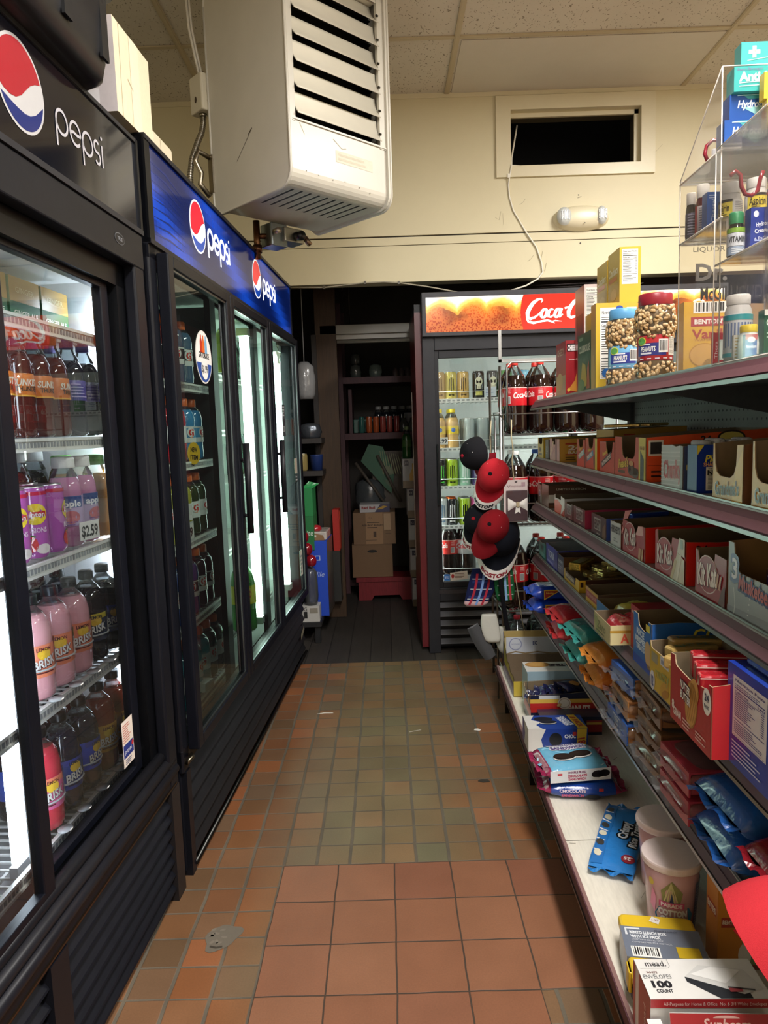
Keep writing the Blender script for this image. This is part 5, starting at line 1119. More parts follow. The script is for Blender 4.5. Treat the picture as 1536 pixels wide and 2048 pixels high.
sock('green plaid sock hanging right of the navy one', (.49, 3.02, .61), .1, .155, .085, '1f5a34', ('b03a40', '8ab0d8', '2a6a40'), None, .05)
sock('white ribbed sock hanging below the navy plaid one', (.42, 2.99, .41), 0, .125, .075, 'c9c7bd', None, None, .15)
sock('white sock behind the black strap near the shelf foot', (.475, 3.02, .345), 0, .12, .06, 'b8b8b0', None, None, .2)
b = MB(); b.tube([(.02, 0, .42), (.03, -.01, .30), (.045, -.01, .18), (.075, -.01, .05), (.10, -.02, -.10)], .010, '101014', 'cloth', 8); one(b, 'black_strap', 'black cloth strap hanging down beside the white socks', 'strap', (.445, 2.985, .10+.10))
b = MB()
b.grid(lambda a, c: (.05*(c-.5)*(1.0+.25*math.sin(PI*a)), .015*math.sin(PI*c)*-1, .16*a-.02*math.sin(PI*c)*0), 10, 8, '4e4e50', 'cloth'); b.grid(lambda a, c: (.05*(c-.5)*(1.0+.25*math.sin(PI*a)), .006, .16*a), 10, 8, '77777a', 'cloth')
one(b, 'slipper', 'grey felt slipper hanging lowest beside the black strap', 'slipper', (.425, 3.0, .215), .0, None, (0, D(-28), 0))
# =================================================================== DARK STOREROOM BEHIND THE OPENING
b = MB(); b.box(-.39, 4.58, 1.772, .80, 4.70, 1.80, '9a9488', 'paintmetal'); b.box(-.39, 4.56, 1.80, .80, 4.72, 1.858, '8f8a7e', 'paintmetal', .006); t = thing('tube_light', 'long unlit fluorescent fixture hanging in the dark storeroom', 'light fixture', (0, 0, 0)); b.build('housing', t)
b = MB(); b.box(-.385, 4.575, 1.755, -.36, 4.705, 1.80, '8a8478', 'plastic'); b.build('end_cap', t)
b = MB(); b.cyl((-.36, 4.64, 1.768), (.79, 4.64, 1.768), .016, 'b8b4a8', 'milky', 12); b.build('tube', t)
b = MB(); 
for x in (-.2, .6): b.cyl((x, 4.64, 1.858), (x, 4.64, 2.30), .003, '55524c', 'metal', 6)
b.build('hanger', t)
b = MB(); b.box(-.415, 4.56, 0, -.285, 4.62, 2.29, '44301c', 'wood'); one(b, 'wooden_post', 'rough brown wooden post standing in the storeroom', 'post')
# maroon wooden rack
r = thing('storage_rack', 'dark maroon wooden rack in the storeroom behind the red stool', 'rack', (-.335, 5.22, 0))
MR = '4a2a30'
for x in (0, 1.147):
    for y in (0, .44): b = MB(); b.box(x, y, 0, x+.045, y+.06, 2.1, MR, 'wood'); b.build('upright', r)
b = MB(); b.box(.075, .1, 1.135, .10, .42, 1.50, MR, 'wood'); b.build('side_board', r)
for z in (1.535, 1.135, .06):
    b = MB(); b.box(.045, -.012, z, 1.15, .48, z+.045, MR, 'wood'); b.build('shelf', r)
z1, z2 = 1.5815, 1.1815
def bag3(w, d, h, col, m='film', seed=1, tuck=.75):
    b = MB(); rr_ = random.Random(seed); n = 18; rings = []
    for i in range(9):
        q = i/8; s = (1-.25*q**3)*(.8+.2*math.sin(min(1, q*2.2)*PI/2)) if q < .9 else tuck*.5
        rings.append([(w/2*s*(math.cos(a*2*PI/n))*(1+rr_.uniform(-.06, .06)), d/2*s*math.sin(a*2*PI/n)*(1+rr_.uniform(-.06, .06)), h*q) for a in range(n)])
    b.loft(rings, col, m, True, True); return b
one(bag3(.085, .08, .10, '6f7876', 'film', 2), 'plastic_bag', 'lower grey bag at the left end of the rack top shelf', 'bag', (-.20, 5.36, z1))
one(bag3(.075, .07, .08, '59605f', 'film', 3), 'plastic_bag', 'upper grey bag stacked on the lower one at the left end of the rack', 'bag', (-.20, 5.36, z1+.1005))
one(bag3(.10, .08, .10, '7d8a84', 'film', 4), 'plastic_bag', 'pale green-grey bag second on the rack top shelf', 'bag', (-.055, 5.36, z1))
for i in range(3):
    b = MB(); b.lathe([(.018, 0), (.020, .01), (.020, .05), (.012, .055), (.012, .065)], '5a4c4a', 'plastic', 14); one(b, 'small_jar', ('left', 'middle', 'right')[i]+' of three small dark jars on the rack top shelf', 'jar', (.09+.045*i, 5.34, z1), 0, 'small jars on the rack top shelf')
for i, (x, c, w) in enumerate(((-.165, '2f5e58', 'teal'), (-.112, 'a04a24', 'orange'), (-.062, 'a04a24', 'rust-orange'), (-.012, '8a3a34', 'brown-red'), (.038, '8a3a34', 'dark red'), (.088, '7c3030', 'maroon'))):
    can('drink_can', .022, .118, c, '9a9a96', 'slim %s can, %s in the row on the rack middle shelf' % (w, ORD[i]), 'can', (x, 5.26, z2), -PI/2, 'slim cans on the rack middle shelf', None, 12)
for i in range(2): b = MB(); b.lathe([(.03, 0), (.034, .01), (.034, .06), (.02, .08), (.018, .1)], '4a4a48', 'gloss', 14); one(b, 'glass_jar', ('grey jar beside the maroon can on the rack', 'pale jar at the right end of the rack middle shelf')[i], 'jar', (.14+.065*i, 5.27, z2))
b = MB(); b.box(-.16, 0, 0, .0, .10, .10, '2e5a50', 'plastic', .005); one(b, 'crate', 'small teal crate behind the slim cans on the rack', 'crate', (-.07, 5.36, z2))
for i in range(6): bottle('glass_bottle', 'juice', '20242a', '8a8a88', None, 'dark bottle behind the slim cans on the rack, %s from the left' % ORD[i], 'bottle', (-.045+.06*i, 5.56, z2+.002), 0, 'dark bottles at the back of the rack', None, 'liquid', 12)
b = MB(); b.lathe([(.035, 0), (.035, .12), (.037, .125), (.037, .14)], '8f8f92', 'plastic', 16); b.lathe([(.0355, .0), (.0355, .06)], 'c8c4cc', 'print', 16, cap=False); one(b, 'white_tub', 'tall pale tub with a white label at the right end of the rack', 'tub', (.185, 5.40, z2))
# stool with cartons
s = thing('step_stool', 'low red wooden step stool on the dark storeroom floor', 'stool', (-.02, 5.08, 0))
RD2 = '7c1c24'
b = MB(); b.box(-.215, -.105, .135, .215, .105, .165, RD2, 'wood'); b.build('top', s)
b = MB(); b.prism([(-.20, .0), (-.11, .0), (-.09, .035), (.09, .035), (.11, .0), (.20, .0), (.20, .135), (-.20, .135)], -.095, -.08, RD2, 'wood', axis='y'); b.build('front_apron', s)
b = MB(); b.prism([(-.20, .0), (-.11, .0), (-.09, .035), (.09, .035), (.11, .0), (.20, .0), (.20, .135), (-.20, .135)], .08, .095, RD2, 'wood', axis='y'); b.build('back_apron', s)
CB = '785a3e'
b = MB(); b.box(-.142, 0, 0, .142, .24, .235, CB, 'card'); F = flat(b, (0, -.0004, 0), (1, 0, 0), (0, 0, 1), 'card'); F.ell(0, .185, .035, .011, '17120d', 1, 16); F.line([(-.142, .23), (.142, .23)], .004, '6b5038', 1); one(b, 'carton', 'plain brown carton with an oval hand hole on the red stool', 'box', (-.115, 5.0, .1655), .02)
b = MB(); b.box(-.148, 0, 0, .148, .24, .225, '7d5f43', 'card'); F = flat(b, (0, -.0004, 0), (1, 0, 0), (0, 0, 1), 'card')
F.rect(-.06, 0, .06, .225, '9c7856', 1); F.txt('REPUBLIC BRANDS', -.01, .135, .011, '3a2a1c', 2, w=.15, bold=.03); F.para(-.05, .148, .09, .010, 1, '4a3626', 2); F.para(-.05, .112, .09, .012, 1, '4a3626', 2); F.rect(-.008, .05, .012, .09, '4a3626', 2); F.para(-.06, .025, .12, .008, 1, '5a4432', 2); F.txt('OU', -.03, .185, .012, '5a4432', 2); F.rect(.068, .10, .115, .215, 'a98a6a', 2); F.para(.078, .07, .05, .03, 3, '5a4432', 2, .3)
one(b, 'carton', 'printed brown carton stacked on the plain carton with the hand hole', 'box', (-.095, 5.0, .4015), -.02)
b = MB(); b.box(-.105, 0, 0, .105, .16, .055, 'b8b4b4', 'card'); F = flat(b, (0, -.0004, 0), (1, 0, 0), (0, 0, 1)); F.poly([(.0, 0), (.105, 0), (.105, .055), (.04, .055)], '232a52', 1); F.txt('Red Bull', -.045, .033, .017, '8a2a30', 2, w=.095, bold=.05); F.poly([(.01, .02), (.06, .045), (.09, .04), (.05, .02)], 'b08a30', 2); one(b, 'drink_carton', 'white and navy energy drink carton on top of the printed carton', 'box', (-.088, 5.01, .627), 0)
b = bag3(.24, .18, .22, '474b4d', 'film', 7); F = Face(b, lambda u, v, h: (u, -.098-h, v), 'card'); one(b, 'plastic_bag', 'grey plastic bag leaning behind the energy drink carton', 'bag', (-.12, 5.27, .627))
def sheet_sign(pts, y0, y1, col, label, nm, cat, dec=None, m='card', rz=0, loc=(0, 0, 0)):
    b = MB(); b.prism(pts, y0, y1, col, m, axis='y')
    if dec: dec(flat(b, (0, y0-.0004, 0), (1, 0, 0), (0, 0, 1)))
    return one(b, nm, label, cat, loc, rz)
def zdec(F):
    for i in range(9): F.line([(-.02+.016*i, .27-.004*i), (.0+.018*i, .10)], [.002, .006], '7a8050', 1)
    F.ell(.03, .13, .05, .028, '4a5a3c', 2, 20, -.5); F.poly([(.0, .06), (.06, .05), (.08, .02), (.05, .0)], '1f4a34', 2)
sheet_sign([(-.16, .20), (-.10, .32), (.0, .30), (.08, .10), (.055, -.04), (.03, -.02)], 0, .006, '2f5a42', 'green printed cardboard sign leaning against the rack above the cartons', 'cardboard_sign', 'sign', zdec, 'card', 0, (-.02, 5.195, .78))
for i, (a, c) in enumerate((((-.22, .97), (.02, .62)), ((-.06, 1.02), (.10, .68)))):
    b = MB(); b.tube([(a[0], 5.185-.012*i, a[1]), (c[0], 5.185-.012*i, c[1])], .012, '4c443c', 'wood', 6); one(b, 'leaning_board', ('left', 'right')[i]+' wooden slat leaning beside the green sign', 'slat')
sheet_sign([(-.10, 0), (.16, 0), (.16, .42), (-.10, .42)], 0, .008, '4a4038', 'brown cardboard sheet standing behind the green sign', 'cardboard_sheet', 'cardboard', None, 'card', 0, (.0, 5.235, .626))
# stack of gold-and-white beer cartons
for i, z in enumerate((.004, .205, .41, .61, .81)):
    b = MB(); b.box(0, 0, 0, .26, .25, .195, 'c2bec0', 'card'); F = flat(b, (0, -.0004, 0), (1, 0, 0), (0, 0, 1)); F.rect(0, 0, .26, .05, '7d6a54', 1); F.rect(.012, .15, .04, .185, '1f2440', 1); F.txt('12', .026, .167, .012, 'c8c8d0', 2, w=.015)
    for dx in (.075, .19): F.poly([(dx-.03, .05), (dx+.03, .05), (dx+.03, .09), (dx+.012, .13), (dx+.012, .165), (dx-.012, .165), (dx-.012, .13), (dx-.03, .09)], 'c79434', 2)
    one(b, 'beer_carton', ('bottom', 'second', 'third', 'fourth', 'top')[i]+' white carton with gold bottles in the stack beside the red-sided cooler', 'carton', ((.155, .145, .14, .135, .11)[i]-.0, 4.76, z), 0, 'white cartons stacked beside the red-sided cooler')
def six(F, H): F.rect(-.03, 0, .03, H, '6a9a4a', 1)
for i in range(2): bottle('soda_bottle', 'slim', '2f5a2a', '8aa070', '4a6a3a', ('left', 'right')[i]+' green bottle standing on top of the white carton stack', 'bottle', (.145+.075*i, 4.83, 1.0055), 0, 'green bottles on the carton stack', None, 'liquid', 12)
# shelving along the left, bag, soda cases
l = thing('wall_shelf', 'dark wooden wall shelves left of the post in the storeroom', 'shelf', (-.94, 4.30, 0))
for z in (.94, 1.135):
    b = MB(); b.box(0, 0, z, .56, .24, z+.03, '2a2522', 'wood'); b.build('shelf', l)
for x in (0, .50): b = MB(); b.box(x, .24, 0, x+.03, .28, 1.8, '2a2522', 'wood'); b.build('upright', l)
one(bag3(.13, .12, .22, '8a8a8a', 'film', 9), 'plastic_bag', 'clear bulging plastic bag hanging high at the end of the far cooler', 'bag', (-.47, 4.36, 1.40))
b = MB(); b.tube([(-.47, 4.36, 1.62), (-.47, 4.36, 2.3)], .003, '9a9a9a', 'plastic', 6); one(b, 'bag_string', 'pale string holding the bulging bag', 'string')
one(bag3(.14, .10, .09, '6a7078', 'foil', 11), 'crumpled_bag', 'crumpled silver bag lying on the upper dark wall shelf', 'bag', (-.45, 4.36, 1.166))
can('drink_can', .028, .105, '8a7a4a', 'a8a494', 'gold can on the lower dark wall shelf', 'can', (-.50, 4.34, .971), 0)
b = MB(); b.lathe([(.035, 0), (.04, .09), (.042, .095)], '23366a', 'plastic', 16); one(b, 'blue_cup', 'dark blue cup on the lower dark wall shelf', 'cup', (-.42, 4.36, .971))
p = thing('low_platform', 'low black platform carrying soda cases behind the far cooler', 'platform', (-.62, 3.98, 0))
b = MB(); b.box(0, 0, .10, .225, .62, .125, '1a1a1c', 'wood'); b.build('top', p)
for x in (.01, .185):
    for y in (.02, .56): b = MB(); b.box(x, y, 0, x+.03, y+.04, .10, '141416', 'wood'); b.build('leg', p)
PT = .1255
b = MB()
bl = '1c46b8'
b.box(0, 0, 0, .115, .26, .22, bl, 'card'); F = flat(b, (.1155, 0, 0), (0, 1, 0), (0, 0, 1)); F.rect(0, 0, .26, .22, '4a4a46', 1); F = flat(b, (0, -.0004, 0), (1, 0, 0), (0, 0, 1)); F.line([(.02, .06), (.025, .13)], .006, 'aebfe6', 1)
one(b, 'soda_case', 'lower blue soda case on the low platform', 'case', (-.475, 4.13, PT), -.05, 'blue soda cases')
b = MB(); b.box(0, 0, 0, .115, .26, .225, bl, 'card'); F = flat(b, (.1155, 0, 0), (0, 1, 0), (0, 0, 1)); F.rect(0, 0, .26, .225, '5a5852', 1); F = flat(b, (0, -.0004, 0), (1, 0, 0), (0, 0, 1)); F.txt('Nile', .06, .03, .03, 'a9b8dc', 1, w=.07, shear=.3); F.rect(.045, .11, .075, .14, 'a9b8dc', 1); F.rect(.05, .115, .07, .135, bl, 2)
one(b, 'soda_case', 'upper blue soda case stacked on the lower blue one', 'case', (-.475, 4.13, PT+.2205), -.05, 'blue soda cases')
b = MB(); b.box(0, 0, 0, .075, .22, .20, '1c6b38', 'card'); F = flat(b, (0, -.0004, 0), (1, 0, 0), (0, 0, 1)); F.txt('Sprite', .025, .10, .035, 'c8d8c8', 1, w=.09, shear=.2, rot=.1)
one(b, 'soda_case', 'lower green soda case at the cooler end', 'case', (-.505, 4.12, .52), 0, 'green soda cases')
b = MB(); b.box(0, 0, 0, .07, .20, .16, '1f7a40', 'card'); F = flat(b, (0, -.0004, 0), (1, 0, 0), (0, 0, 1)); F.rect(0, 0, .022, .16, 'c6ccc0', 1); b.add([(.01, 0, .16), (.07, 0, .16), (.11, .02, .185), (.05, .02, .20)], [(0, 1, 2, 3)], '2a8a4a', 'film')
one(b, 'soda_case', 'upper green soda case with torn film at the cooler end', 'case', (-.50, 4.12, .7205), 0, 'green soda cases')
b = MB(); b.box(0, 0, 0, .08, .20, .395, '20242a', 'card'); one(b, 'soda_case', 'dark case under the green soda cases at the cooler end', 'case', (-.562, 4.14, PT-.0), 0) 
b = MB(); b.box(-.02, 0, 0, .11, .2, .05, 'b8b0a8', 'film', .01); F = flat(b, (0, -.0004, 0), (1, 0, 0), (0, 0, 1)); F.poly([(0, 0), (.1, 0), (.09, .03), (.01, .05)], '8a6a4a', 1); F.rect(.02, .018, .05, .032, 'c8c2b8', 2); one(b, 'snack_pack', 'crumpled white snack pack on the upper blue case', 'package', (-.47, 4.15, PT+.447), -.05)
b = MB(); b.lathe([(.035, 0), (.04, .01), (.03, .03), (.01, .035)], 'a02028', 'film', 12); one(b, 'red_bag', 'small red bag on top of the snack pack', 'bag', (-.43, 4.2, PT+.4975))
b = MB(); b.box(0, 0, 0, .04, .3, .26, 'b8281e', 'card'); b.box(.0402, .02, .01, .042, .28, .25, 'd8442a', 'card'); one(b, 'soda_case', 'flat red case standing beyond the blue cases', 'case', (-.345, 4.46, .455), -.03)
b = MB(); b.box(0, 0, 0, .055, .3, .325, '30302e', 'card'); F = flat(b, (.0555, 0, 0), (0, 1, 0), (0, 0, 1))
for i in range(5): F.line([(.03+.05*i, .02), (.05+.05*i, .3)], .012, ('3a6a4a', 'b8b8b0')[i % 2], 1)
one(b, 'soda_case', 'dark striped case under the flat red case', 'case', (-.362, 4.46, PT+.002), -.03)
# bottles at the platform's front corner, over a shrink-wrapped base
b = MB(); b.box(0, 0, 0, .10, .10, .09, 'b8b6b0', 'card'); F = flat(b, (0, -.0004, 0), (1, 0, 0), (0, 0, 1)); F.rect(.01, .02, .03, .06, '2a2a2a', 1); F.rect(.045, .05, .09, .08, '8a8478', 1); F.txt('G', .02, .075, .022, '3a3a3a', 1)
one(b, 'tray', 'white cardboard tray on the corner of the low platform', 'tray', (-.505, 4.0, PT))
one(bag3(.09, .09, .22, 'a9b0b4', 'baggy', 13), 'clear_bag', 'clear plastic wrap over the white tray', 'bag', (-.455, 4.05, PT+.0905)) if True else None
for i in range(3): b = MB(); b.lathe([(.018, 0), (.03, .012), (.034, .035), (.028, .055), (.012, .068)], '7c1420', 'liquid', 16); one(b, 'red_bottle_top', ('lower', 'middle', 'upper')[i]+' dark red bottle lying in the clear wrap', 'bottle', (-.445-.02*i, 4.03, .44+.001+.069*i), 0, 'dark red bottles in the clear wrap')
# =================================================================== SHELVING ON THE RIGHT
def peg_material():
    m, nt, out = nodes_of('pegboard_steel'); L = nt.links
    tc = nt.nodes.new('ShaderNodeTexCoord'); sp = nt.nodes.new('ShaderNodeSeparateXYZ'); L.new(tc.outputs['Object'], sp.inputs[0])
    def fr(o, p): return mth(nt, 'SUBTRACT', mth(nt, 'FRACT', mth(nt, 'DIVIDE', o, p)), .5)
    a, c = fr(sp.outputs[1], .0254), fr(sp.outputs[2], .0254)
    d = mth(nt, 'SQRT', mth(nt, 'ADD', mth(nt, 'MULTIPLY', a, a), mth(nt, 'MULTIPLY', c, c)))
    hole = mth(nt, 'LESS_THAN', d, .14)
    n = N(nt, 'ShaderNodeTexNoise', Scale=9.0, Detail=4.0); L.new(tc.outputs['Object'], n.inputs['Vector'])
    col = mixc(nt, hole, ramp(nt, n.outputs[0], [(.3, '8c8d8a'), (.7, '9d9e9a')]), srgb('141414'))
    b = N(nt, 'ShaderNodeBsdfPrincipled', Roughness=.5); L.new(col, b.inputs['Base Color']); L.new(b.outputs[0], out.inputs['Surface']); return m
M_PEG = peg_material()
YN, YF = -.25, 2.93
g = thing('shelving_unit', 'long grey store shelving with maroon price rails along the right', 'shelving', Sw(0, 0, 0), -AS)
b = MB(); b.box(.555, YN, .0, .575, YF, 1.32, 'ffffff', M_PEG); b.build('back_panel', g)
for y in (YF-.03, 1.70, .48): b = MB(); b.box(.535, y, 0, .575, y+.03, 1.40, '77787a', 'metal'); b.build('upright', g)
SZ = dict(s1=.468, s2=.680, s3=.893, s4=1.075, s5=1.300)
MAR = '54303a'
def lip(sh, x, z, h, dx, segs):
    for y0, y1 in segs:
        b = MB(); q = .0015
        b.add([(x, y0, z-h), (x, y1, z-h), (x+dx, y1, z), (x+dx, y0, z)], [(0, 1, 2, 3)], MAR, 'card')
        b.box(x-.003, y0, z-h-.006, x+.004, y1, z-h+.001, 'a5a4a2', 'metal'); b.box(x+dx-.001, y0, z-.002, x+dx+.001, y1, z+.0015, 'a8a7a4', 'metal')
        b.add([(x-.001, y0, z-h+.004), (x-.001, y1, z-h+.004), (x+dx*.5-.002, y1, z-h*.5+.001), (x+dx*.5-.002, y0, z-h*.5+.001)], [(0, 1, 2, 3)], '5c3840', 'card')
        b.build('price_rail', sh)
for nm, z in SZ.items():
    b = MB(); b.box(.165, YN, z-.018, .555, YF-.005, z, '8b8a88', 'paintmetal'); b.box(.170, YN, z-.03, .176, YF-.005, z-.004, '8b8a88', 'paintmetal')
    sh = b.build('shelf', g)
    lip(sh, .149, z+.002, .032, .019, ((YN, .66), (.662, 1.70), (1.702, YF)))
    for y in (YF-.03, 1.68, .46):
        b = MB(); b.prism([(.20, z-.02), (.55, z-.02), (.55, z-.085), (.50, z-.075)], y, y+.004, '6f7072', 'metal', axis='y') if False else b.add([(.20, y, z-.018), (.55, y, z-.018), (.55, y, z-.095), (.50, y, z-.085), (.20, y+.004, z-.018), (.55, y+.004, z-.018), (.55, y+.004, z-.095), (.50, y+.004, z-.085)], [(0, 1, 2, 3), (7, 6, 5, 4), (0, 4, 5, 1), (1, 5, 6, 2), (2, 6, 7, 3), (3, 7, 4, 0)], '6f7072', 'metal')
        b.build('bracket', sh)
DK = .19
b = MB(); b.box(.006, YN, DK-.02, .555, YF+.03, DK, 'dbd4c5', 'wornwhite')
F = flat(b, (0, 0, DK+.0003), (1, 0, 0), (0, 1, 0), 'card'); F.line([(.01, 1.66), (.2, 1.665), (.5, 1.66)], .002, '6a6256', 1)
for i in range(46): x, y = rnd.uniform(.01, .3), rnd.uniform(1.0, 2.1); a = rnd.uniform(-.5, .5); F.line([(x, y), (x+rnd.uniform(.004, .02), y+a*.05)], rnd.uniform(.0008, .002), rnd.choice(('9c9484', 'b4ac9c', '6e665a')), 1)
dk = b.build('base_deck', g)
b = MB(); b.box(.0, YN, DK-.028, .006, YF+.03, DK+.002, MAR, 'card'); b.box(-.003, YN, DK-.032, .008, YF+.03, DK-.026, '4a4440', 'metal'); b.box(.002, YN, DK+.0, .010, YF+.03, DK+.004, '8a6a66', 'plastic'); b.build('price_rail', dk)
b = MB(); b.box(.10, YN, .0, .12, YF, DK-.02, '2c2a2a', 'metal'); b.build('kick_plate', g)
for y in (YF-.02, 2.3, 1.2):
    b = MB(); b.box(.03, y, 0, .06, y+.03, DK-.02, '3a3836', 'metal'); b.build('leg', g)
# ---------------- carton makers
INN = '75654f'
def tray(label, y0, w, z, H, x0=.172, d=.26, Hb=None, front='a0522d', side=None, inner=INN, notch=None, artF=None, artN=None, jag=0, group=None, name='display_tray', cat='tray', rz=0, hside=None):
    """open counter tray; origin at its near front bottom corner, x into the shelf, y along the aisle"""
    side = side or front; Hb = Hb or H*1.05; b = MB(); t = .0018; r_ = random.Random(int(y0*1000)); J = lambda: r_.uniform(-jag, jag)
    def wall(P, O, U, V, Nn, outc, art=None, aw=0):
        O, U, V, Nn = map(Vector, (O, U, V, Nn))
        A = [tuple(O+U*a+V*c) for a, c in P]; Bp = [tuple(O+U*a+V*c-Nn*t) for a, c in P]; n = len(P)
        b.add(A, [tuple(range(n))], outc, 'print'); b.add(Bp, [tuple(range(n-1, -1, -1))], inner, 'card')
        b.add(A+Bp, [(i, (i+1) % n, (i+1) % n+n, i+n) for i in range(n)], 'a08c6c', 'card')
        if art: art(Face(b, lambda u, v, h: tuple(O+U*u+V*v+Nn*h), 'print'))
    if notch:
        m, hn = notch[:2]; m2 = notch[2] if len(notch) > 2 else m; r = min(.02, (H-hn)*.6)
        P = [(0, 0), (w, 0), (w, H), (w-m2, H+J()), (w-m2-r*.15, hn+r), (w-m2-r*.5, hn+r*.3), (w-m2-r*1.2, hn+J()), ((w)/2, hn+J()), (m+r*1.2, hn+J()), (m+r*.5, hn+r*.3), (m+r*.15, hn+r), (m, H+J()), (0, H)]
    else:
        P = [(0, 0), (w, 0), (w, H)]+[(w*(1-i/6), H+J()) for i in range(1, 6)]+[(0, H)]
    wall(P, (0, w, 0), (0, -1, 0), (0, 0, 1), (-1, 0, 0), front, artF)
    hs = hside or H
    S1 = [(0, 0), (d, 0), (d, Hb)]+[(d*(1-i/5), hs+(Hb-hs)*(1-i/5)+J()) for i in range(1, 5)]+[(0, hs)]
    wall(S1, (0, 0, 0), (1, 0, 0), (0, 0, 1), (0, -1, 0), side, artN)
    S2 = [(0, 0), (d, 0), (d, hs), (0, Hb)]
    wall(S2, (d, w, 0), (-1, 0, 0), (0, 0, 1), (0, 1, 0), side)
    wall([(0, 0), (w, 0), (w, Hb)]+[(w*(1-i/6), Hb+J()) for i in range(1, 6)]+[(0, Hb)], (d, 0, 0), (0, 1, 0), (0, 0, 1), (1, 0, 0), side)
    b.box(t, t, .0005, d-t, w-t, .0025, inner, 'card')
    return one(b, name, label, cat, Sw(x0, y0, z+.0005), -AS+rz, group)
def cbox(label, x0, y0, z, d, w, h, col, side=None, top=None, artF=None, artN=None, artT=None, rz=0, rot=None, name='box', cat='box', group=None, m='print', bev=0):
    b = MB()
    if bev: b.box(0, 0, 0, d, w, h, col, m, bev)
    else: b.box(0, 0, 0, d, w, h, col, m, cols=[col, top or col, side or col, side or col, col, col])
    if artF: artF(Face(b, lambda u, v, q: (-q, w-u, v), 'print'))
    if artN: artN(Face(b, lambda u, v, q: (u, -q, v), 'print'))
    if artT: artT(Face(b, lambda u, v, q: (u, v, h+q), 'print'))
    R_ = None
    if rot: R_ = (rot[0], rot[1], -AS+rz)
    return one(b, name, label, cat, Sw(x0, y0, z+.0005), -AS+rz, group, R_)
def word(st, u, v, h, col, w=None, out=None, **k):
    def art(F):
        if out: F.txt(st, u+.0008, v-.0008, h, out, 1, w=w*1.04 if w else None, **dict(k, bold=k.get('bold', .03)+.03))
        F.txt(st, u, v, h, col, 2, w=w, **dict(dict(bold=.03), **k))
    return art
def arts(*a):
    def art(F):
        for f in a: f(F)
    return art
def R(u0, v0, u1, v1, c, l=1): return lambda F: F.rect(u0, v0, u1, v1, c, l)
def E_(u, v, ru, rv, c, l=1, rot=0): return lambda F: F.ell(u, v, ru, rv, c, l, 20, rot)
def PG(pts, c, l=1): return lambda F: F.poly(pts, c, l)
def LN(pts, w, c, l=1): return lambda F: F.line(pts, w, c, l)
def PR(u, v, w, h, n, c, l=2): return lambda F: F.para(u, v, w, h, n, c, l, .4)
# ---------------- fourth shelf (s4)
z = SZ['s4']; GC = 'open candy trays on the fourth shelf'
tray('small yellow candy tray at the far end of the upper candy shelf', 2.785, .115, z, .080, front='d8b832', notch=(.018, .055), artF=arts(word('Mr', .058, .035, .02, '4a3a1a', w=.04), R(.03, .012, .088, .02, '6a5426', 2)), group=GC)
cbox('dark brown narrow carton between the small yellow and pink trays', .175, 2.70, z, .2, .06, .075, '2a2224', artF=arts(PR(.01, .02, .04, .03, 4, 'b0a49a')), name='candy_carton')
tray('pink-striped candy tray with gold side reading 24', 2.49, .17, z, .080, front='c98a86', side='c89a3e', notch=(.04, .06), artF=arts(R(.10, 0, .13, .08, '7a3038', 1), LN([(.01, .02), (.07, .07)], .01, 'e0b890', 1), LN([(.03, .01), (.09, .05)], .006, 'b86a6a', 2)), artN=arts(R(.02, .06, .09, .066, 'b03a28', 1), word('24', .055, .05, .017, 'f2e6d8', w=.05, out='a83a2a'), word('BARS', .055, .033, .009, 'f2e6d8', w=.05), R(.02, .024, .09, .028, 'b03a28', 1), PR(.02, .006, .05, .014, 2, '4a3418')), group=GC)
tray('tall gold tray reading 36 in the second row with loose bars on top', 2.20, .20, z, .110, x0=.275, d=.22, front='b88a34', side='b58834', artN=arts(R(.03, .092, .065, .096, 'b03a28', 1), word('36', .045, .078, .017, 'f4ecdc', w=.034, out='a83a2a'), word('BARS', .12, .07, .016, '8a2a20', w=.09)), group=GC)
for i in range(4):
    b = MB(); b.box(-.055, -.012, 0, .055, .012, .010, 'c2a468', 'foil', .004); F = flat(b, (-.055, -.012, .0104), (1, 0, 0), (0, 1, 0)); F.rect(.02, .004, .09, .02, '3a2c20', 1)
    one(b, 'candy_bar', 'gold-wrapped bar lying %s on the tall gold tray' % ('at the front', 'second from the front', 'third from the front', 'at the back')[i], 'candy bar', Sw(.33+.035*i, 2.30+.012*i, z+.116+.0006*i), -.5+.25*i, 'bars on the tall gold tray')
RC = 'c8452a'
def reese(st, c2): return arts(PG([(.0, 0), (.0, .05), (.05, .05)], 'b83a24', 1), LN([(.012, .028), (.09, .05)], .016, c2, 1), word(st, .05, .04, .010, 'f6f0e0', w=.06, rot=.26, bold=.04), word("Reese's", .05, .058, .010, 'e8cf3a', w=.04, rot=.2, shear=.3), E_(.10, .025, .010, .022, '5a3a20', 1))
tray('orange-red candy tray with pale blue stripe beside the gold tray', 2.132, .10, z, .085, front=RC, side='e0562a', notch=(.02, .06), artF=reese('PIECES', '8ac0c8'), group=GC)
tray('orange-red candy tray with blue stripe and bright orange side', 1.995, .13, z, .090, front=RC, side='f0602a', notch=(.03, .06, .04), artF=arts(reese('PIECES', '5a9ac0'), R(.108, 0, .13, .09, 'd8c83a', 1)), artN=R(0, 0, .26, .09, 'f0602a', 1), group=GC)
tray('orange-red candy tray with dark stripe between the striped and big orange trays', 1.828, .14, z, .083, front=RC, side='d8522a', notch=(.06, .05, .015), artF=arts(LN([(.02, .02), (.11, .05)], .018, '2a2020', 1), word('NUTRAGEOUS', .066, .035, .010, 'f4ece0', w=.085, rot=.32, bold=.04), word("Reese's", .055, .055, .012, 'e8cf3a', w=.05, rot=.25, shear=.3)), group=GC)
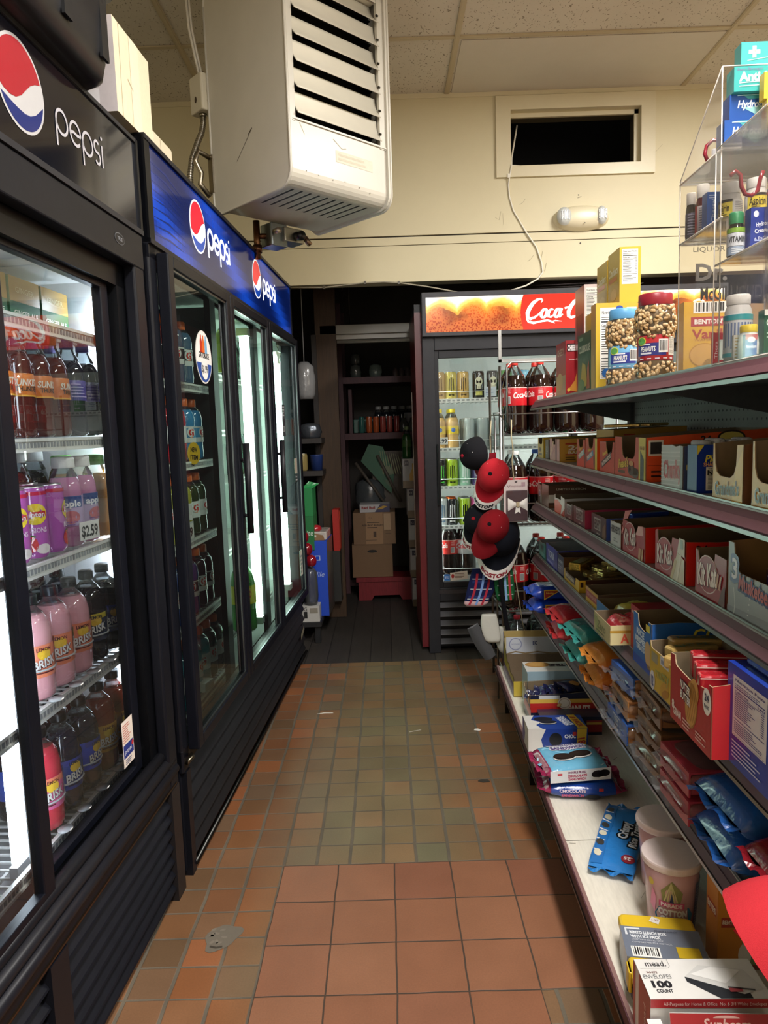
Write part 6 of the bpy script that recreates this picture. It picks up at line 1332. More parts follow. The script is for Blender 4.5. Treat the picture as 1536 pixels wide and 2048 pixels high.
tray('big orange candy tray with yellow stripe and two chocolate cups on front', 1.588, .235, z, .098, front=RC, side='e8592a', Hb=.112, d=.30, notch=(.055, .048, .07), jag=.001, artF=arts(word("Reese's", .072, .036, .022, 'e8c83a', w=.08, out='5a3010', shear=.25, rot=.1), R(.03, .01, .085, .017, '5a3a18', 1), E_(.135, .022, .026, .014, '3f2a18', 2), R(.118, .018, .152, .036, '6a4426', 2), E_(.135, .037, .018, .006, 'c89050', 3), E_(.165, .016, .024, .012, '4a3220', 3), R(.148, .012, .182, .026, '6a4426', 3), R(.188, 0, .235, .098, 'd8c84a', 1), PG([(.20, .0), (.225, 0), (.225, .05), (.20, .07)], '3c3a38', 2), word('KING SIZE', .212, .075, .008, '9a5a20', w=.03)), artN=arts(R(.006, .058, .038, .092, 'efe9df', 1), R(.010, .062, .034, .088, '3a3634', 2), PR(.012, .008, .05, .02, 2, '3a1a10'), word('24', .13, .092, .014, '2a1a12', w=.022), R(.005, .036, .045, .0375, 'b03a18', 1), E_(.185, .094, .03, .016, '3a2a1a', 1), E_(.185, .094, .026, .012, 'e0cf6a', 2)), group=GC)
tray('silver-striped candy tray with red lettering and navy side', 1.372, .118, z, .085, front='b8bcbc', side='3c4a72', jag=.002, artF=arts(*[LN([(0, .006+.008*i), (.118, .010+.008*i)], .002, 'd8dada', 1) for i in range(9)], word('Chunky', .062, .040, .036, 'b8323a', w=.095, out='e8e4e0', bold=.03, rot=.06), R(.104, 0, .118, .085, '8f9496', 2)), artN=arts(PG([(.010, .03), (.03, .03), (.03, .06), (.02, .078), (.015, .06)], 'd8c878', 1), word('Pieces', .02, .045, .010, 'e0d07a', w=.028), R(.008, .01, .03, .022, 'd8d4cc', 2)), group=GC)
cbox('blue carton with yellow 6 PIECES lettering standing beside the silver tray', .177, 1.318, z, .15, .045, .088, '1b3aa0', '1b3aa0', artN=arts(PG([(0, .088), (0, .07), (.012, .088)], 'e0d24a', 1), word('6', .036, .078, .014, 'e8dc4a', w=.012, bold=.03, shear=.2), word('Pieces', .036, .064, .013, 'e8dc4a', w=.045, bold=.03, shear=.2), word('SHARE PACK', .036, .053, .007, 'e6a878', w=.05, bold=.03), lambda F: F.facts(.016, .005, .06, .043, 1), word('Nutrition', .046, .038, .009, '1a1a1a', w=.055, bold=.04)), artF=R(0, 0, .045, .088, '16307e', 1), name='candy_carton')
for i in range(4): cbox('small white candy pack, %s of four standing in the silver tray' % ORD[i], .215+.026*i, 1.395, z+.003, .022, .06, .092+.003*(i % 2), 'c9ccd0', name='candy_pack', cat='candy', m='film', bev=.008, group='white candy packs in the silver tray')
def gm(F):
    F.txt('Grandma\'s', .056, .022, .022, 'e8e0c8', 2, w=.092, bold=.06, rot=.06); F.txt('Grandma\'s', .056, .022, .022, '2e2638', 3, w=.088, bold=.025, rot=.06); F.poly([(.075, .0), (.111, 0), (.111, .088), (.09, .06), (.08, .03)], 'd8ac2e', 1); F.rect(0, 0, .075, .006, 'b88a22', 1)
tray('first yellow cookie carton with torn front on the upper candy shelf', 1.126, .112, z, .094, front='c79a2c', side='74503a', Hb=.12, d=.34, notch=(.006, .040, .022), jag=.002, artF=gm, group='yellow cookie cartons')
tray('second yellow cookie carton, cut off by the right edge of the photo', .985, .112, z, .100, front='c79a2c', side='74503a', Hb=.12, d=.34, notch=(.006, .040, .02), jag=.002, artF=gm, group='yellow cookie cartons')
# ---------------- third shelf (s3)
z = SZ['s3']; GC = 'open candy trays on the third shelf'
tray('small brown tray with white tags at the far end of the third shelf', 2.825, .085, z, .078, front='5a4030', jag=.003, artF=arts(R(.03, .03, .055, .055, 'c8ccd4', 1), R(.034, .034, .051, .05, '4a5a9a', 2), R(.06, .0, .08, .04, 'b8c0b8', 1)), group=GC)
tray('large brown LIMITED EDITION carton behind the candy trays', 2.69, .13, z, .085, d=.36, front='6a4028', side='5a3622', jag=.001, artN=arts(word('LIMITED EDITION', .085, .070, .008, 'd8c4a8', w=.11, bold=.02), PG([(.0, .02), (.036, .02), (.036, .05), (.0, .05)], 'd8cfc4', 1), R(0, 0, .3, .012, '74482c', 1)), group=GC)
tray('white and orange chocolate tray with wide white side panel', 2.41, .165, z, .062, d=.34, front='e0dcd6', side='cfcdca', notch=(.01, .05, .06), jag=.006, artF=arts(PG([(.0, .0), (.10, .0), (.12, .035), (.05, .05), (.0, .045)], 'd8502e', 1), PG([(.10, 0), (.165, 0), (.165, .03)], 'b83a24', 1)), artN=arts(word('Kinder', .17, .042, .020, '1a1a1c', w=.085, bold=.02), word('inder', .180, .042, .020, 'b8303a', w=.068, bold=.02), PG([(.225, .035), (.27, .04), (.265, .052), (.225, .05)], '6a8aa0', 1), word('(2)', .035, .045, .014, 'b8444a', w=.028)), group=GC)
HB = '4a2228'
hs = lambda F: (F.txt("HERSHEY'S", .065, .032, .028, 'b9bdb6', 1, w=.075, bold=.03), F.para(.05, .008, .04, .008, 1, 'b0a8a0', 2))
def hsh(w): return lambda F: (F.rect(w*.25, .018, w*.82, .052, 'a9aea8', 1), F.txt("HERSHEY'S", w*.535, .035, .026, '2a2024', 2, w=w*.52, bold=.03), F.para(w*.5, .006, w*.3, .006, 1, 'c0b8b0', 2))
tray('dark maroon chocolate tray with silver lettering, far one of the pair', 2.292, .11, z, .055, front=HB, notch=(.02, .045, .02), artF=hsh(.11), group=GC)
tray('dark maroon chocolate tray with pink side, near one of the pair', 2.132, .148, z, .056, front=HB, side='b0364e', artF=hsh(.148), artN=R(0, 0, .26, .05, 'b0364e', 1), group=GC)
tray('black-brown almond chocolate tray with blue side', 1.905, .15, z, .060, front='33222a', side='3f5cae', artF=arts(hsh(.12), PG([(.115, 0), (.15, 0), (.15, .05), (.12, .03)], '7a5a3e', 1)), group=GC)
b = MB(); b.box(0, 0, 0, .12, .025, .012, '3a5ac0', 'film', .004); one(b, 'candy_bar', 'blue-wrapped candy bar lying on the black-brown almond tray', 'candy bar', Sw(.25, 1.93, z+.056), .3)
tray('white chocolate tray with dark lettering beside the blue side panel', 1.768, .092, z, .063, front='c9ccc8', side='7a2030', jag=.002, artF=arts(word("HERSHEY'S", .046, .045, .018, '3a3c40', w=.075, bold=.03), PR(.03, .012, .04, .012, 2, '8a8c8c')), group=GC)
def kk(bg, w): return arts(E_(w*.45, .045, w*.36, .034, 'd8b8b4', 1), E_(w*.45, .045, w*.34, .032, bg, 2), lambda F: (F.txt('Kit Kat', w*.45, .045, .040, '5a1418', 3, w=w*.70, bold=.05, rot=.12, shear=.15), F.txt('Kit Kat', w*.45-.001, .046, .040, 'ecdfd8', 4, w=w*.68, bold=.03, rot=.12, shear=.15)))
side24 = arts(word('24', .045, .066, .016, '2a0c0c', w=.03), word('BARS', .045, .052, .006, '3a1010', w=.028), R(.05, .012, .062, .036, 'd8d0c8', 1))
tray('red wafer-bar tray with folded pink flaps, far one of three red trays', 1.588, .165, z, .080, front='a8242e', side='c8281e', notch=(.05, .06, .03), jag=.003, artF=arts(kk('a8242e', .13), PG([(.10, .055), (.155, .06), (.15, .08), (.12, .078)], 'e0a8a0', 1), PG([(.125, .0), (.14, .0), (.145, .03), (.13, .03)], 'c89a6a', 5), PG([(.145, .0), (.155, .0), (.16, .03), (.15, .03)], 'c89a6a', 5)), artN=side24, group=GC, Hb=.085)
b = MB(); b.add([(0, 0, 0), (.06, -.01, .0), (.058, -.02, .05), (.03, -.03, .055), (.0, -.015, .045)], [(0, 1, 2), (0, 2, 3), (0, 3, 4)], 'e08a84', 'card'); one(b, 'torn_flap', 'torn pink cardboard flap stuck on the far red tray', 'flap', Sw(.165, 1.735, z+.045), -AS+1.5)
tray('red tray with cream wafer picture, middle one of three red trays', 1.352, .168, z, .086, front='a8242e', side='c8281e', notch=(.012, .055, .07), jag=.004, artF=arts(kk('a8242e', .13), PG([(.09, 0), (.168, 0), (.168, .05), (.13, .06), (.11, .02)], 'd8d4bc', 5), LN([(.10, 0), (.125, .045)], .012, 'c8b88a', 6), LN([(.13, .0), (.15, .06)], .010, 'e6e2d0', 6), PG([(.13, .06), (.168, .055), (.168, .09), (.14, .09)], 'dcdccc', 5), R(.145, .07, .16, .088, '9ab0a4', 6)), artN=arts(side24, word('24', .03, .072, .014, '2a0c0c', w=.022), LN([(.11, .055), (.16, .072), (.24, .075)], .003, 'd8b0a8', 1)), group=GC, Hb=.092, d=.30)
tray('deep red tray with brown wafer picture, near one of three red trays', 1.176, .128, z, .084, front='96202a', side='7c2a20', notch=(.01, .06, .045), jag=.005, artF=arts(kk('96202a', .12), LN([(.095, .03), (.10, .055)], .006, 'c09070', 5), LN([(.105, .028), (.111, .052)], .006, 'c09070', 5), PG([(.10, 0), (.128, 0), (.128, .04), (.115, .03)], '5a2418', 5)), group=GC)
def musk(F):
    F.poly([(0, 0), (.185, 0), (.185, .02), (.0, .012)], '7e8286', 1)
    F.txt('3', .026, .078, .042, '4a4a80', 2, w=.032, bold=.08); F.txt('3', .026, .078, .034, 'd0d0dc', 3, w=.02, bold=.02)
    F.txt('Musketeers', .098, .056, .024, '34366e', 3, w=.118, bold=.13, rot=-.06); F.txt('Musketeers', .098, .057, .024, 'a83a40', 4, w=.112, bold=.03, rot=-.06)
    F.poly([(.14, .02), (.165, .0), (.172, .02), (.165, .05), (.148, .05)], '5a3a26', 5); F.line([(.028, .0), (.031, .02), (.026, .046)], .0018, 'c8c8c4', 5)
    for q in range(4): F.ell(.075+.002*q, .012+.009*q, .0014, .0014, 'd8d8d4', 5, 8)
tray('grey tray with tall rounded posts at the right end of the third shelf', .985, .185, z, .118, front='8f9498', side='8a8f93', inner='8f6f4a', Hb=.135, notch=(.020, .072, .026), artF=musk, group=GC, d=.24)
for i in range(2):
    b = MB(); b.box(-.03, -.014, 0, .03, .014, .018, '3a2850', 'film', .006); F = flat(b, (-.03, -.014, .0185), (1, 0, 0), (0, 1, 0)); F.rect(.012, .002, .05, .026, 'b04a58', 1); F.rect(.015, .008, .047, .012, 'd8c0c8', 2); one(b, 'candy_bar', ('front', 'back')[i]+' red and purple candy bar in the grey tray', 'candy bar', Sw(.22, 1.06+.05*i, z+.055+.005*i), .9+.2*i, 'bars in the grey tray')
for i in range(5): cbox('purple bar, %s from the front in the bottom of the grey tray' % ORD[i], .178+.043*i, .992, z+.003, .040, .165, .048, '5a3a5a', name='candy_bar', cat='candy bar', m='film', bev=.006, group='purple bars in the grey tray')
# ---------------- second shelf (s2)
z = SZ['s2']; GC = 'open candy trays on the second shelf'
tray('teal candy tray with torn edge at the far end of the second shelf', 2.752, .145, z, .062, front='2f8a86', inner='8f9698', jag=.004, artF=arts(word('MINT', .08, .042, .018, '1a2a2a', w=.06), R(.02, .008, .12, .022, '5ab0a8', 1)), group=GC)
tray('violet-blue candy tray second from the far end of the second shelf', 2.53, .21, z, .075, front='3a3f9a', inner='8f9698', jag=.003, artF=arts(word('YORK', .10, .045, .026, 'd0d0e8', w=.12, out='1a1a4a'), R(.15, .005, .205, .07, '2a2f7a', 1), R(.03, .01, .13, .018, '8a8ac8', 2)), group=GC)
tray('navy and brown candy tray third from the far end of the second shelf', 2.43, .092, z, .072, front='2a3050', side='5a3a26', inner='4a3020', jag=.002, artF=arts(word('ALMOND', .046, .05, .010, 'b8bcc8', w=.07), PR(.01, .02, .06, .016, 2, '8a90a8')), group=GC)
tray('low yellow tray heaped with gold-wrapped bars', 2.205, .215, z, .040, d=.30, front='caa02a', side='4a2a1e', Hb=.045, notch=(.012, .028, .012), artF=arts(R(.02, .012, .16, .034, '3a2420', 1), word('MR GOODBAR', .09, .023, .012, 'e0d0b0', w=.12), R(.17, 0, .215, .04, 'd8ae32', 1)), artN=arts(R(0, 0, .02, .04, 'd8ae32', 1), R(0, 0, .3, .01, 'd8ae32', 1), R(.004, .018, .013, .034, '3a2420', 2), E_(.04, .022, .005, .006, 'b88a6a', 2)), group=GC)
k_ = 0
for lay in range(3):
    for i in range(5-lay):
        b = MB(); b.box(-.058, -.019, 0, .058, .019, .014, 'b89a58', 'foil', .005); F = flat(b, (-.058, -.019, .0146), (1, 0, 0), (0, 1, 0)); F.rect(.02, .006, .096, .032, '5a4426', 1); F.rect(.03, .012, .086, .018, 'c8b070', 2)
        k_ += 1; one(b, 'candy_bar', 'gold-wrapped bar, %s in the %s layer of the low yellow tray' % (ORD[i], ('bottom', 'middle', 'top')[lay]), 'candy bar', Sw(.27+.03*lay+.012*(i % 2), 2.232+.040*i+.022*lay, z+.030+.0155*lay), -AS+(.0, .3, .6)[lay]+.05*(i % 3), 'gold bars in the low yellow tray')
b = MB(); b.box(-.06, -.022, 0, .06, .022, .026, 'c8a244', 'foil', .006); F = flat(b, (-.06, -.022, .0265), (1, 0, 0), (0, 1, 0)); F.rect(.01, .006, .11, .038, '7a5a2a', 1); one(b, 'candy_bar', 'thick gold bar lying across the front of the low yellow tray', 'candy bar', Sw(.225, 2.39, z+.043), .9)
tray('low brown and yellow tray beside the gold bars', 1.985, .135, z, .045, d=.32, front='a8402e', side='6a5038', Hb=.055, jag=.001, artF=arts(R(0, .0, .135, .014, 'd0a83a', 1), R(.0, .036, .135, .045, 'd0a83a', 1), word('5TH AVENUE', .067, .026, .010, 'd8a89a', w=.10)), group=GC)
tray('blue candy tray with bags between the brown tray and the yellow box', 1.845, .125, z, .040, d=.20, front='3a7ab0', side='2f6ca8', Hb=.045, x0=.165, artF=arts(word('7', .10, .02, .02, 'b8d0e0', w=.02)), artN=R(.02, .01, .1, .03, '3f86c0', 1), group=GC)
b = MB()
b.grid(lambda a, c: (.11*(a-.5), .09*(c-.5), .03*(max(0, 1-(2*a-1)**4)*max(0, 1-(2*c-1)**4))**.5+.003*math.sin(14*a+9*c)), 14, 10, 'c8b84a', 'film'); b.box(-.05, -.04, 0, .05, .04, .003, 'b0a040', 'film'); one(b, 'candy_bag', 'yellow and red candy bag lying in the blue candy tray', 'bag', Sw(.26, 1.905, z+.012), .2)
tray('pale yellow striped candy box sticking out over the shelf edge', 1.668, .145, z, .048, x0=.118, d=.16, front='c8bc8a', side='d8cc9a', artF=arts(PG([(.02, 0), (.06, 0), (.03, .04), (.0, .04)], 'a8b070', 1), word('Zero', .07, .026, .02, '8a8a5a', w=.08, shear=.2), PR(.02, .004, .1, .008, 1, '6a6a4a')), artN=arts(R(0, .03, .06, .036, 'b8903a', 1), word('A', .035, .017, .022, 'd8604a', w=.02), R(.06, 0, .16, .048, 'b0402e', 1)), group=GC)
b = MB(); b.grid(lambda a, c: (.10*(a-.5), .12*(c-.5), .035*(max(0, 1-(2*a-1)**4)*max(0, 1-(2*c-1)**4))**.5+.004*math.sin(17*a+5*c)), 14, 12, 'c23a44', 'film'); b.box(-.045, -.055, 0, .045, .055, .003, 'a02a34', 'film')
F = Face(b, lambda u, v, h: (u, v, .034+h), 'print'); F.txt('Candy', 0, 0, .016, 'e8d8d0', 2, w=.06, shear=.3, rot=.3); one(b, 'candy_bag', 'red and white candy bag on the pale yellow box', 'bag', Sw(.19, 1.735, z+.018), .1)
cbox('upright red carton behind the pale yellow candy box', .165, 1.585, z, .22, .075, .105, 'a8242c', '98202a', artF=arts(LN([(.01, .09), (.06, .075)], .006, 'd8c8c0', 1), R(.02, .02, .055, .05, '7a1820', 1)), name='candy_carton')
def krisp(F): F.rect(0, .0, .12, .02, '1b4aa8', 1); F.txt('RICE', .05, .075, .014, 'd8e8f4', 2, w=.05, bold=.05, rot=-.05); F.txt('KRISPIES', .05, .058, .012, 'd8e8f4', 2, w=.065, bold=.05); F.txt('TREATS', .05, .043, .012, 'd8e8f4', 2, w=.055, bold=.05); F.ell(.10, .04, .022, .03, 'c8a878', 1, 16, .3); F.rect(.085, .09, .11, .105, 'd8c84a', 2)
tray('tall blue treat carton standing open beside the red carton', 1.448, .118, z, .112, x0=.142, d=.27, front='2a6cb8', side='2a62b0', Hb=.118, notch=(.03, .085, .02), jag=.002, artF=krisp, artN=arts(word('CC', .11, .09, .024, 'e8d84a', w=.05), PR(.17, .08, .06, .02, 2, 'c8d0e0')), group=GC)
def wafart(F): F.rect(.01, .055, .045, .075, '9a9478', 1); F.rect(.06, .062, .105, .08, 'd8dce0', 1); F.rect(.065, .066, .10, .074, '8a92a8', 2); F.txt('nutty', .072, .044, .022, '9aa05a', 2, w=.075, bold=.02, rot=.1); F.ell(.085, .022, .026, .012, 'c89a3a', 1, 16, .5); F.ell(.09, .012, .02, .008, 'a87424', 2, 16, .4); F.ell(.018, .016, .014, .020, 'd8dce4', 2, 16); F.txt('12', .018, .016, .02, '34488a', 3, w=.014, bold=.04)
tray('yellow wafer-cracker carton open on top with granola packs inside', 1.283, .125, z, .092, x0=.126, d=.13, front='cfae3a', side='c8a838', artF=wafart, jag=.003, notch=(.004, .08, .004), group=GC)
for i in range(3):
    b = MB(); b.box(-.05, -.018, 0, .05, .018, .024, 'b89a5c', 'film', .007); F = flat(b, (-.05, -.018, .0245), (1, 0, 0), (0, 1, 0)); F.txt('NATURE', .05, .018, .014, '2f5a34', 1, w=.07, bold=.03)
    one(b, 'granola_bar', 'tan granola pack, %s in the open yellow cracker carton' % ('front', 'middle', 'back')[i], 'granola bar', Sw(.17+.02*i, 1.325+.035*i, z+.068+.004*i), .5-.3*i, 'granola packs in the yellow carton')
def nutter(F):
    F.ell(.095, .058, .026, .042, 'a87432', 1, 24, -.15); F.ell(.095, .058, .023, .039, 'c8934a', 2, 24, -.15); F.ell(.108, .085, .018, .022, 'c8934a', 2, 20)
    for i in range(4): F.line([(.08+.008*i, .03), (.10+.008*i, .09)], .0016, 'a87432', 3)
    F.txt('NUTTER', .072, .080, .014, '2a1c40', 4, w=.044, bold=.10, rot=-.1); F.txt('NUTTER', .072, .080, .014, 'f0ece4', 5, w=.042, bold=.03, rot=-.1); F.txt('BUTTER', .074, .062, .014, '2a1c40', 4, w=.044, bold=.10, rot=-.1); F.txt('BUTTER', .074, .062, .014, 'f0ece4', 5, w=.042, bold=.03, rot=-.1)
    F.ell(.158, .088, .016, .022, 'efeee8', 2, 20); F.txt('24', .158, .095, .012, '22305a', 3, w=.016, bold=.04); F.txt('PACK', .158, .080, .006, '22305a', 3, w=.018, bold=.03)
    F.txt('8', .016, .030, .016, 'e8dcd4', 2, bold=.04); F.txt('GRAM', .035, .020, .014, 'e8dcd4', 2, w=.036, bold=.04); F.para(.06, .006, .035, .018, 3, 'd8b0a8', 2); F.para(.115, .008, .045, .016, 3, 'd8b0a8', 2)
tray('large red peanut-cookie carton sticking out over the second shelf', 1.075, .175, z, .118, x0=.110, d=.14, front='a8222a', side='b4282e', Hb=.12, artF=nutter, jag=.004, notch=(.02, .102, .012), artN=LN([(.03, .02), (.033, .11)], .0015, 'd08a84', 1), group=GC)
for i in range(3):
    b = MB(); b.box(-.065, -.014, 0, .065, .014, .045, 'a02028', 'film', .006); F = flat(b, (-.065, -.0144, 0), (1, 0, 0), (0, 0, 1)); F.txt('Nutter Butter', .065, .022, .012, 'e0d4cc', 1, w=.085, shear=.2, bold=.03); F.line([(.0, .04), (.13, .04)], .002, 'e0b8b0', 1)
    one(b, 'cookie_pack', 'red cookie pack, %s in the large red carton' % ('front', 'middle', 'back')[i], 'cookie pack', Sw(.175+.008*i, 1.12+.036*i, z+.078+.006*i), -AS-.15, 'red packs in the large red carton')
cbox('tall blue carton whose side shows a white nutrition table', .138, .945, z, .20, .14, .158, '1f3a9c', '1c3592', artF=arts(lambda F: F.facts(.02, .048, .105, .095, 1, '1f2a78', 'cfd0d4'), PR(.02, .012, .10, .03, 5, 'b8bcd8')), name='cookie_carton', cat='carton')
for i in range(3): cbox('navy cookie pack, %s of three on the tall blue carton' % ('front', 'middle', 'back')[i], .155+.045*i, .955, z+.159, .042, .11, .020, '1c2858', name='cookie_pack', cat='cookie pack', m='film', bev=.006, artT=R(.008, .02, .034, .09, '3a2a24', 1), group='navy packs on the blue carton')
# =================================================================== BAGS AND BOXES LOW DOWN, TOP SHELF, ACRYLIC DISPLAY
def pillow(L, W, T, col, m='film', seed=1, crimp=.016, ecol=None, wr=.004, fin=True):
    """sealed pillow pack, long axis x, resting on z=0; returns builder and faces top(u,v), near(u,v), end(u,v)"""
    b = MB(); r_ = random.Random(seed); ph = [r_.uniform(0, 6) for _ in range(6)]
    def sec(x):
        q = abs(2*x/L); return max(.03, (1-min(1, q)**5))**.62
    def wv(x, a): return wr*(math.sin(38*x+ph[0]+2*a)+.7*math.sin(61*x-3*a+ph[1])+.6*math.sin(5*a+ph[2]+22*x))*.5
    def pt(x, a, h=0):
        s = sec(x); c, q = math.cos(a), math.sin(a)
        y = math.copysign(abs(c)**.55, c)*W/2*(.93+.07*s); zz = math.copysign(abs(q)**.75, q)*T/2*s
        k = 1+h/(T/2)*1.0; w_ = wv(x, a)*s
        return (x, y*(1+h/(W/2))+w_*c*.5, T/2+zz*(1)+(h+w_)*q)
    nu, nv = 26, 28
    vs = [pt(-L/2+L*i/nu, 2*PI*j/nv) for i in range(nu+1) for j in range(nv)]
    fs = [(i*nv+j, i*nv+(j+1) % nv, (i+1)*nv+(j+1) % nv, (i+1)*nv+j) for i in range(nu) for j in range(nv)]
    cols = None
    if ecol: cols = [ecol if (i < 2 or i > nu-3) else col for i in range(nu) for j in range(nv)]
    b.add(vs, fs, cols or col, m, True)
    if fin:
        for s in (-1, 1):   # crimped fins
            n = 14; top = [(s*L/2, -W/2*.93+W*.93*i/n, T/2+.004*math.sin(i*1.1+seed)) for i in range(n+1)]
            end = [(s*(L/2+crimp*(1+.12*(i % 2))), -W/2*.95+W*.95*i/n, T/2+.007*math.sin(i*1.1+seed+1)) for i in range(n+1)]
            b.add(top+end, [(i, i+1, n+2+i, n+1+i) for i in range(n)], ecol or col, m, False)
    def topf(u, v, h):
        c = max(-1, min(1, v/(W/2*.97))); a = math.acos(math.copysign(abs(c)**(1/.55), c)); return pt(u, a, h+.0012)
    def nearf(u, v, h):   # v measured from mid height
        q = max(-1, min(1, v/(T/2))); a = PI-math.asin(math.copysign(abs(q)**(1/.75), q)); a = -a if False else (PI-a)
        a2 = PI+math.asin(math.copysign(abs(q)**(1/.75), -q)) ; return pt(u, a2, h+.0012)
    tf, nf = Face(b, topf, 'print', .014), Face(b, lambda u, v, h: (lambda p: (p[0], p[1], p[2]))(pt(u, -PI/2-(PI/2)*(1-1e-6)+0*v, h)) if False else nearf(u, v, h), 'print', .012)
    return b, tf, nf
# the near side of a pack is its -y side: angle PI is +... use explicit side face instead
def sideface(b, L, W, T, m='print'):
    return Face(b, lambda u, v, h: (u, -W/2*.985-.003-h, T/2+v), m)
def pack(label, L, W, T, col, at, rz=0, tilt=(0, 0), topa=None, neara=None, name='cookie_pack', cat='cookie pack', group=None, seed=1, m='film', ecol=None, wr=.004, crimp=.016):
    b, tf, nf = pillow(L, W, T, col, m, seed, crimp, ecol, wr)
    if topa: topa(tf)
    if neara: neara(sideface(b, L, W, T))
    return one(b, name, label, cat, Sw(*at), 0, group, (tilt[0], tilt[1], -AS+rz))
z1 = SZ['s1']+.001
def tri(F): F.poly([(-.075, -.022), (-.005, .018), (-.075, .018)], 'd8be3a', 1); F.poly([(-.072, -.016), (-.018, .014), (-.072, .014)], 'a8342c', 2); F.txt('Nutty', -.052, .006, .006, 'e8d05a', 3, w=.03, bold=.03); F.poly([(.045, -.022), (.085, .0), (.085, .018), (.06, .018)], 'd8be3a', 1); F.poly([(.052, -.012), (.08, .004), (.08, .014), (.064, .014)], 'a8342c', 2)
for i in range(2):
    pack(('lower', 'upper')[i]+' blue cookie pack with yellow-red triangles at the far shelf end', .24, .14, .056, '1c3fa8', (.235, 2.79, z1+.0575*i), .04-.06*i, (0, 0), (lambda F: (F.poly([(-.09, -.03), (-.01, .02), (-.09, .035)], 'c8d0e0', 1), F.poly([(.0, -.04), (.06, .0), (.0, .03)], '7a3038', 1))) if i else None, tri, 'cookie_pack', 'cookie pack', 'blue cookie packs with triangles', 5+i, 'film', '2a4fb8')
b = MB(); b.box(0, 0, 0, .16, .004, .11, '6f6252', 'card'); one(b, 'cardboard_sheet', 'grey-brown cardboard panel behind the blue cookie packs', 'cardboard', Sw(.22, 2.875, z1))
for i in range(2):
    pack(('lower', 'upper')[i]+' red cookie bag beside the teal bag on the lowest upper shelf', .25, .20, .052, 'b8242c', (.265, 2.44, z1+.0535*i), -.05+.1*i, (0, 0), (lambda F: (F.ell(.0, .02, .05, .03, '4a2a1e', 1, 20), F.txt('SANDWICH', .02, -.04, .012, 'd8b0a0', 1, w=.09))) if i else None, lambda F: (F.txt('DUPLEX', -.06, .0, .012, 'd89a94', 1, w=.05), F.txt('CREMES', .03, .0, .010, 'd89a94', 1, w=.05)), 'cookie_bag', 'bag', 'red cookie bags', 11+i, 'film', 'c23a3e')
for i in range(2):
    pack(('lower', 'upper')[i]+' teal cookie bag between the red and the orange bags', .26, .20, .062, '2f7f7a', (.27, 2.185, z1+.0635*i), .08*i, (0, 0), (lambda F: (F.ell(.02, .0, .055, .035, '3a241a', 1, 20), F.ell(.02, .0, .045, .027, '2a1a14', 2, 20))) if i else None, None, 'cookie_bag', 'bag', 'teal cookie bags', 21+i, 'film', '3f9a92')
for i in range(2):
    pack(('lower', 'upper')[i]+' orange cookie bag beside the teal bags', .26, .18, .058, 'c8742a', (.275, 1.97, z1+.0595*i), -.05+.08*i, (0, 0), (lambda F: (F.ell(.02, .0, .06, .03, '4a2c1a', 1, 20, .2), F.ell(-.05, .03, .02, .014, '5a341c', 1, 16))) if i else None, None, 'cookie_bag', 'bag', 'orange cookie bags', 31+i, 'film', 'd88a3a')
pack('purple and yellow cookie bag behind the blue wafer packs', .26, .13, .085, '7a4a8a', (.30, 1.80, z1), .05, (0, 0), lambda F: (F.rect(-.02, -.05, .11, .055, 'c2ae3a', 1), F.txt('Creme', .05, .02, .02, '4a2a5a', 2, w=.08, shear=.3, bold=.03), F.txt('LEMON', .05, -.02, .014, '8a7a2a', 2, w=.07)), None, 'cookie_bag', 'bag', None, 41, 'film', 'c86a3a')
def wtop(F): F.rect(-.115, -.06, .115, .06, '3a62ae', 1); F.txt('WAFERS', -.0, .025, .024, 'dfe4ee', 3, w=.13, bold=.04); F.txt('VANILLA', .0, -.0, .014, 'dfe4ee', 3, w=.07, bold=.03); F.poly([(-.02, -.05), (.10, -.045), (.11, -.015), (.02, -.02)], '9a6a42', 2); F.ell(-.07, -.035, .02, .008, 'd8c88a', 3, 12); F.ell(-.065, -.03, .008, .018, 'd8c88a', 3, 12)
def wpack(label, z, x, y, c0, c1, W=.135, T=.05, top=None, near=None, seed=1, rz=0, group=None, inner='b07a48'):
    t = thing('wafer_pack', label, 'wafer pack', Sw(x, y, z), -AS+rz, group)
    b = MB(); b.box(-.12, -W/2+.006, .003, .12, W/2-.006, T-.004, inner, 'card', .004)
    for q in range(5): b.box(-.121, -W/2+.008+q*.025, .006, .121, -W/2+.010+q*.025, T-.003, '8a5c34', 'card')
    b.build('wafers', t)
    b = MB(); b.box(-.122, -W/2+.002, T-.0045, .122, W/2-.002, T-.0015, c0, 'print'); b.box(-.124, -W/2+.002, .001, -.1205, W/2-.002, T-.002, c1, 'print') ; b.box(-.06, -W/2+.0035, .001, .03, -W/2+.0055, T-.002, c1, 'print')
    if top: top(Face(b, lambda u, v, h: (u, v, T-.0013+h), 'print'))
    if near: near(Face(b, lambda u, v, h: (-.1242-h, -u, v), 'print'))
    b.build('printed_band', t)
    b, _, _ = pillow(.262, W+.008, T+.006, 'f4f6f6', 'baggy', seed, .016, None, .005); b.build('clear_wrap', t); return t
wpack('top blue vanilla wafer pack of the stack leaning over the shelf edge', z1+.112, .265, 1.655, '3a62ae', '3a62ae', .15, .050, lambda F: wtop(F), lambda F: (F.rect(-.06, .014, .03, .034, '5a80c0', 1), F.txt('wafers', -.015, .024, .010, 'dfe4ee', 2, w=.06)), 3, .06)
wpack('middle wafer pack with bare orange-brown wafers under the blue vanilla pack', z1+.056, .262, 1.65, '9a6a42', 'a8743f', .15, .05, None, lambda F: F.rect(-.02, .012, .035, .036, '4a2a18', 1), 4, -.04)
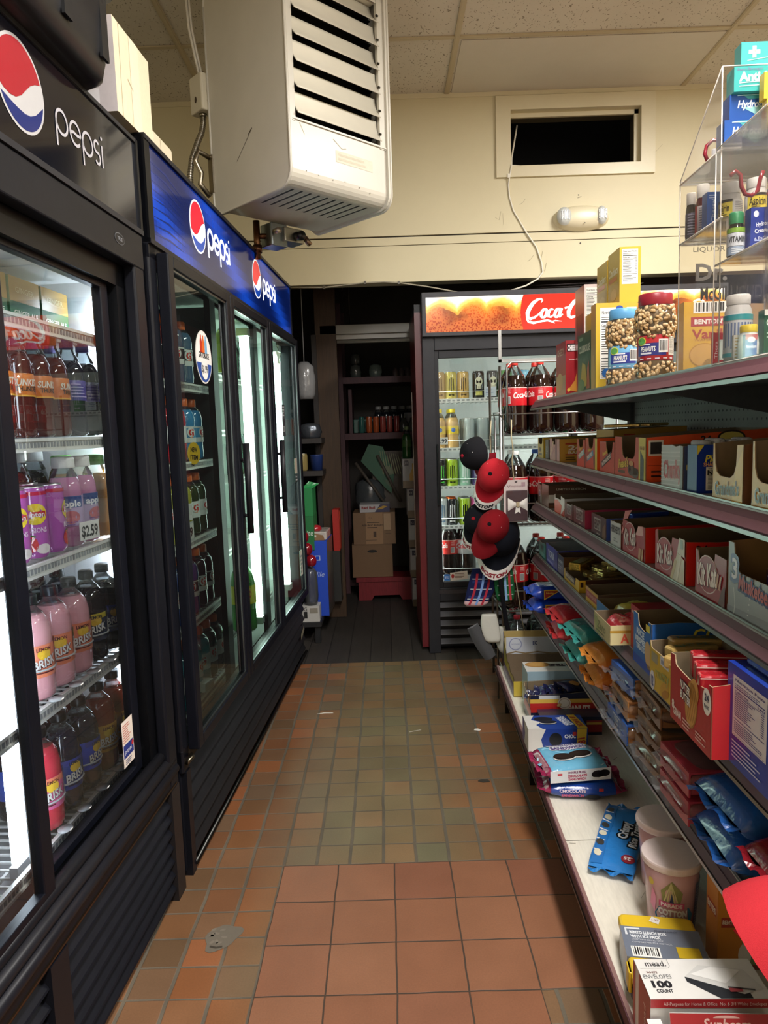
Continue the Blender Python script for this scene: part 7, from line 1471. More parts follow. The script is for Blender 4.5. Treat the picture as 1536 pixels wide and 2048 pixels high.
wpack('bottom blue wafer pack whose end reads 20 under the orange-brown wafers', z1, .255, 1.655, '3a62ae', '3a62ae', .15, .05, None, lambda F: (F.rect(-.03, .006, .03, .044, 'c8d0e0', 1), F.rect(-.027, .009, .027, .041, '3a62ae', 2), F.txt('20', .0, .017, .016, 'd8deea', 3, w=.03, bold=.04, rot=PI), F.txt('MEQ', .0, .034, .010, 'd8deea', 3, w=.03, bold=.03, rot=PI)), 5, .02)
for i in range(3):
    wpack(('bottom', 'middle', 'top')[i]+' brown chocolate wafer pack in the stack beside the blue packs', z1+.056*i, .268+.004*i, 1.475, '6f4c30', '7a5638', .15, .05, (lambda F: (F.rect(-.11, -.065, .11, .065, '7a5636', 1), F.txt('WAFERS', .0, .0, .016, 'b89a78', 2, w=.10, rot=.0)))if i == 2 else None, lambda F: (F.txt('10', .0, .025, .016, 'c8b08a', 1, w=.03, bold=.03), PR(-.05, .012, .02, .02, 3, 'a08060')(F)), 7+i, .05-.05*i, 'brown wafer packs', '7a5230')
for i in range(2):
    wpack(('lower', 'upper')[i]+' pink strawberry wafer pack beside the brown wafer packs', z1+.056*i, .265, 1.315, 'a83848', 'a83848', .14, .05, (lambda F: F.rect(-.11, -.06, .11, .06, 'a03444', 1)) if i else None, lambda F: PR(-.03, .014, .06, .02, 2, 'd8a0a0')(F), 12+i, .03, 'pink wafer packs', '9a3a48')
def bent(F): F.rect(-.045, .015, -.0, .036, 'e8e4e0', 1); F.rect(-.043, .017, -.002, .034, 'b03038', 2); F.txt("BENTON'S", -.0225, .0255, .008, 'e8e4e0', 3, w=.036, bold=.04); F.txt('NT 13 OZ (368g)', .0, -.035, .009, 'b8c8d8', 2, w=.085, bold=.02); F.txt('CHOC', .085, -.005, .022, '14161c', 2, w=.05, bold=.10); F.txt('CHIP', .085, -.034, .022, '14161c', 2, w=.05, bold=.10); F.para(-.0, -.018, .03, .02, 3, 'c8d4e0', 2)
for i in range(2):
    pack(('lower', 'upper')[i]+' blue chocolate-chip cookie bag beside the pink wafer packs', .26, .17, .068, '1c4f94', (.275, 1.14, z1+.0695*i), -.04+.1*i, (0, 0), bent if i else None, lambda F: (F.rect(-.06, -.008, -.015, .012, 'b03038', 1), F.txt("BENTON'S", -.0375, .002, .007, 'e8e4e0', 2, w=.038, bold=.04)), 'cookie_bag', 'bag', 'blue chocolate-chip bags', 51+i, 'film', '2458a0', .006, .014)
for i in range(2):
    pack(('lower', 'upper')[i]+' deep red cookie bag with white edges beyond the blue chip bags', .25, .15, .060, '8a1c26', (.27, .965, z1+.0615*i), .12-.1*i, (0, 0), (lambda F: (F.ell(.06, .02, .012, .010, 'd88a3a', 1, 14), F.line([(-.1, .04), (-.02, .03), (.05, .045)], .006, 'd8d0cc', 1), F.line([(-.1, -.03), (-.0, -.04), (.08, -.02)], .006, 'd8d0cc', 1))) if i else None, lambda F: (F.line([(-.11, .01), (-.03, -.012), (.06, .0)], .006, 'd8d0cc', 1), F.rect(-.02, .004, .03, .02, 'a8303a', 1)), 'cookie_bag', 'bag', 'deep red cookie bags', 61+i, 'film', '7c1822', .005, .012)
# ---------------- base deck
zd = DK+.001
b = MB(); w, d, H = .29, .30, .172
def shell(b, w, d, H, P_left, far_h, near_h, colL, colF, inner, artL=None, artFar=None):
    A = [(0, w-u, v) for u, v in P_left]; B_ = [(.002, w-u, v) for u, v in P_left]; n = len(A)
    b.add(A, [tuple(range(n))], colL, 'print'); b.add(B_, [tuple(range(n-1, -1, -1))], inner, 'card')
    b.box(0, w-.002, 0, d, w, far_h, colF, 'print'); b.box(0, 0, 0, d, .002, near_h, colL, 'print'); b.box(d-.002, 0, 0, d, w, far_h*.9, inner, 'card'); b.box(0, 0, 0, d, w, .002, inner, 'card')
    b.box(.002, w-.004, 0, d-.002, w-.002, far_h*.45, inner, 'card')
    if artL: artL(Face(b, lambda u, v, h: (-h, w-u, v), 'print'))
    if artFar: artFar(Face(b, lambda u, v, h: (u, w-.0042-h, v), 'print'))
shell(b, w, d, H, [(0, 0), (w, 0), (w, .07), (w*.92, .075), (w*.7, .065), (w*.55, .085), (w*.4, .08), (w*.25, .11), (w*.1, .13), (w*.06, H), (0, H)], H, .06, 'b8a03a', 'c8b888', '74634e',
 lambda F: (F.rect(0, 0, w, .05, '2f2a5a', 1), F.txt('CRACKERS', .16, .025, .018, 'b8b0c8', 2, w=.16), F.rect(.0, .05, .02, .17, '2f2a5a', 1), F.line([(.04, .06), (.08, .11)], .004, '6a5a20', 1), F.line([(.09, .055), (.12, .09)], .004, '6a5a20', 1)),
 lambda F: (F.rect(.012, .074, d-.01, .146, 'c4c8d0', 1), F.rect(.0, .146, d, H, 'a8925a', 1), F.ell(.05, .116, .026, .026, '7a80a8', 2, 24), F.ell(.05, .116, .023, .023, 'c4c8d0', 3, 24), F.txt('SNACK CRACKERS', .05, .116, .006, '7a80a8', 4, w=.034), F.txt('EC', .13, .120, .014, '2f3a6a', 2, w=.018, bold=.04), F.line([(.012, .074), (.05, .084), (.09, .076), (.14, .082), (.20, .074), (.28, .08)], .006, '8a7656', 2)))
one(b, 'cracker_carton', 'large white and gold torn-open carton at the far end of the base shelf', 'carton', Sw(.022, 2.605, zd), -AS)
def saltT(F): F.ell(.05, .07, .045, .03, 'b8884a', 1, 20); F.ell(.05, .07, .035, .022, 'c89a58', 2, 20); F.txt('SALTINE', .14, .06, .026, '2c2e34', 2, w=.10, bold=.06, rot=PI)
def saltN(F): F.rect(0, 0, .21, .14, '8fa8b4', 1); F.poly([(.06, .05), (.10, .085), (.15, .095), (.19, .08), (.2, .05)], 'b8a068', 2); F.poly([(.01, .05), (.04, .08), (.07, .06), (.06, .04)], '9a9a90', 2); F.txt('saltine', .10, .108, .010, '4a6a80', 2, w=.05); F.rect(0, 0, .21, .035, 'd8d8d4', 1)
def saltF(F): F.rect(0, 0, .12, .14, 'b4c2c8', 1); F.txt('crackers', .06, .07, .014, '4a7aa0', 2, w=.08); F.poly([(.09, .03), (.115, .05), (.1, .065), (.08, .05)], 'c82f38', 2)
cbox('pale blue saltine box behind the open peanuts tray', .052, 2.485, DK, .21, .10, .142, 'd0d2d2', None, 'd6d4ce', saltF, saltN, saltT, name='cracker_box', cat='box')
NB = '1a1f38'
def peaN(F): F.rect(0, .045, .225, .078, 'b02a26', 1); F.rect(0, .078, .225, .092, 'd0aa4a', 1); F.rect(.03, .092, .10, .105, 'c8ccd0', 1); F.txt('PEANUTS', .16, .060, .018, 'ece4d8', 2, w=.085, bold=.05); F.ell(.115, .078, .022, .020, 'e8e4da', 3, 24); F.ell(.115, .078, .019, .017, 'b8a89a', 4, 24); F.ell(.115, .078, .016, .014, 'e8e4da', 5, 24); F.poly([(.01, .01), (.065, .004), (.078, .06), (.025, .05)], '262a4c', 3); F.poly([(.014, .012), (.04, .01), (.045, .04), (.022, .04)], 'c8843a', 4); F.rect(.03, .022, .052, .038, 'b83028', 5)
def peaN2(F):
    peaN(F)
    for x, y in ((.085, .05), (.095, .035), (.105, .022), (.09, .02), (.12, .038), (.098, .072)): F.ell(x, y, .009, .006, 'b88a52', 5, 12, .5); F.ell(x, y, .007, .0045, 'd8b884', 6, 12, .5)
    F.txt('24-1 OZ (28g) BAGS NET WT 1.5 LBS', .165, .018, .007, 'b8b4b0', 2, w=.11)
def peaF(F): F.rect(0, .03, .15, .06, 'b02a26', 1); F.ell(.11, .08, .016, .012, 'c8843a', 2, 14); F.rect(.02, .07, .06, .10, 'c8ccd0', 2)
tray('navy and red PEANUTS tray holding peanut bags on the base shelf', 2.345, .135, DK, .105, x0=.04, d=.225, front=NB, side=NB, Hb=.115, artN=peaN2, artF=peaF, jag=.003, notch=(.015, .09, .02), hside=.106)
for i in range(4): pack('navy peanut bag, %s inside the peanuts tray' % ORD[i], .10, .07, .022, '22264a', (.10+.033*i, 2.412+.01*(i % 2), DK+.06+.012*i), .3*i-.4, (.2, .15), lambda F: (F.ell(.0, 0, .022, .014, 'b8843a', 1, 14), F.line([(-.04, .02), (.04, .025)], .006, 'd0d0d4', 1)), None, 'peanut_bag', 'bag', 'peanut bags in the tray', 71+i)
def choT(F):
    F.poly([(0, 0), (.045, 0), (.03, .03), (.05, .05), (.02, .07), (.035, .105), (0, .105)], 'd8d4ce', 1); F.ell(.06, .075, .030, .016, '15161c', 2, 24); F.ell(.07, .045, .028, .014, '15161c', 2, 24); F.ell(.07, .047, .028, .013, 'd8d4ce', 3, 24); F.ell(.071, .050, .027, .013, '20222a', 4, 24)
    F.txt('CHOCOLATE', .132, .060, .013, 'dcdfe8', 2, w=.07, bold=.05, rot=-1.25); F.txt('SANDWICH', .118, .055, .013, 'dcdfe8', 2, w=.065, bold=.05, rot=-1.25); F.poly([(.155, 0), (.185, 0), (.165, .105), (.140, .105)], 'd8b43a', 2); F.txt('18 PACK', .162, .052, .017, 'a8342c', 3, w=.085, bold=.05, rot=-1.4)
def choN(F): F.rect(0, 0, .185, .075, '1f3a8a', 1); F.poly([(0, 0), (.05, 0), (.04, .04), (.055, .075), (0, .075)], 'd2cec8', 2); F.ell(.085, .04, .02, .022, '14151c', 2, 20); F.txt('CHOC', .13, .05, .012, 'dcdfe8', 2, w=.035, bold=.04); F.poly([(.150, 0), (.178, 0), (.182, .075), (.152, .075)], 'd8b43a', 2); F.txt('18', .166, .035, .022, 'a8342c', 3, w=.02, bold=.05, rot=-1.4); F.rect(.138, .052, .149, .064, 'c03a38', 3)
cbox('dark navy box with red end under the PEANUTS tray front', .06, 2.262, DK, .20, .07, .062, '1a1f3c', None, None, None, arts(R(.15, .01, .2, .05, 'a02a2a', 1), R(.15, .036, .2, .044, 'd0aa4a', 2)), None, name='cookie_box', cat='box')
cbox('blue 18-pack chocolate sandwich cookie box with white splash', .0, 2.145, DK, .185, .105, .075, '22408f', None, '22408f', arts(R(0, 0, .105, .075, 'cac6c0', 1), PG([(0, 0), (.03, 0), (.05, .04), (.02, .075), (0, .075)], '22408f', 2)), choN, choT, name='cookie_box', cat='box')
def bagT(F):
    for i in range(14): a = i*PI/7; F.poly([(.0, -.01), (.10*math.cos(a), -.01+.07*math.sin(a)), (.10*math.cos(a+.18), -.01+.07*math.sin(a+.18))], '7ab4d0' if i % 2 else 'a8ccdc', 1) if abs(.07*math.sin(a)) < .066 else None
    F.txt('CHOCOLATE', -.0, .052, .016, 'f0eef0', 3, w=.115, bold=.16); F.txt('CHOCOLATE', -.0, .052, .016, '4a3a78', 4, w=.11, bold=.05); F.txt('SANDWICH', -.0, .030, .016, 'f0eef0', 3, w=.105, bold=.16); F.txt('SANDWICH', -.0, .030, .016, '4a3a78', 4, w=.10, bold=.05)
    for x, y in ((-.026, -.022), (.022, -.014)): F.ell(x, y, .032, .019, 'eceae6', 4, 24); F.ell(x, y+.004, .031, .018, '231a18', 5, 24); F.ell(x, y+.0045, .026, .014, '2e2420', 6, 24)
def bagN(F): F.rect(-.085, -.020, .085, .014, 'd8dadc', 1); F.txt('DOUBLE FILLED', -.01, .007, .006, '7a3a60', 2, w=.05, bold=.04); F.txt('CHOCOLATE', -.01, -.003, .007, 'a82f50', 2, w=.055, bold=.05); F.txt('SANDWICH', -.01, -.012, .007, 'a82f50', 2, w=.05, bold=.05); F.ell(.048, -.003, .018, .011, '201816', 2, 20); F.ell(.066, -.001, .016, .010, '201816', 2, 20); F.line([(.032, -.012), (.05, -.014), (.066, -.011)], .003, 'eceae6', 3); F.rect(-.065, -.0, -.052, .006, 'c03a44', 2)
pack('light blue chocolate sandwich cookie bag lying on top of the dark blue bag', .185, .150, .050, '6aaccb', (.085, 1.935, DK+.046), .13, (0, 0), bagT, bagN, 'cookie_bag', 'bag', None, 81, 'film', '8a2448', .003, .014)
pack('dark blue chocolate sandwich cookie bag under the light blue bag', .205, .155, .044, '1c3f8f', (.105, 1.925, DK+.001), -.06, (0, 0), None, lambda F: (F.txt('CHOCOLATE', -.03, .006, .008, 'd8c8d8', 1, w=.07, bold=.05), F.txt('SANDWICH', -.03, -.007, .007, 'b84a6a', 1, w=.06, bold=.04), F.rect(.04, .006, .052, .014, 'c03a38', 1), F.ell(.025, -.010, .02, .006, '14151c', 1, 16)), 'cookie_bag', 'bag', None, 82, 'film', '8a2448', .003, .016)
def cri(F): F.rect(-.135, .02, .135, .045, '1f6ab0', 1); F.txt('Crispy', .01, -.008, .020, '101418', 2, w=.085, bold=.18); F.txt('Crispy', .01, -.008, .020, 'd8dce4', 3, w=.08, bold=.04); F.txt('Rice Treats', .0, -.032, .016, '101418', 2, w=.12, bold=.18); F.txt('Rice Treats', .0, -.032, .016, 'd8dce4', 3, w=.115, bold=.04); F.ell(-.105, -.03, .014, .014, '8a2430', 2, 20); F.txt('.25', -.105, -.03, .010, 'e8dcd8', 3, w=.018, bold=.04, rot=PI/2)
def cri2(F):
    cri(F)
    for i in range(6): F.ell(-.10+.04*i, .034, .014, .008, ('d8d0b8', '3a3a38')[i % 2], 2, 12, .4)
    for i in range(5): F.line([(-.1+.045*i, .024), (-.085+.045*i, .044)], .003, 'e8e8e8', 3)
pack('bright blue crispy rice treats bag lying flat beside the cotton candy tubs', .285, .105, .030, '2a78c0', (.138, 1.645, DK+.001), PI/2-.42, (0, 0), cri2, None, 'treat_bag', 'bag', None, 91, 'film', '2a78c0', .002, .010)
def tub(label, at, rz, grp):
    t = thing('cotton_candy_tub', label, 'tub', Sw(*at), rz, grp)
    b = MB(); b.lathe([(.040, .0), (.044, .004), (.047, .05), (.0505, .10), (.054, .140)], 'dcaeb0', 'milky', 32, cap=True)
    F = cylface(b, .05, 0, 0, rfn=lambda v: .0438+.072*v+.0006, step=.008)
    F.poly([(-.016, .078), (.016, .078), (.02, .10), (.0, .125), (-.02, .10)], '8a8a5a', 2); 
    for q in range(5): F.poly([(-.015+.006*q, .08), (-.012+.006*q, .08), (-.001, .122), (-.002, .122)], 'c8c090', 3)
    F.poly([(-.004, .078), (.004, .078), (.0, .10)], '2a3a6a', 4); F.rect(-.024, .066, .024, .078, 'd85a88', 3); F.txt('PARADE', .0, .072, .008, 'f6e0e6', 4, w=.04, bold=.05)
    F.poly([(-.03, .03), (.04, .03), (.045, .05), (.035, .066), (-.025, .062), (-.034, .045)], '3f7fa8', 2); F.txt('COTTON', .002, .056, .013, 'f2f0ee', 4, w=.056, bold=.06); F.txt('CANDY', .002, .040, .013, 'f2f0ee', 4, w=.048, bold=.06)
    F.poly([(-.012, .03), (.0, .03), (-.006, .008)], '3f7fa8', 3); F.poly([(.012, .03), (.03, .03), (.02, .005)], '3f7fa8', 3); F.poly([(-.045, .06), (-.034, .045), (-.03, .08), (-.038, .10)], 'e884a8', 2); F.ell(-.04, .11, .006, .008, 'd8c04a', 2, 10)
    F.rect(.05, .012, .085, .115, '5a5a82', 2); F.para(.053, .02, .029, .09, 14, 'a8a8c4', 3, .35)
    b.build('tub', t)
    b = MB(); b.lathe([(.0545, .138), (.057, .139), (.0585, .143), (.0585, .150), (.0575, .153), (.055, .1542), (.03, .1548), (.0005, .155)], 'dccac6', 'plastic', 40, cap=False, smooth=False); b.build('lid', t); return t
tub('nearest pink cotton candy tub behind the yellow lunch box', (.158, 1.362, DK+.001), -PI/2-.35, 'cotton candy tubs')
tub('farther pink cotton candy tub touching the blue rice treats bag', (.188, 1.492, DK+.001), -PI/2+1.2, 'cotton candy tubs')
l = thing('lunch_box', 'yellow and navy lunch box with grey sleeve behind the envelope box', 'lunch box', Sw(.093, 1.222, DK+.001), -AS-.13)
b = MB(); b.box(-.068, -.095, 0, .068, .075, .046, '1f2a3c', 'plastic', .022); b.build('base', l)
b = MB(); b.box(-.069, -.096, .044, .069, .076, .066, 'd8b42a', 'plastic', .02); b.build('lid', l)
b = MB(); b.box(-.073, -.078, .022, -.066, -.048, .062, 'd8b42a', 'plastic', .006); b.build('clip', l)
b = MB(); b.box(-.0705, -.045, .0, .0705, .036, .0675, '6f7684', 'print'); F = Face(b, lambda u, v, h: (u, v, .0677+h), 'print')
F.line([(-.062, .012), (-.062, .030), (-.036, .030)], .0045, 'd8dade', 1); F.txt('BENTO LUNCH BOX', -.056, .019, .0075, 'e4e6ea', 2, w=.066, align='l', bold=.05); F.txt('WITH ICE PACK', -.056, .0085, .0075, 'e4e6ea', 2, w=.054, align='l', bold=.05); F.txt('CONTAINS BENTO BOX', -.055, .0, .004, 'd0d2d8', 2, w=.056, align='l'); F.txt('COMPARTMENTS & ICE PACK', -.055, -.007, .004, 'd0d2d8', 2, w=.07, align='l'); F.barcode(-.06, -.044, .05, .026, 2, 21); F.txt('Cool Lunch', .01, .027, .006, '3a4050', 2, w=.04)
F.rect(.02, -.04, .06, -.012, 'd8b42a', 2); F = Face(b, lambda u, v, h: (u, v, .0677+h), 'print'); b.build('sleeve', l)
b = MB(); F = Face(b, lambda u, v, h: (u, v, .0664+h), 'print'); F.poly([(-.014, .056), (.002, .048), (.008, .062), (-.006, .070)], 'e6e2da', 1); F.txt('1.99', -.002, .059, .006, 'a86a5a', 2, w=.012); b.build('price_sticker', l)
def envT(F): F.rect(0, 0, .19, .085, 'e0ddd8', 1); F.txt('mead.', .032, .075, .013, '2a2a2e', 2, w=.034, bold=.01); F.line([(.004, .064), (.05, .064), (.054, .069), (.054, .085)], .0008, '8a8a8a', 2); F.txt('WHITE', .02, .055, .004, '6a3a3a', 2, w=.018, bold=.03); F.txt('ENVELOPES', .026, .046, .009, '5a5a5e', 2, w=.045); F.txt('100', .028, .030, .014, '2a2a2e', 2, w=.032, bold=.05); F.txt('COUNT', .028, .016, .007, '3a3a3e', 2, w=.026, bold=.04); F.poly([(.07, .045), (.16, .012), (.16, .0), (.11, .0), (.07, .035)], '2e3034', 2); F.poly([(.07, .045), (.10, .07), (.17, .06), (.185, .02), (.15, .008)], 'd2d0cc', 3); F.poly([(.08, .05), (.12, .066), (.165, .058), (.13, .03)], 'eceae6', 4); F.rect(.13, .012, .15, .02, 'a84a50', 5); F.line([(.13, .022), (.17, .016)], .003, '5a5a5e', 5)
def envN(F): F.rect(0, .0, .19, .115, 'c4c2be', 1); F.rect(0, .100, .19, .115, 'a8262c', 2); F.txt('All-Purpose for Home & Office  No. 6 3/4 White Envelopes', .10, .1075, .006, 'e8d0cc', 3, w=.16)
def envF(F): F.rect(0, 0, .085, .115, 'd8d4d0', 1); F.rect(.03, 0, .085, .115, '9c2228', 2); F.rect(0, 0, .012, .115, '9c2228', 2); F.txt('mead', .06, .06, .012, 'e0c8c4', 3, w=.05, rot=PI/2)
cbox('white and red box of 100 envelopes at the near end of the base shelf', .008, 1.035, DK, .19, .085, .115, 'dedbd6', 'c4c2be', 'e0ddd8', envF, envN, envT, name='envelope_box', cat='box')
cbox('second red and white envelope box standing on edge in front', -.0, .93, DK, .022, .10, .085, '9c2228', '9c2228', 'e0ddd8', R(.02, .01, .09, .07, 'd8d4d0', 1), R(.006, 0, .012, .085, 'd8d4d0', 1), None, name='envelope_box', cat='box')
s = thing('hardware_card', 'red-topped blister card with silver pieces leaning on the envelope box', 'blister pack', Sw(.030, .985, DK+.016), -AS, None, (D(-18), 0, -AS-.02))
b = MB(); b.box(0, 0, 0, .15, .002, .098, 'c8c8c4', 'print'); F = flat(b, (0, -.0004, 0), (1, 0, 0), (0, 0, 1)); F.poly([(0, .072), (.15, .072), (.15, .098), (0, .098)], 'a8282e', 1); F.txt('Sunbeam', .085, .084, .016, 'e0b8b0', 2, w=.072, bold=.02, shear=.2); F.ell(.085, .092, .02, .004, 'd8a8a0', 2, 16, 0, None, 0, PI); F.rect(0, .04, .02, .07, 'd8d8d4', 1); F.ell(.01, .01, .012, .012, '5aa040', 1, 14); b.build('card', s)
for i in range(4):
    b = MB(); b.cyl((.045+.026*i, -.007, .02), (.050+.026*i, -.007, .066), .007, 'b8bcbe', 'metal', 10); b.cyl((.050+.026*i, -.007, .062), (.0515+.026*i, -.007, .072), .010, '8f9496', 'metal', 10); b.build('silver_piece', s)
b = MB(); b.box(.035, -.016, .012, .145, -.0005, .074, 'ffffff', 'clear'); b.build('blister', s)
def orF(F): F.rect(0, 0, .05, .185, 'c8803a', 1); F.txt('BITES', .025, .11, .012, 'e8d8c8', 3, w=.036, bold=.04); F.rect(.005, .10, .045, .12, 'a83a2e', 2)
def orN(F): F.rect(0, 0, .045, .185, 'c8802f', 1); F.rect(.006, .085, .04, .105, 'a83a2e', 2); F.txt('BENTON', .023, .095, .008, 'e8d8c8', 3, w=.03, bold=.04, rot=-.1); F.rect(.045, 0, .155, .185, '7a8a5a', 1); F.ell(.09, .12, .03, .04, 'b8b05a', 2, 16, .5); F.ell(.11, .06, .03, .03, '5a7a8a', 2, 16); F.ell(.07, .17, .02, .016, 'd8c86a', 2, 16); F.ell(.10, .025, .02, .02, '8a5a7a', 2, 16); F.ell(.05, .03, .012, .024, 'd8d4c8', 3, 20); F.rect(0, 0, .155, .01, '7a3a2a', 2)
cbox('tall orange snack box with fruit picture standing right of the cotton candy tubs', .198, 1.236, DK, .155, .05, .185, 'c8802f', 'c8802f', None, orF, orN, None, name='snack_box', cat='box')
# red cap hanging close to the camera
c = cap_obj('bright red cap with white-outlined letter hanging at the right edge, closest to camera', Sw(.080, .80, .552), (D(50), D(0), D(75)), 'b02a32', 'a8242c', 'a8242c', None, 'b02a32', None, 1.05, lambda F: (F.txt('B', .0, .045, .050, 'e8d4d0', 1, w=.048, bold=.14), F.txt('B', .0, .045, .044, '8a1c26', 2, w=.036, bold=.06)))
b = MB(); M = c.matrix_basis.inverted() if False else None
b.tube([(0, 0, .112), (0, .03, .16), (.03, .09, .17)], .0022, '9a9a98', 'metal', 6); b.build('hanger', c)
# ---------------- top shelf (s5)
z = SZ['s5']
def factsN(u, v, w, h): return lambda F: F.facts(u, v, w, h, 1)
cbox('red cheese cracker box at the far end of the top shelf', .183, 2.44, z, .052, .15, .182, 'a8242c', '962028', None, arts(word('CHEEZY', .075, .150, .022, 'e0b8a0', w=.10), R(0, 0, .15, .07, 'b89878', 1), E_(.06, .05, .05, .03, 'c8a070', 2)), arts(R(.004, .145, .048, .172, '2a1416', 1), word('CHEEZY', .026, .158, .018, 'e8e4e0', w=.040, bold=.04), word('snack', .026, .12, .006, 'd8a8a0', w=.03), PG([(.008, .02), (.03, .05), (.04, .09), (.046, .06), (.048, .01)], 'c88a3a', 1), E_(.010, .02, .005, .006, 'd8b84a', 2)), None, name='cracker_box', cat='box')
cbox('dark lower cracker box under the tall white-sided box', .21, 2.30, z, .055, .10, .15, '8a2a34', None, None, None, None, None, name='cracker_box', cat='box')
cbox('white-sided cracker box with nutrition table behind the red cheese box', .212, 2.305, z+.151, .055, .12, .185, 'a83848', 'd8c8c4', None, arts(R(0, 0, .12, .185, 'b05058', 1), R(.02, .02, .1, .1, '6a2030', 2)), factsN(.004, .06, .047, .115), None, name='cracker_box', cat='box')
cbox('dark green cracker box leaning between the red and the yellow boxes', .186, 2.115, z, .028, .165, .175, '2a5a3e', '24523a', None, arts(word('CLUBHOUSE', .085, .130, .020, 'd8d8c0', w=.13, rot=.0, bold=.04), R(.02, .155, .07, .165, '8aa88a', 2), PG([(.03, .01), (.06, .09), (.10, .08), (.12, .02)], 'b8a040', 2), PG([(.11, .01), (.15, .01), (.14, .09), (.12, .07)], 'a84a34', 2), E_(.05, .02, .04, .02, '3a7a4a', 3)), None, None, name='cracker_box', cat='box')
YB_ = 'c4a436'
cbox('yellow cracker box with large nutrition table behind the peanut jars', .183, 2.055, z, .115, .05, .238, YB_, YB_, 'c8a836', arts(R(.0, .0, .05, .238, 'b89a60', 1), E_(.025, .05, .02, .05, 'c8a868', 2)), arts(factsN(.012, .03, .062, .195), E_(.03, .046, .013, .013, '2a62a8', 5), word('Best', .03, .046, .006, 'e8eef4', w=.016), R(.082, .17, .108, .20, 'c88a3a', 1), E_(.065, .222, .01, .008, '2a4a9a', 3), R(.085, .21, .112, .225, 'e8e4d8', 1)), None, name='cracker_box', cat='box')
cbox('plain yellow cracker box hidden behind the yellow nutrition box', .215, 2.11, z, .10, .21, .238, YB_, None, None, None, None, None, name='cracker_box', cat='box')
for i, (y, h_, dd_) in enumerate(((2.062, .150, .058), (2.185, .142, .055))):
    cbox(('near', 'far')[i]+' yellow cracker box standing on top of the yellow boxes', .250, y, z+.2385, dd_, .115, h_, YB_, 'caa834', None, arts(R(.01, .02, .105, .06, 'b89a50', 1), word('Crackers', .055, .095, .022, 'f0e8c8', w=.09, rot=.0, shear=.2), R(.01, .066, .09, .078, 'c87a4a', 2), E_(.06, .03, .03, .016, 'c8a868', 2)), factsN(.006, .05, dd_-.014, h_-.056) if i == 0 else PR(.01, .02, .02, .1, 8, '6a5a20'), None, name='cracker_box', cat='box', group='yellow boxes on top')
def jar(label, at, lid, lab1, lab2, rz, second=False):
    t = thing('peanut_jar', label, 'jar', Sw(*at), rz)
    hh = .20
    b = MB(); b.lathe([(.034, .002), (.0405, .01), (.0405, .035), (.0385, .045), (.037, .095), (.037, .105), (.0395, .12), (.042, .14), (.040, .16), (.034, .172)], 'b08e60', 'plastic', 28)
    r_ = random.Random(5)
    b.build('peanuts', t)
    b = MB()
    for i in range(380):
        zz = r_.choice([r_.uniform(.008, .042), r_.uniform(.10, .168), r_.uniform(.10, .168)]); a = r_.uniform(0, 2*PI)
        R_ = .0395 if zz < .04 else (.0365+(.0055*math.sin((zz-.10)/.07*PI)))
        ax = Vector((r_.uniform(-1, 1), r_.uniform(-1, 1), r_.uniform(-1, 1))).normalized(); c = Vector((R_*math.cos(a), R_*math.sin(a), zz))
        u_ = ax; v_ = ax.orthogonal().normalized(); w_ = u_.cross(v_)
        vs = []
        for k in range(4):
            q = (k+.5)/4*PI; rr_ = .0052*math.sin(q); 
            for m_ in range(6): vs.append(tuple(c+u_*.0078*math.cos(q)+v_*rr_*math.cos(m_*PI/3)+w_*rr_*math.sin(m_*PI/3)))
        fs = [(k*6+m_, k*6+(m_+1) % 6, (k+1)*6+(m_+1) % 6, (k+1)*6+m_) for k in range(3) for m_ in range(6)]+[tuple(range(5, -1, -1)), tuple(range(18, 24))]
        b.add(vs, fs, r_.choice(('c2a276', 'cbae82', 'b28f60', 'a4814f', 'c4a87e')), 'nuts', True)
    o = b.build('loose_nuts', t); o['kind'] = 'stuff'
    b = MB(); b.lathe([(.036, .0), (.0425, .006), (.043, .038), (.040, .046), (.039, .052), (.039, .098), (.0415, .115), (.0445, .138), (.043, .158), (.036, .174), (.0345, .178)], 'f0f2f0', 'clear', 28, cap=False); b.build('jar_body', t)
    b = MB(); b.lathe([(.0393, .046), (.0398, .047), (.0398, .104), (.0393, .105)], lab1, 'print', 32, cap=False)
    F = cylface(b, .0400, .046, 0, step=.007)
    F.rect(-.04, .012, .03, .040, lab2, 1); F.ell(-.028, .045, .012, .010, 'd8d84a', 2, 18); F.ell(-.028, .045, .010, .008, '5a9a4a', 3, 18); F.txt('PEANUTS', -.012, .027, .011, 'eceae0', 2, w=.034, bold=.03, shear=.1); F.para(-.03, .013, .036, .008, 1, 'd8d8e0', 2); F.para(-.03, .034, .036, .006, 1, 'd8d8e0', 2)
    F.barcode(.012, .018, .022, .030, 2, 33); 
    if second: F.facts(.036, .012, .03, .042, 2)
    for q in range(6): F.rect(-.05+.018*q, .004, -.04+.018*q, .006, 'e0e0e8', 2)
    b.build('label', t)
    b = MB(); b.lathe([(.0365, .172), (.0375, .174), (.0375, .196), (.0355, .199), (.001, .199)], lid, 'plastic', 36, cap=False); b.build('lid', t)
    return t
jar('peanut jar with light blue lid and blue label on the top shelf', (.224, 1.93, z+.001), '5a9ac8', '6aa4c8', '2a3a8a', -PI/2-.25)
jar('peanut jar with dark red lid and red label on the top shelf', (.232, 1.715, z+.001), '8a1c2a', 'b02a30', '2a2f78', -PI/2-.45, True)
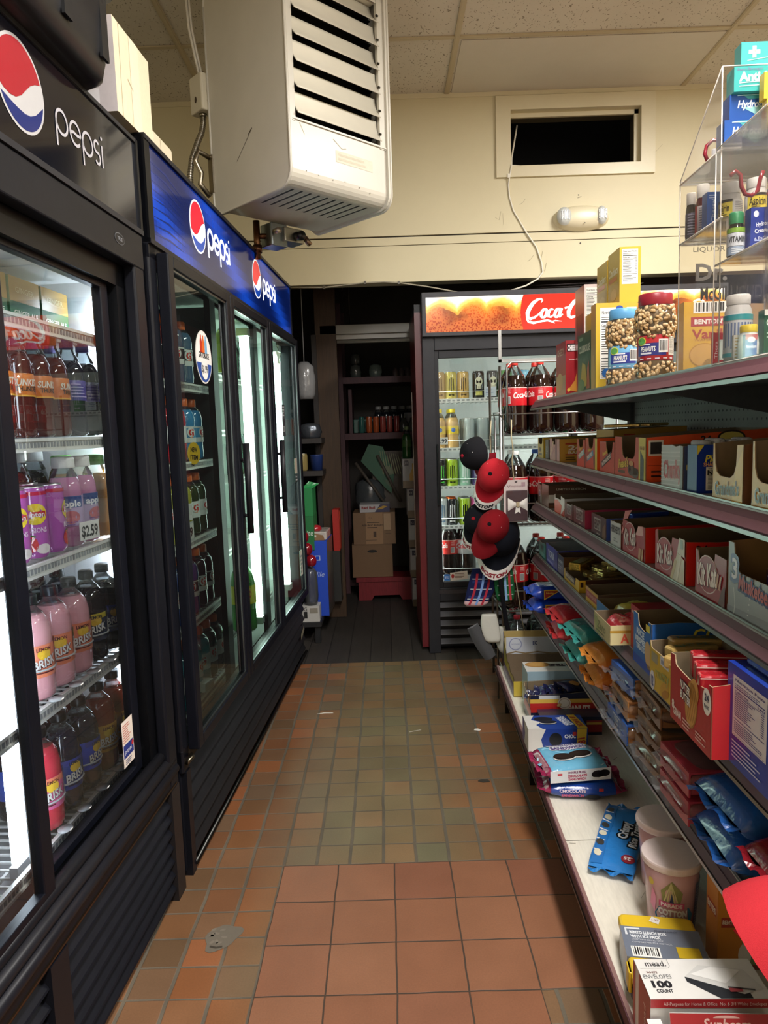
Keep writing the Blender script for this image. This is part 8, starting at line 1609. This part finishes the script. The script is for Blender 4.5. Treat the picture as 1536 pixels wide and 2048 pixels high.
def vanF(F): F.rect(0, 0, .12, .165, 'd8a832', 1); F.barcode(.02, .140, .075, .024, 2, 40); F.rect(.015, .112, .10, .132, 'b03038', 2); F.rect(.0, .0, 0, 0, 'b03038', 2); F.txt('BENTON\'S', .0575, .122, .010, 'f0e8e0', 3, w=.07, bold=.04); F.txt('Vanilla', .062, .096, .020, 'a83a2e', 2, w=.09, bold=.03); F.txt('WAFERS', .045, .083, .006, 'a86a3a', 2, w=.045)
def vanN(F):
    vanF(F)
    for x, y in ((.10, .048), (.045, .05), (.07, .022)): F.ell(x, y, .033, .026, 'b8842e', 3, 28); F.ell(x, y, .031, .024, 'd0a050', 4, 28)
cbox('yellow vanilla wafers box right of the red-lidded peanut jar', .262, 1.62, z, .12, .04, .165, 'd8a832', 'd8a832', None, R(0, 0, .04, .165, 'd0a030', 1), vanN, None, name='cookie_box', cat='box')
b = MB(); b.prism([(0, 0), (.12, 0), (.09, .15), (.0, .155)], 0, .004, '9a7a54', 'card', axis='y'); one(b, 'cardboard_sheet', 'bare brown cardboard panel beside the vanilla wafers box', 'cardboard', Sw(.375, 1.60, z+.001), -AS)
# ---------------- clear acrylic medicine display
a = thing('acrylic_display', 'clear acrylic medicine display standing at the near end of the top shelf', 'display case', Sw(0, 0, z+.001), -AS)
X0, X1 = .178, .50; YA, YB2 = 1.238, 1.425
AC = 'fdfbf9'
def panel(b, pts, nrm, t=.003, col=AC): 
    nv_ = Vector(nrm).normalized()*t; A = [Vector(p) for p in pts]; n = len(A)
    b.add([tuple(p) for p in A], [tuple(range(n))], col, 'acrylic')
    for i in range(n):   # bright polished edges
        b.tube([tuple(A[i]), tuple(A[(i+1) % n])], .0011, 'e6e0d8', 'milky', 5)
b = MB(); panel(b, [(X0, YB2, 0), (X0, YA, 0), (X0, YA+.01, .478), (X0, YB2, .355)], (-1, 0, 0)); b.build('side_panel', a)
b = MB(); panel(b, [(X1, YB2, 0), (X1, YA, 0), (X1, YA+.01, .478), (X1, YB2, .355)], (1, 0, 0)); b.build('side_panel', a)
b = MB(); panel(b, [(X0, YB2, 0), (X1, YB2, 0), (X1, YB2, .355), (X0, YB2, .355)], (0, 1, 0))
F = Face(b, lambda u, v, h: (u, YB2+.001+h, v), 'print'); F.txt("McGILLICUDDY'S", .30, .150, .026, '2a2422', 1, w=.16, bold=.02, rot=0); F.txt('Dr.', .24, .19, .032, 'b8b4b0', 1, w=.06, bold=.03); F.txt('LIQUOR', .235, .232, .010, '8a8680', 1, w=.06)
b.build('back_panel', a)
b = MB(); panel(b, [(X0, YB2, .355), (X1, YB2, .355), (X1, YA+.01, .478), (X0, YA+.01, .478)], (0, .6, .8)); b.build('sloped_top', a)
for zz in (.240, .349):
    b = MB(); b.box(X0+.002, YA, zz-.003, X1-.002, YB2-.002, zz, AC, 'acrylic'); b.tube([(X0, YA, zz), (X0, YB2, zz)], .0018, 'ece6de', 'milky', 6); b.tube([(X0, YB2-.001, zz), (X1, YB2-.001, zz)], .0013, 'e6e0d8', 'milky', 6); b.build('acrylic_shelf', a)
YC = 1.03
b = MB(); panel(b, [(X0-.012, YA-.002, 0), (X0-.012, YC, 0), (X0-.012, YC, .345), (X0-.012, YA-.002, .345)], (-1, 0, 0)); b.build('side_panel', a)
b = MB(); b.box(X0-.010, YC, .160, X1-.002, YA-.004, .163, AC, 'acrylic'); b.tube([(X0-.010, YC, .162), (X0-.010, YA, .162)], .0018, 'ece6de', 'milky', 6); b.build('acrylic_shelf', a)
b = MB(); b.box(X0-.010, YC, .342, X1-.002, YA-.004, .345, AC, 'acrylic'); b.build('acrylic_shelf', a)
b = MB(); b.box(X0+.045, YC+.008, .0, X0+.048, YA-.05, .340, AC, 'acrylic'); b.build('divider', a)
za = z+.001
z4 = za+.350
def pill(label, at, r, hgt, body, cap, lab, art=None, bm='milky', rz=-PI/2, cz=.75):
    t = thing('medicine_bottle', label, 'bottle', Sw(*at), rz)
    b = MB(); b.lathe([(r*.92, 0), (r, .004), (r, hgt*cz-.010), (r*.82, hgt*cz), (r*.78, hgt*cz+.003)], body, bm, 24); b.build('bottle_body', t)
    b = MB(); b.lathe([(r*.86, hgt*cz), (r*.88, hgt*cz+.002), (r*.88, hgt-.002), (r*.8, hgt), (.001, hgt)], cap, 'plastic', 24, cap=False); b.build('cap', t)
    b = MB(); b.lathe([(r+.0002, hgt*.08), (r+.0006, hgt*.085), (r+.0006, hgt*cz-.016), (r+.0002, hgt*cz-.015)], lab, 'print', 28, cap=False)
    if art: art(cylface(b, r+.0009, 0, 0, step=.006), hgt)
    b.build('label', t); return t
zs = za+.2405
pill('dark-labelled syrup bottle at the far left corner of the acrylic display', (.1915, 1.405, zs), .0095, .088, '1c1a22', 'd8d4ce', '3f3a5a', lambda F, H: F.para(-.01, H*.12, .02, H*.45, 8, '9a9ab0', 1, .4), 'gloss')
pill('red syrup bottle with white cap in the acrylic display', (.204, 1.382, zs), .0125, .095, '5a1420', 'dcd8d0', 'c8c0c4', lambda F, H: (F.para(-.012, H*.12, .024, H*.45, 10, '6a6a7a', 1, .35), F.rect(-.022, H*.10, -.016, H*.6, 'b8303a', 1)), 'gloss')
cbox('slim bright blue medicine box beside the red syrup bottle', .1925, 1.335, za+.2405, .022, .022, .068, '2a62b4', '2458a8', None, None, arts(lambda F: F.txt('Chestal', .011, .036, .007, 'd8e4f0', 1, w=.04, rot=PI/2), PR(.003, .056, .016, .008, 2, 'c0d0e8')), None, name='medicine_box', cat='box')
def asp(F, H): F.rect(-.022, H*.08, .012, H*.60, 'd8c44a', 1); F.txt('Aspirin', -.006, H*.42, .012, '3a3424', 2, w=.026, bold=.02); F.rect(-.022, H*.54, .012, H*.60, '3a3632', 2); F.rect(-.022, H*.08, .012, H*.15, '3a3632', 2); F.para(-.015, H*.2, .02, H*.14, 3, '4a4430', 2, .35); F.rect(.014, H*.08, .04, H*.58, 'e4e2de', 1); F.para(.016, H*.1, .022, H*.45, 12, '9a9a9a', 2, .35)
pill('white aspirin bottle turned away at the far aspirin place', (.226, 1.318, zs), .0180, .076, 'dcdad4', 'd4d2cc', 'd8d6d0', asp, 'milky', -PI/2-.9)
pill('white aspirin bottle with yellow label facing out', (.2475, 1.270, zs), .0175, .067, 'dcdad4', 'd4d2cc', 'd8d6d0', asp, 'milky', -PI/2+.0)
def vitd(F, H): F.rect(-.03, H*.56, .03, H*.66, '7aa03a', 1); F.rect(-.03, H*.28, .03, H*.55, 'c8ccd4', 1); F.txt('VITAMIN D', .0, H*.42, .009, '3a3e48', 2, w=.034, bold=.03); F.rect(-.03, H*.09, .03, H*.27, '8a9ab0', 1); F.para(-.012, H*.12, .024, H*.12, 3, 'e0e4ea', 2, .4)
z3 = za+.1635
pill('black vitamin bottle with green cap beside the blue cream packets box', (.188, 1.208, z3), .0125, .074, '1c1c1a', '2a7a4e', '24242a', vitd, 'gloss')
cbox('blue cream packets box on the near acrylic shelf', .203, 1.19, za+.1635, .060, .02, .076, '2a3f96', '24388a', None, None, arts(E_(.008, .066, .004, .005, 'd8dce8', 1), lambda F: (F.txt('Hydrocortisone', .028, .053, .0065, 'e0e4f0', 1, w=.040, bold=.02, rot=.18), F.txt('Cream', .016, .041, .0065, 'e0e4f0', 1, w=.02, bold=.02, rot=.18), F.txt('6 Packets', .020, .030, .005, 'd0d4e8', 1, w=.028, rot=.18)), PR(.006, .012, .04, .016, 3, '9aa8d8'), R(.045, .06, .054, .074, 'd8dce8', 1), R(.045, .042, .054, .056, 'd8dce8', 1), E_(.050, .02, .005, .006, '5ab0c8', 1)), None, name='medicine_box', cat='box')
cbox('pink-orange box end peeking right of the blue cream packets', .265, 1.19, za+.1635, .03, .02, .068, 'd88a7a', None, None, None, None, None, name='medicine_box', cat='box')
def hyd(F): F.rect(0, 0, .105, .042, '1f4a8e', 1); F.poly([(.02, .042), (.105, .042), (.105, .038), (.03, .034)], '3f9094', 2); F.poly([(.02, .022), (.08, .022), (.05, .006)], '8fc0c0', 2); F.txt('Hydrocortisone', .055, .027, .012, 'eceff2', 3, w=.085, bold=.03, shear=.2, rot=.0); F.line([(.012, .040), (.09, .041)], .0012, 'b8d4d8', 3)
cbox('lower blue hydrocortisone box in the top of the acrylic display', .182, 1.246, za+.3495, .105, .03, .044, '1f4a8e', '1f4a8e', '1a3f7a', None, hyd, None, name='medicine_box', cat='box')
cbox('upper blue hydrocortisone box stacked behind the lower one', .194, 1.256, za+.3942, .105, .03, .042, '1f4a8e', '1f4a8e', '1a3f7a', None, hyd, None, name='medicine_box', cat='box')
def itc(F): F.rect(0, 0, .105, .038, '3a9a96', 1); F.txt('Extra Strength', .025, .034, .004, '7a5a8a', 2, w=.04); F.txt('Anti-Itch', .042, .023, .014, 'f0f2ee', 2, w=.068, bold=.04, rot=.0); F.line([(.008, .013), (.07, .016)], .0015, 'b8dcd8', 2); F.line([(.008, .008), (.04, .009)], .0015, 'b8dcd8', 2)
def itc2(F): F.rect(0, 0, .1, .038, '45a29e', 1); F.rect(.012, .020, .030, .026, 'eef0ea', 2); F.rect(.018, .014, .024, .032, 'eef0ea', 2); F.line([(.01, .010), (.06, .016)], .001, 'b8dcd8', 2)
cbox('lower teal anti-itch box above the blue hydrocortisone boxes', .196, 1.246, za+.4367, .105, .028, .038, '3a9a96', '3a9a96', '2f8480', None, itc, None, name='medicine_box', cat='box')
cbox('upper teal anti-itch box with white cross, highest in the display', .208, 1.25, za+.4752, .10, .024, .038, '45a29e', '45a29e', '3a8e8a', None, itc2, None, name='medicine_box', cat='box')
def mx(F): F.rect(0, 0, .08, .040, 'd8b83a', 1); F.txt('Extra', .02, .036, .007, '4a3a1a', 2, w=.025, bold=.03); F.txt('MAX', .03, .021, .016, 'a83226', 2, w=.045, bold=.08); F.line([(.006, .008), (.06, .010)], .0015, '6a5a2a', 2)
cbox('lower yellow medicine box at the photo\'s right edge beside the hydrocortisone', .238, 1.222, za+.374, .08, .016, .040, 'd8b83a', 'd8b83a', None, None, mx, None, name='medicine_box', cat='box')
cbox('upper yellow medicine box at the photo\'s right edge beside the anti-itch box', .233, 1.222, za+.4145, .08, .016, .040, 'd8b83a', 'd8b83a', None, None, mx, None, name='medicine_box', cat='box')
b = MB(); b.tube([(.02, 0, .0), (.004, .0, .014), (-.012, .004, .018), (-.026, .006, .006), (-.03, .006, -.012), (-.022, .006, -.03)], .0045, '8a2430', 'gloss', 8); b.box(-.012, .006, -.03, .004, .014, .0, 'c8c4c0', 'plastic', .004); b.xf(Matrix.Scale(.72, 4)); one(b, 'red_clip', 'glossy red ribbon clip hanging beside the lower hydrocortisone box', 'clip', Sw(.196, 1.30, za+.349+.0225), -AS) 
b = MB(); b.tube([(-.012, 0, .035), (-.004, 0, .042), (.004, 0, .036), (.006, 0, .018), (.012, 0, .006), (.022, 0, .003), (.032, 0, .010), (.036, 0, .03), (.04, 0, .04)], .0034, '8a3038', 'gloss', 8); one(b, 'red_hook', 'dark red curved hook standing on the near acrylic shelf', 'hook', Sw(.192, 1.215, za+.262), -AS)
# items standing behind the lower acrylic front
def wip(F, H): F.rect(-.06, H*.08, .06, H*.62, 'c8ccd0', 1); F.rect(-.06, H*.62, .06, H*.70, '3a9aa2', 2); F.rect(-.06, H*.08, .06, H*.14, '3a9aa2', 2); [F.rect(-.035+.005*i, H*(.2+.02*(i % 3)), -.0325+.005*i, H*.58, '6a7aa0', 2) for i in range(14)]
pill('white wipes bottle with teal band standing in the lower acrylic display', (.1935, 1.205, za), .0205, .108, 'd8d8d4', 'dcdad6', 'd0d2d2', wip, 'milky', -PI/2, .85)
pill('small clear tub with yellow lid before the wipes bottle', (.188, 1.155, za), .0145, .054, 'd8d4cc', 'd8bc2a', 'cfcac2', lambda F, H: F.line([(-.006, H*.1), (.0, H*.5)], .003, 'a89a9a', 1), 'milky', -PI/2, .78)
cbox('dark green bandage box at the photo\'s right edge of the lower display', .207, 1.145, za, .06, .02, .075, '1f4a34', '1f4a34', None, None, arts(word('CURAD', .018, .055, .010, 'e0e8e0', w=.03, rot=-.05), R(.0, .066, .06, .075, 'd8d8d0', 1), PR(.004, .03, .025, .012, 2, 'b8c8bc')), None, name='medicine_box', cat='box')
cbox('small blue and red medicine packet before the wipes bottle', .1695, 1.125, za, .0175, .008, .036, '2a4a96', '2a4a96', None, None, arts(R(0, .028, .018, .036, 'b0303a', 1), E_(.009, .028, .006, .004, 'e8e0dc', 2), word('Imodium', .009, .018, .005, 'e0e4f0', w=.015)), None, name='medicine_packet', cat='packet')
cbox('red and white medicine card left of the wipes bottle', .1925, 1.30, za, .028, .006, .060, 'b02a38', 'b02a38', None, None, arts(R(.012, .012, .028, .048, 'c8d4d0', 1), E_(.020, .03, .009, .018, 'd8e4e0', 2), lambda F: F.txt('Thera', .006, .03, .005, 'e8d4d4', 2, w=.03, rot=PI/2)), None, name='medicine_packet', cat='packet')
cbox('white and gold medicine sachet beside the wipes bottle base', .1695, 1.165, za, .018, .006, .040, 'c8c4b8', None, None, None, arts(*[R(.002, .004+.005*i, .016, .006+.005*i, 'a88a4a', 1) for i in range(7)]), None, name='medicine_packet', cat='packet')
b = MB(); b.lathe([(.045, 0), (.047, .003), (.045, .006)], 'b8bab8', 'milky', 32); F = Face(b, lambda u, v, h: (u, v, .0062+h), 'print'); F.ell(0, 0, .036, .036, 'c8cac8', 1, 28); F.ell(0, .01, .02, .014, '9a9c9c', 2, 20); one(b, 'round_package', 'round grey plastic package standing behind the acrylic side panel', 'package', Sw(.315, 1.462, za+.05), 0, None, (PI/2, 0, -AS))
# plastic sheets lying on the red-signed cooler
b = MB(); 
for q in range(4): b.add([(-.02*q, 0, .012*q), (.62-.05*q, -.01*q, .012*q+.004), (.60-.03*q, .16, .020+.012*q), (.06-.02*q, .16, .03+.012*q)], [(0, 1, 2, 3)], 'c4bcbc', 'film')
b.box(0, .0, -.001, .6, .15, .006, 'b0a8a8', 'film'); one(b, 'plastic_sheets', 'pale folded plastic sheets lying on top of the red-signed cooler', 'sheets', (.84, 3.83, 1.8865), 0)
# =================================================================== LIGHT AND CAMERA
def area(name, loc, sx, sy, power, col, rot=(0, 0, 0)):
    l = bpy.data.lights.new(name, 'AREA'); l.shape = 'RECTANGLE'; l.size = sx; l.size_y = sy; l.energy = power; l.color = col
    o = bpy.data.objects.new(name, l); o.location = loc; o.rotation_euler = rot; COL.objects.link(o); return o
WARM = (1, .975, .94)
area('ceiling_lamp', (.48, .45, 2.90), .30, 1.2, 92, WARM)
area('ceiling_lamp', (1.75, 2.05, 2.90), .30, 1.2, 105, WARM)
area('ceiling_lamp', (.48, -1.7, 2.90), .30, 1.2, 70, WARM)
area('ceiling_lamp', (2.9, -.4, 2.90), .30, 1.2, 70, WARM)
area('front_fill_light', (1.3, -4.1, 1.75), 4.2, 2.0, 26, (.97, .98, 1), (PI/2, 0, 0))  # added soft fill from behind the camera; no window is modelled there
W = bpy.data.worlds.new('shop_air'); SC.world = W; W.use_nodes = True
W.node_tree.nodes['Background'].inputs[0].default_value = (1, .9, .78, 1); W.node_tree.nodes['Background'].inputs[1].default_value = .02
cam = bpy.data.cameras.new('camera'); co = bpy.data.objects.new('camera', cam); COL.objects.link(co)
cam.sensor_fit = 'VERTICAL'; cam.sensor_height = 36; cam.lens = 36*1433.92/2048; cam.clip_start = .02
yaw, pitch, roll = -.0047, .1167, -.0322
fw = Vector((math.sin(yaw)*math.cos(pitch), math.cos(yaw)*math.cos(pitch), -math.sin(pitch)))
rt = Vector((math.cos(yaw), -math.sin(yaw), 0)); up = rt.cross(fw)
r2 = math.cos(roll)*rt+math.sin(roll)*up; u2 = -math.sin(roll)*rt+math.cos(roll)*up
co.matrix_world = Matrix(((r2.x, u2.x, -fw.x, 0), (r2.y, u2.y, -fw.y, 0), (r2.z, u2.z, -fw.z, 1.2135), (0, 0, 0, 1)))
SC.camera = co
SC.view_settings.view_transform = 'Standard'; SC.view_settings.look = 'None'; SC.view_settings.gamma = 1; SC.view_settings.exposure = 0
SC.view_settings.use_curve_mapping = False
SC.cycles.max_bounces = 8; SC.cycles.transparent_max_bounces = 24; SC.cycles.glossy_bounces = 4; SC.cycles.diffuse_bounces = 4
SC.cycles.sample_clamp_indirect = 4; SC.cycles.use_denoising = True
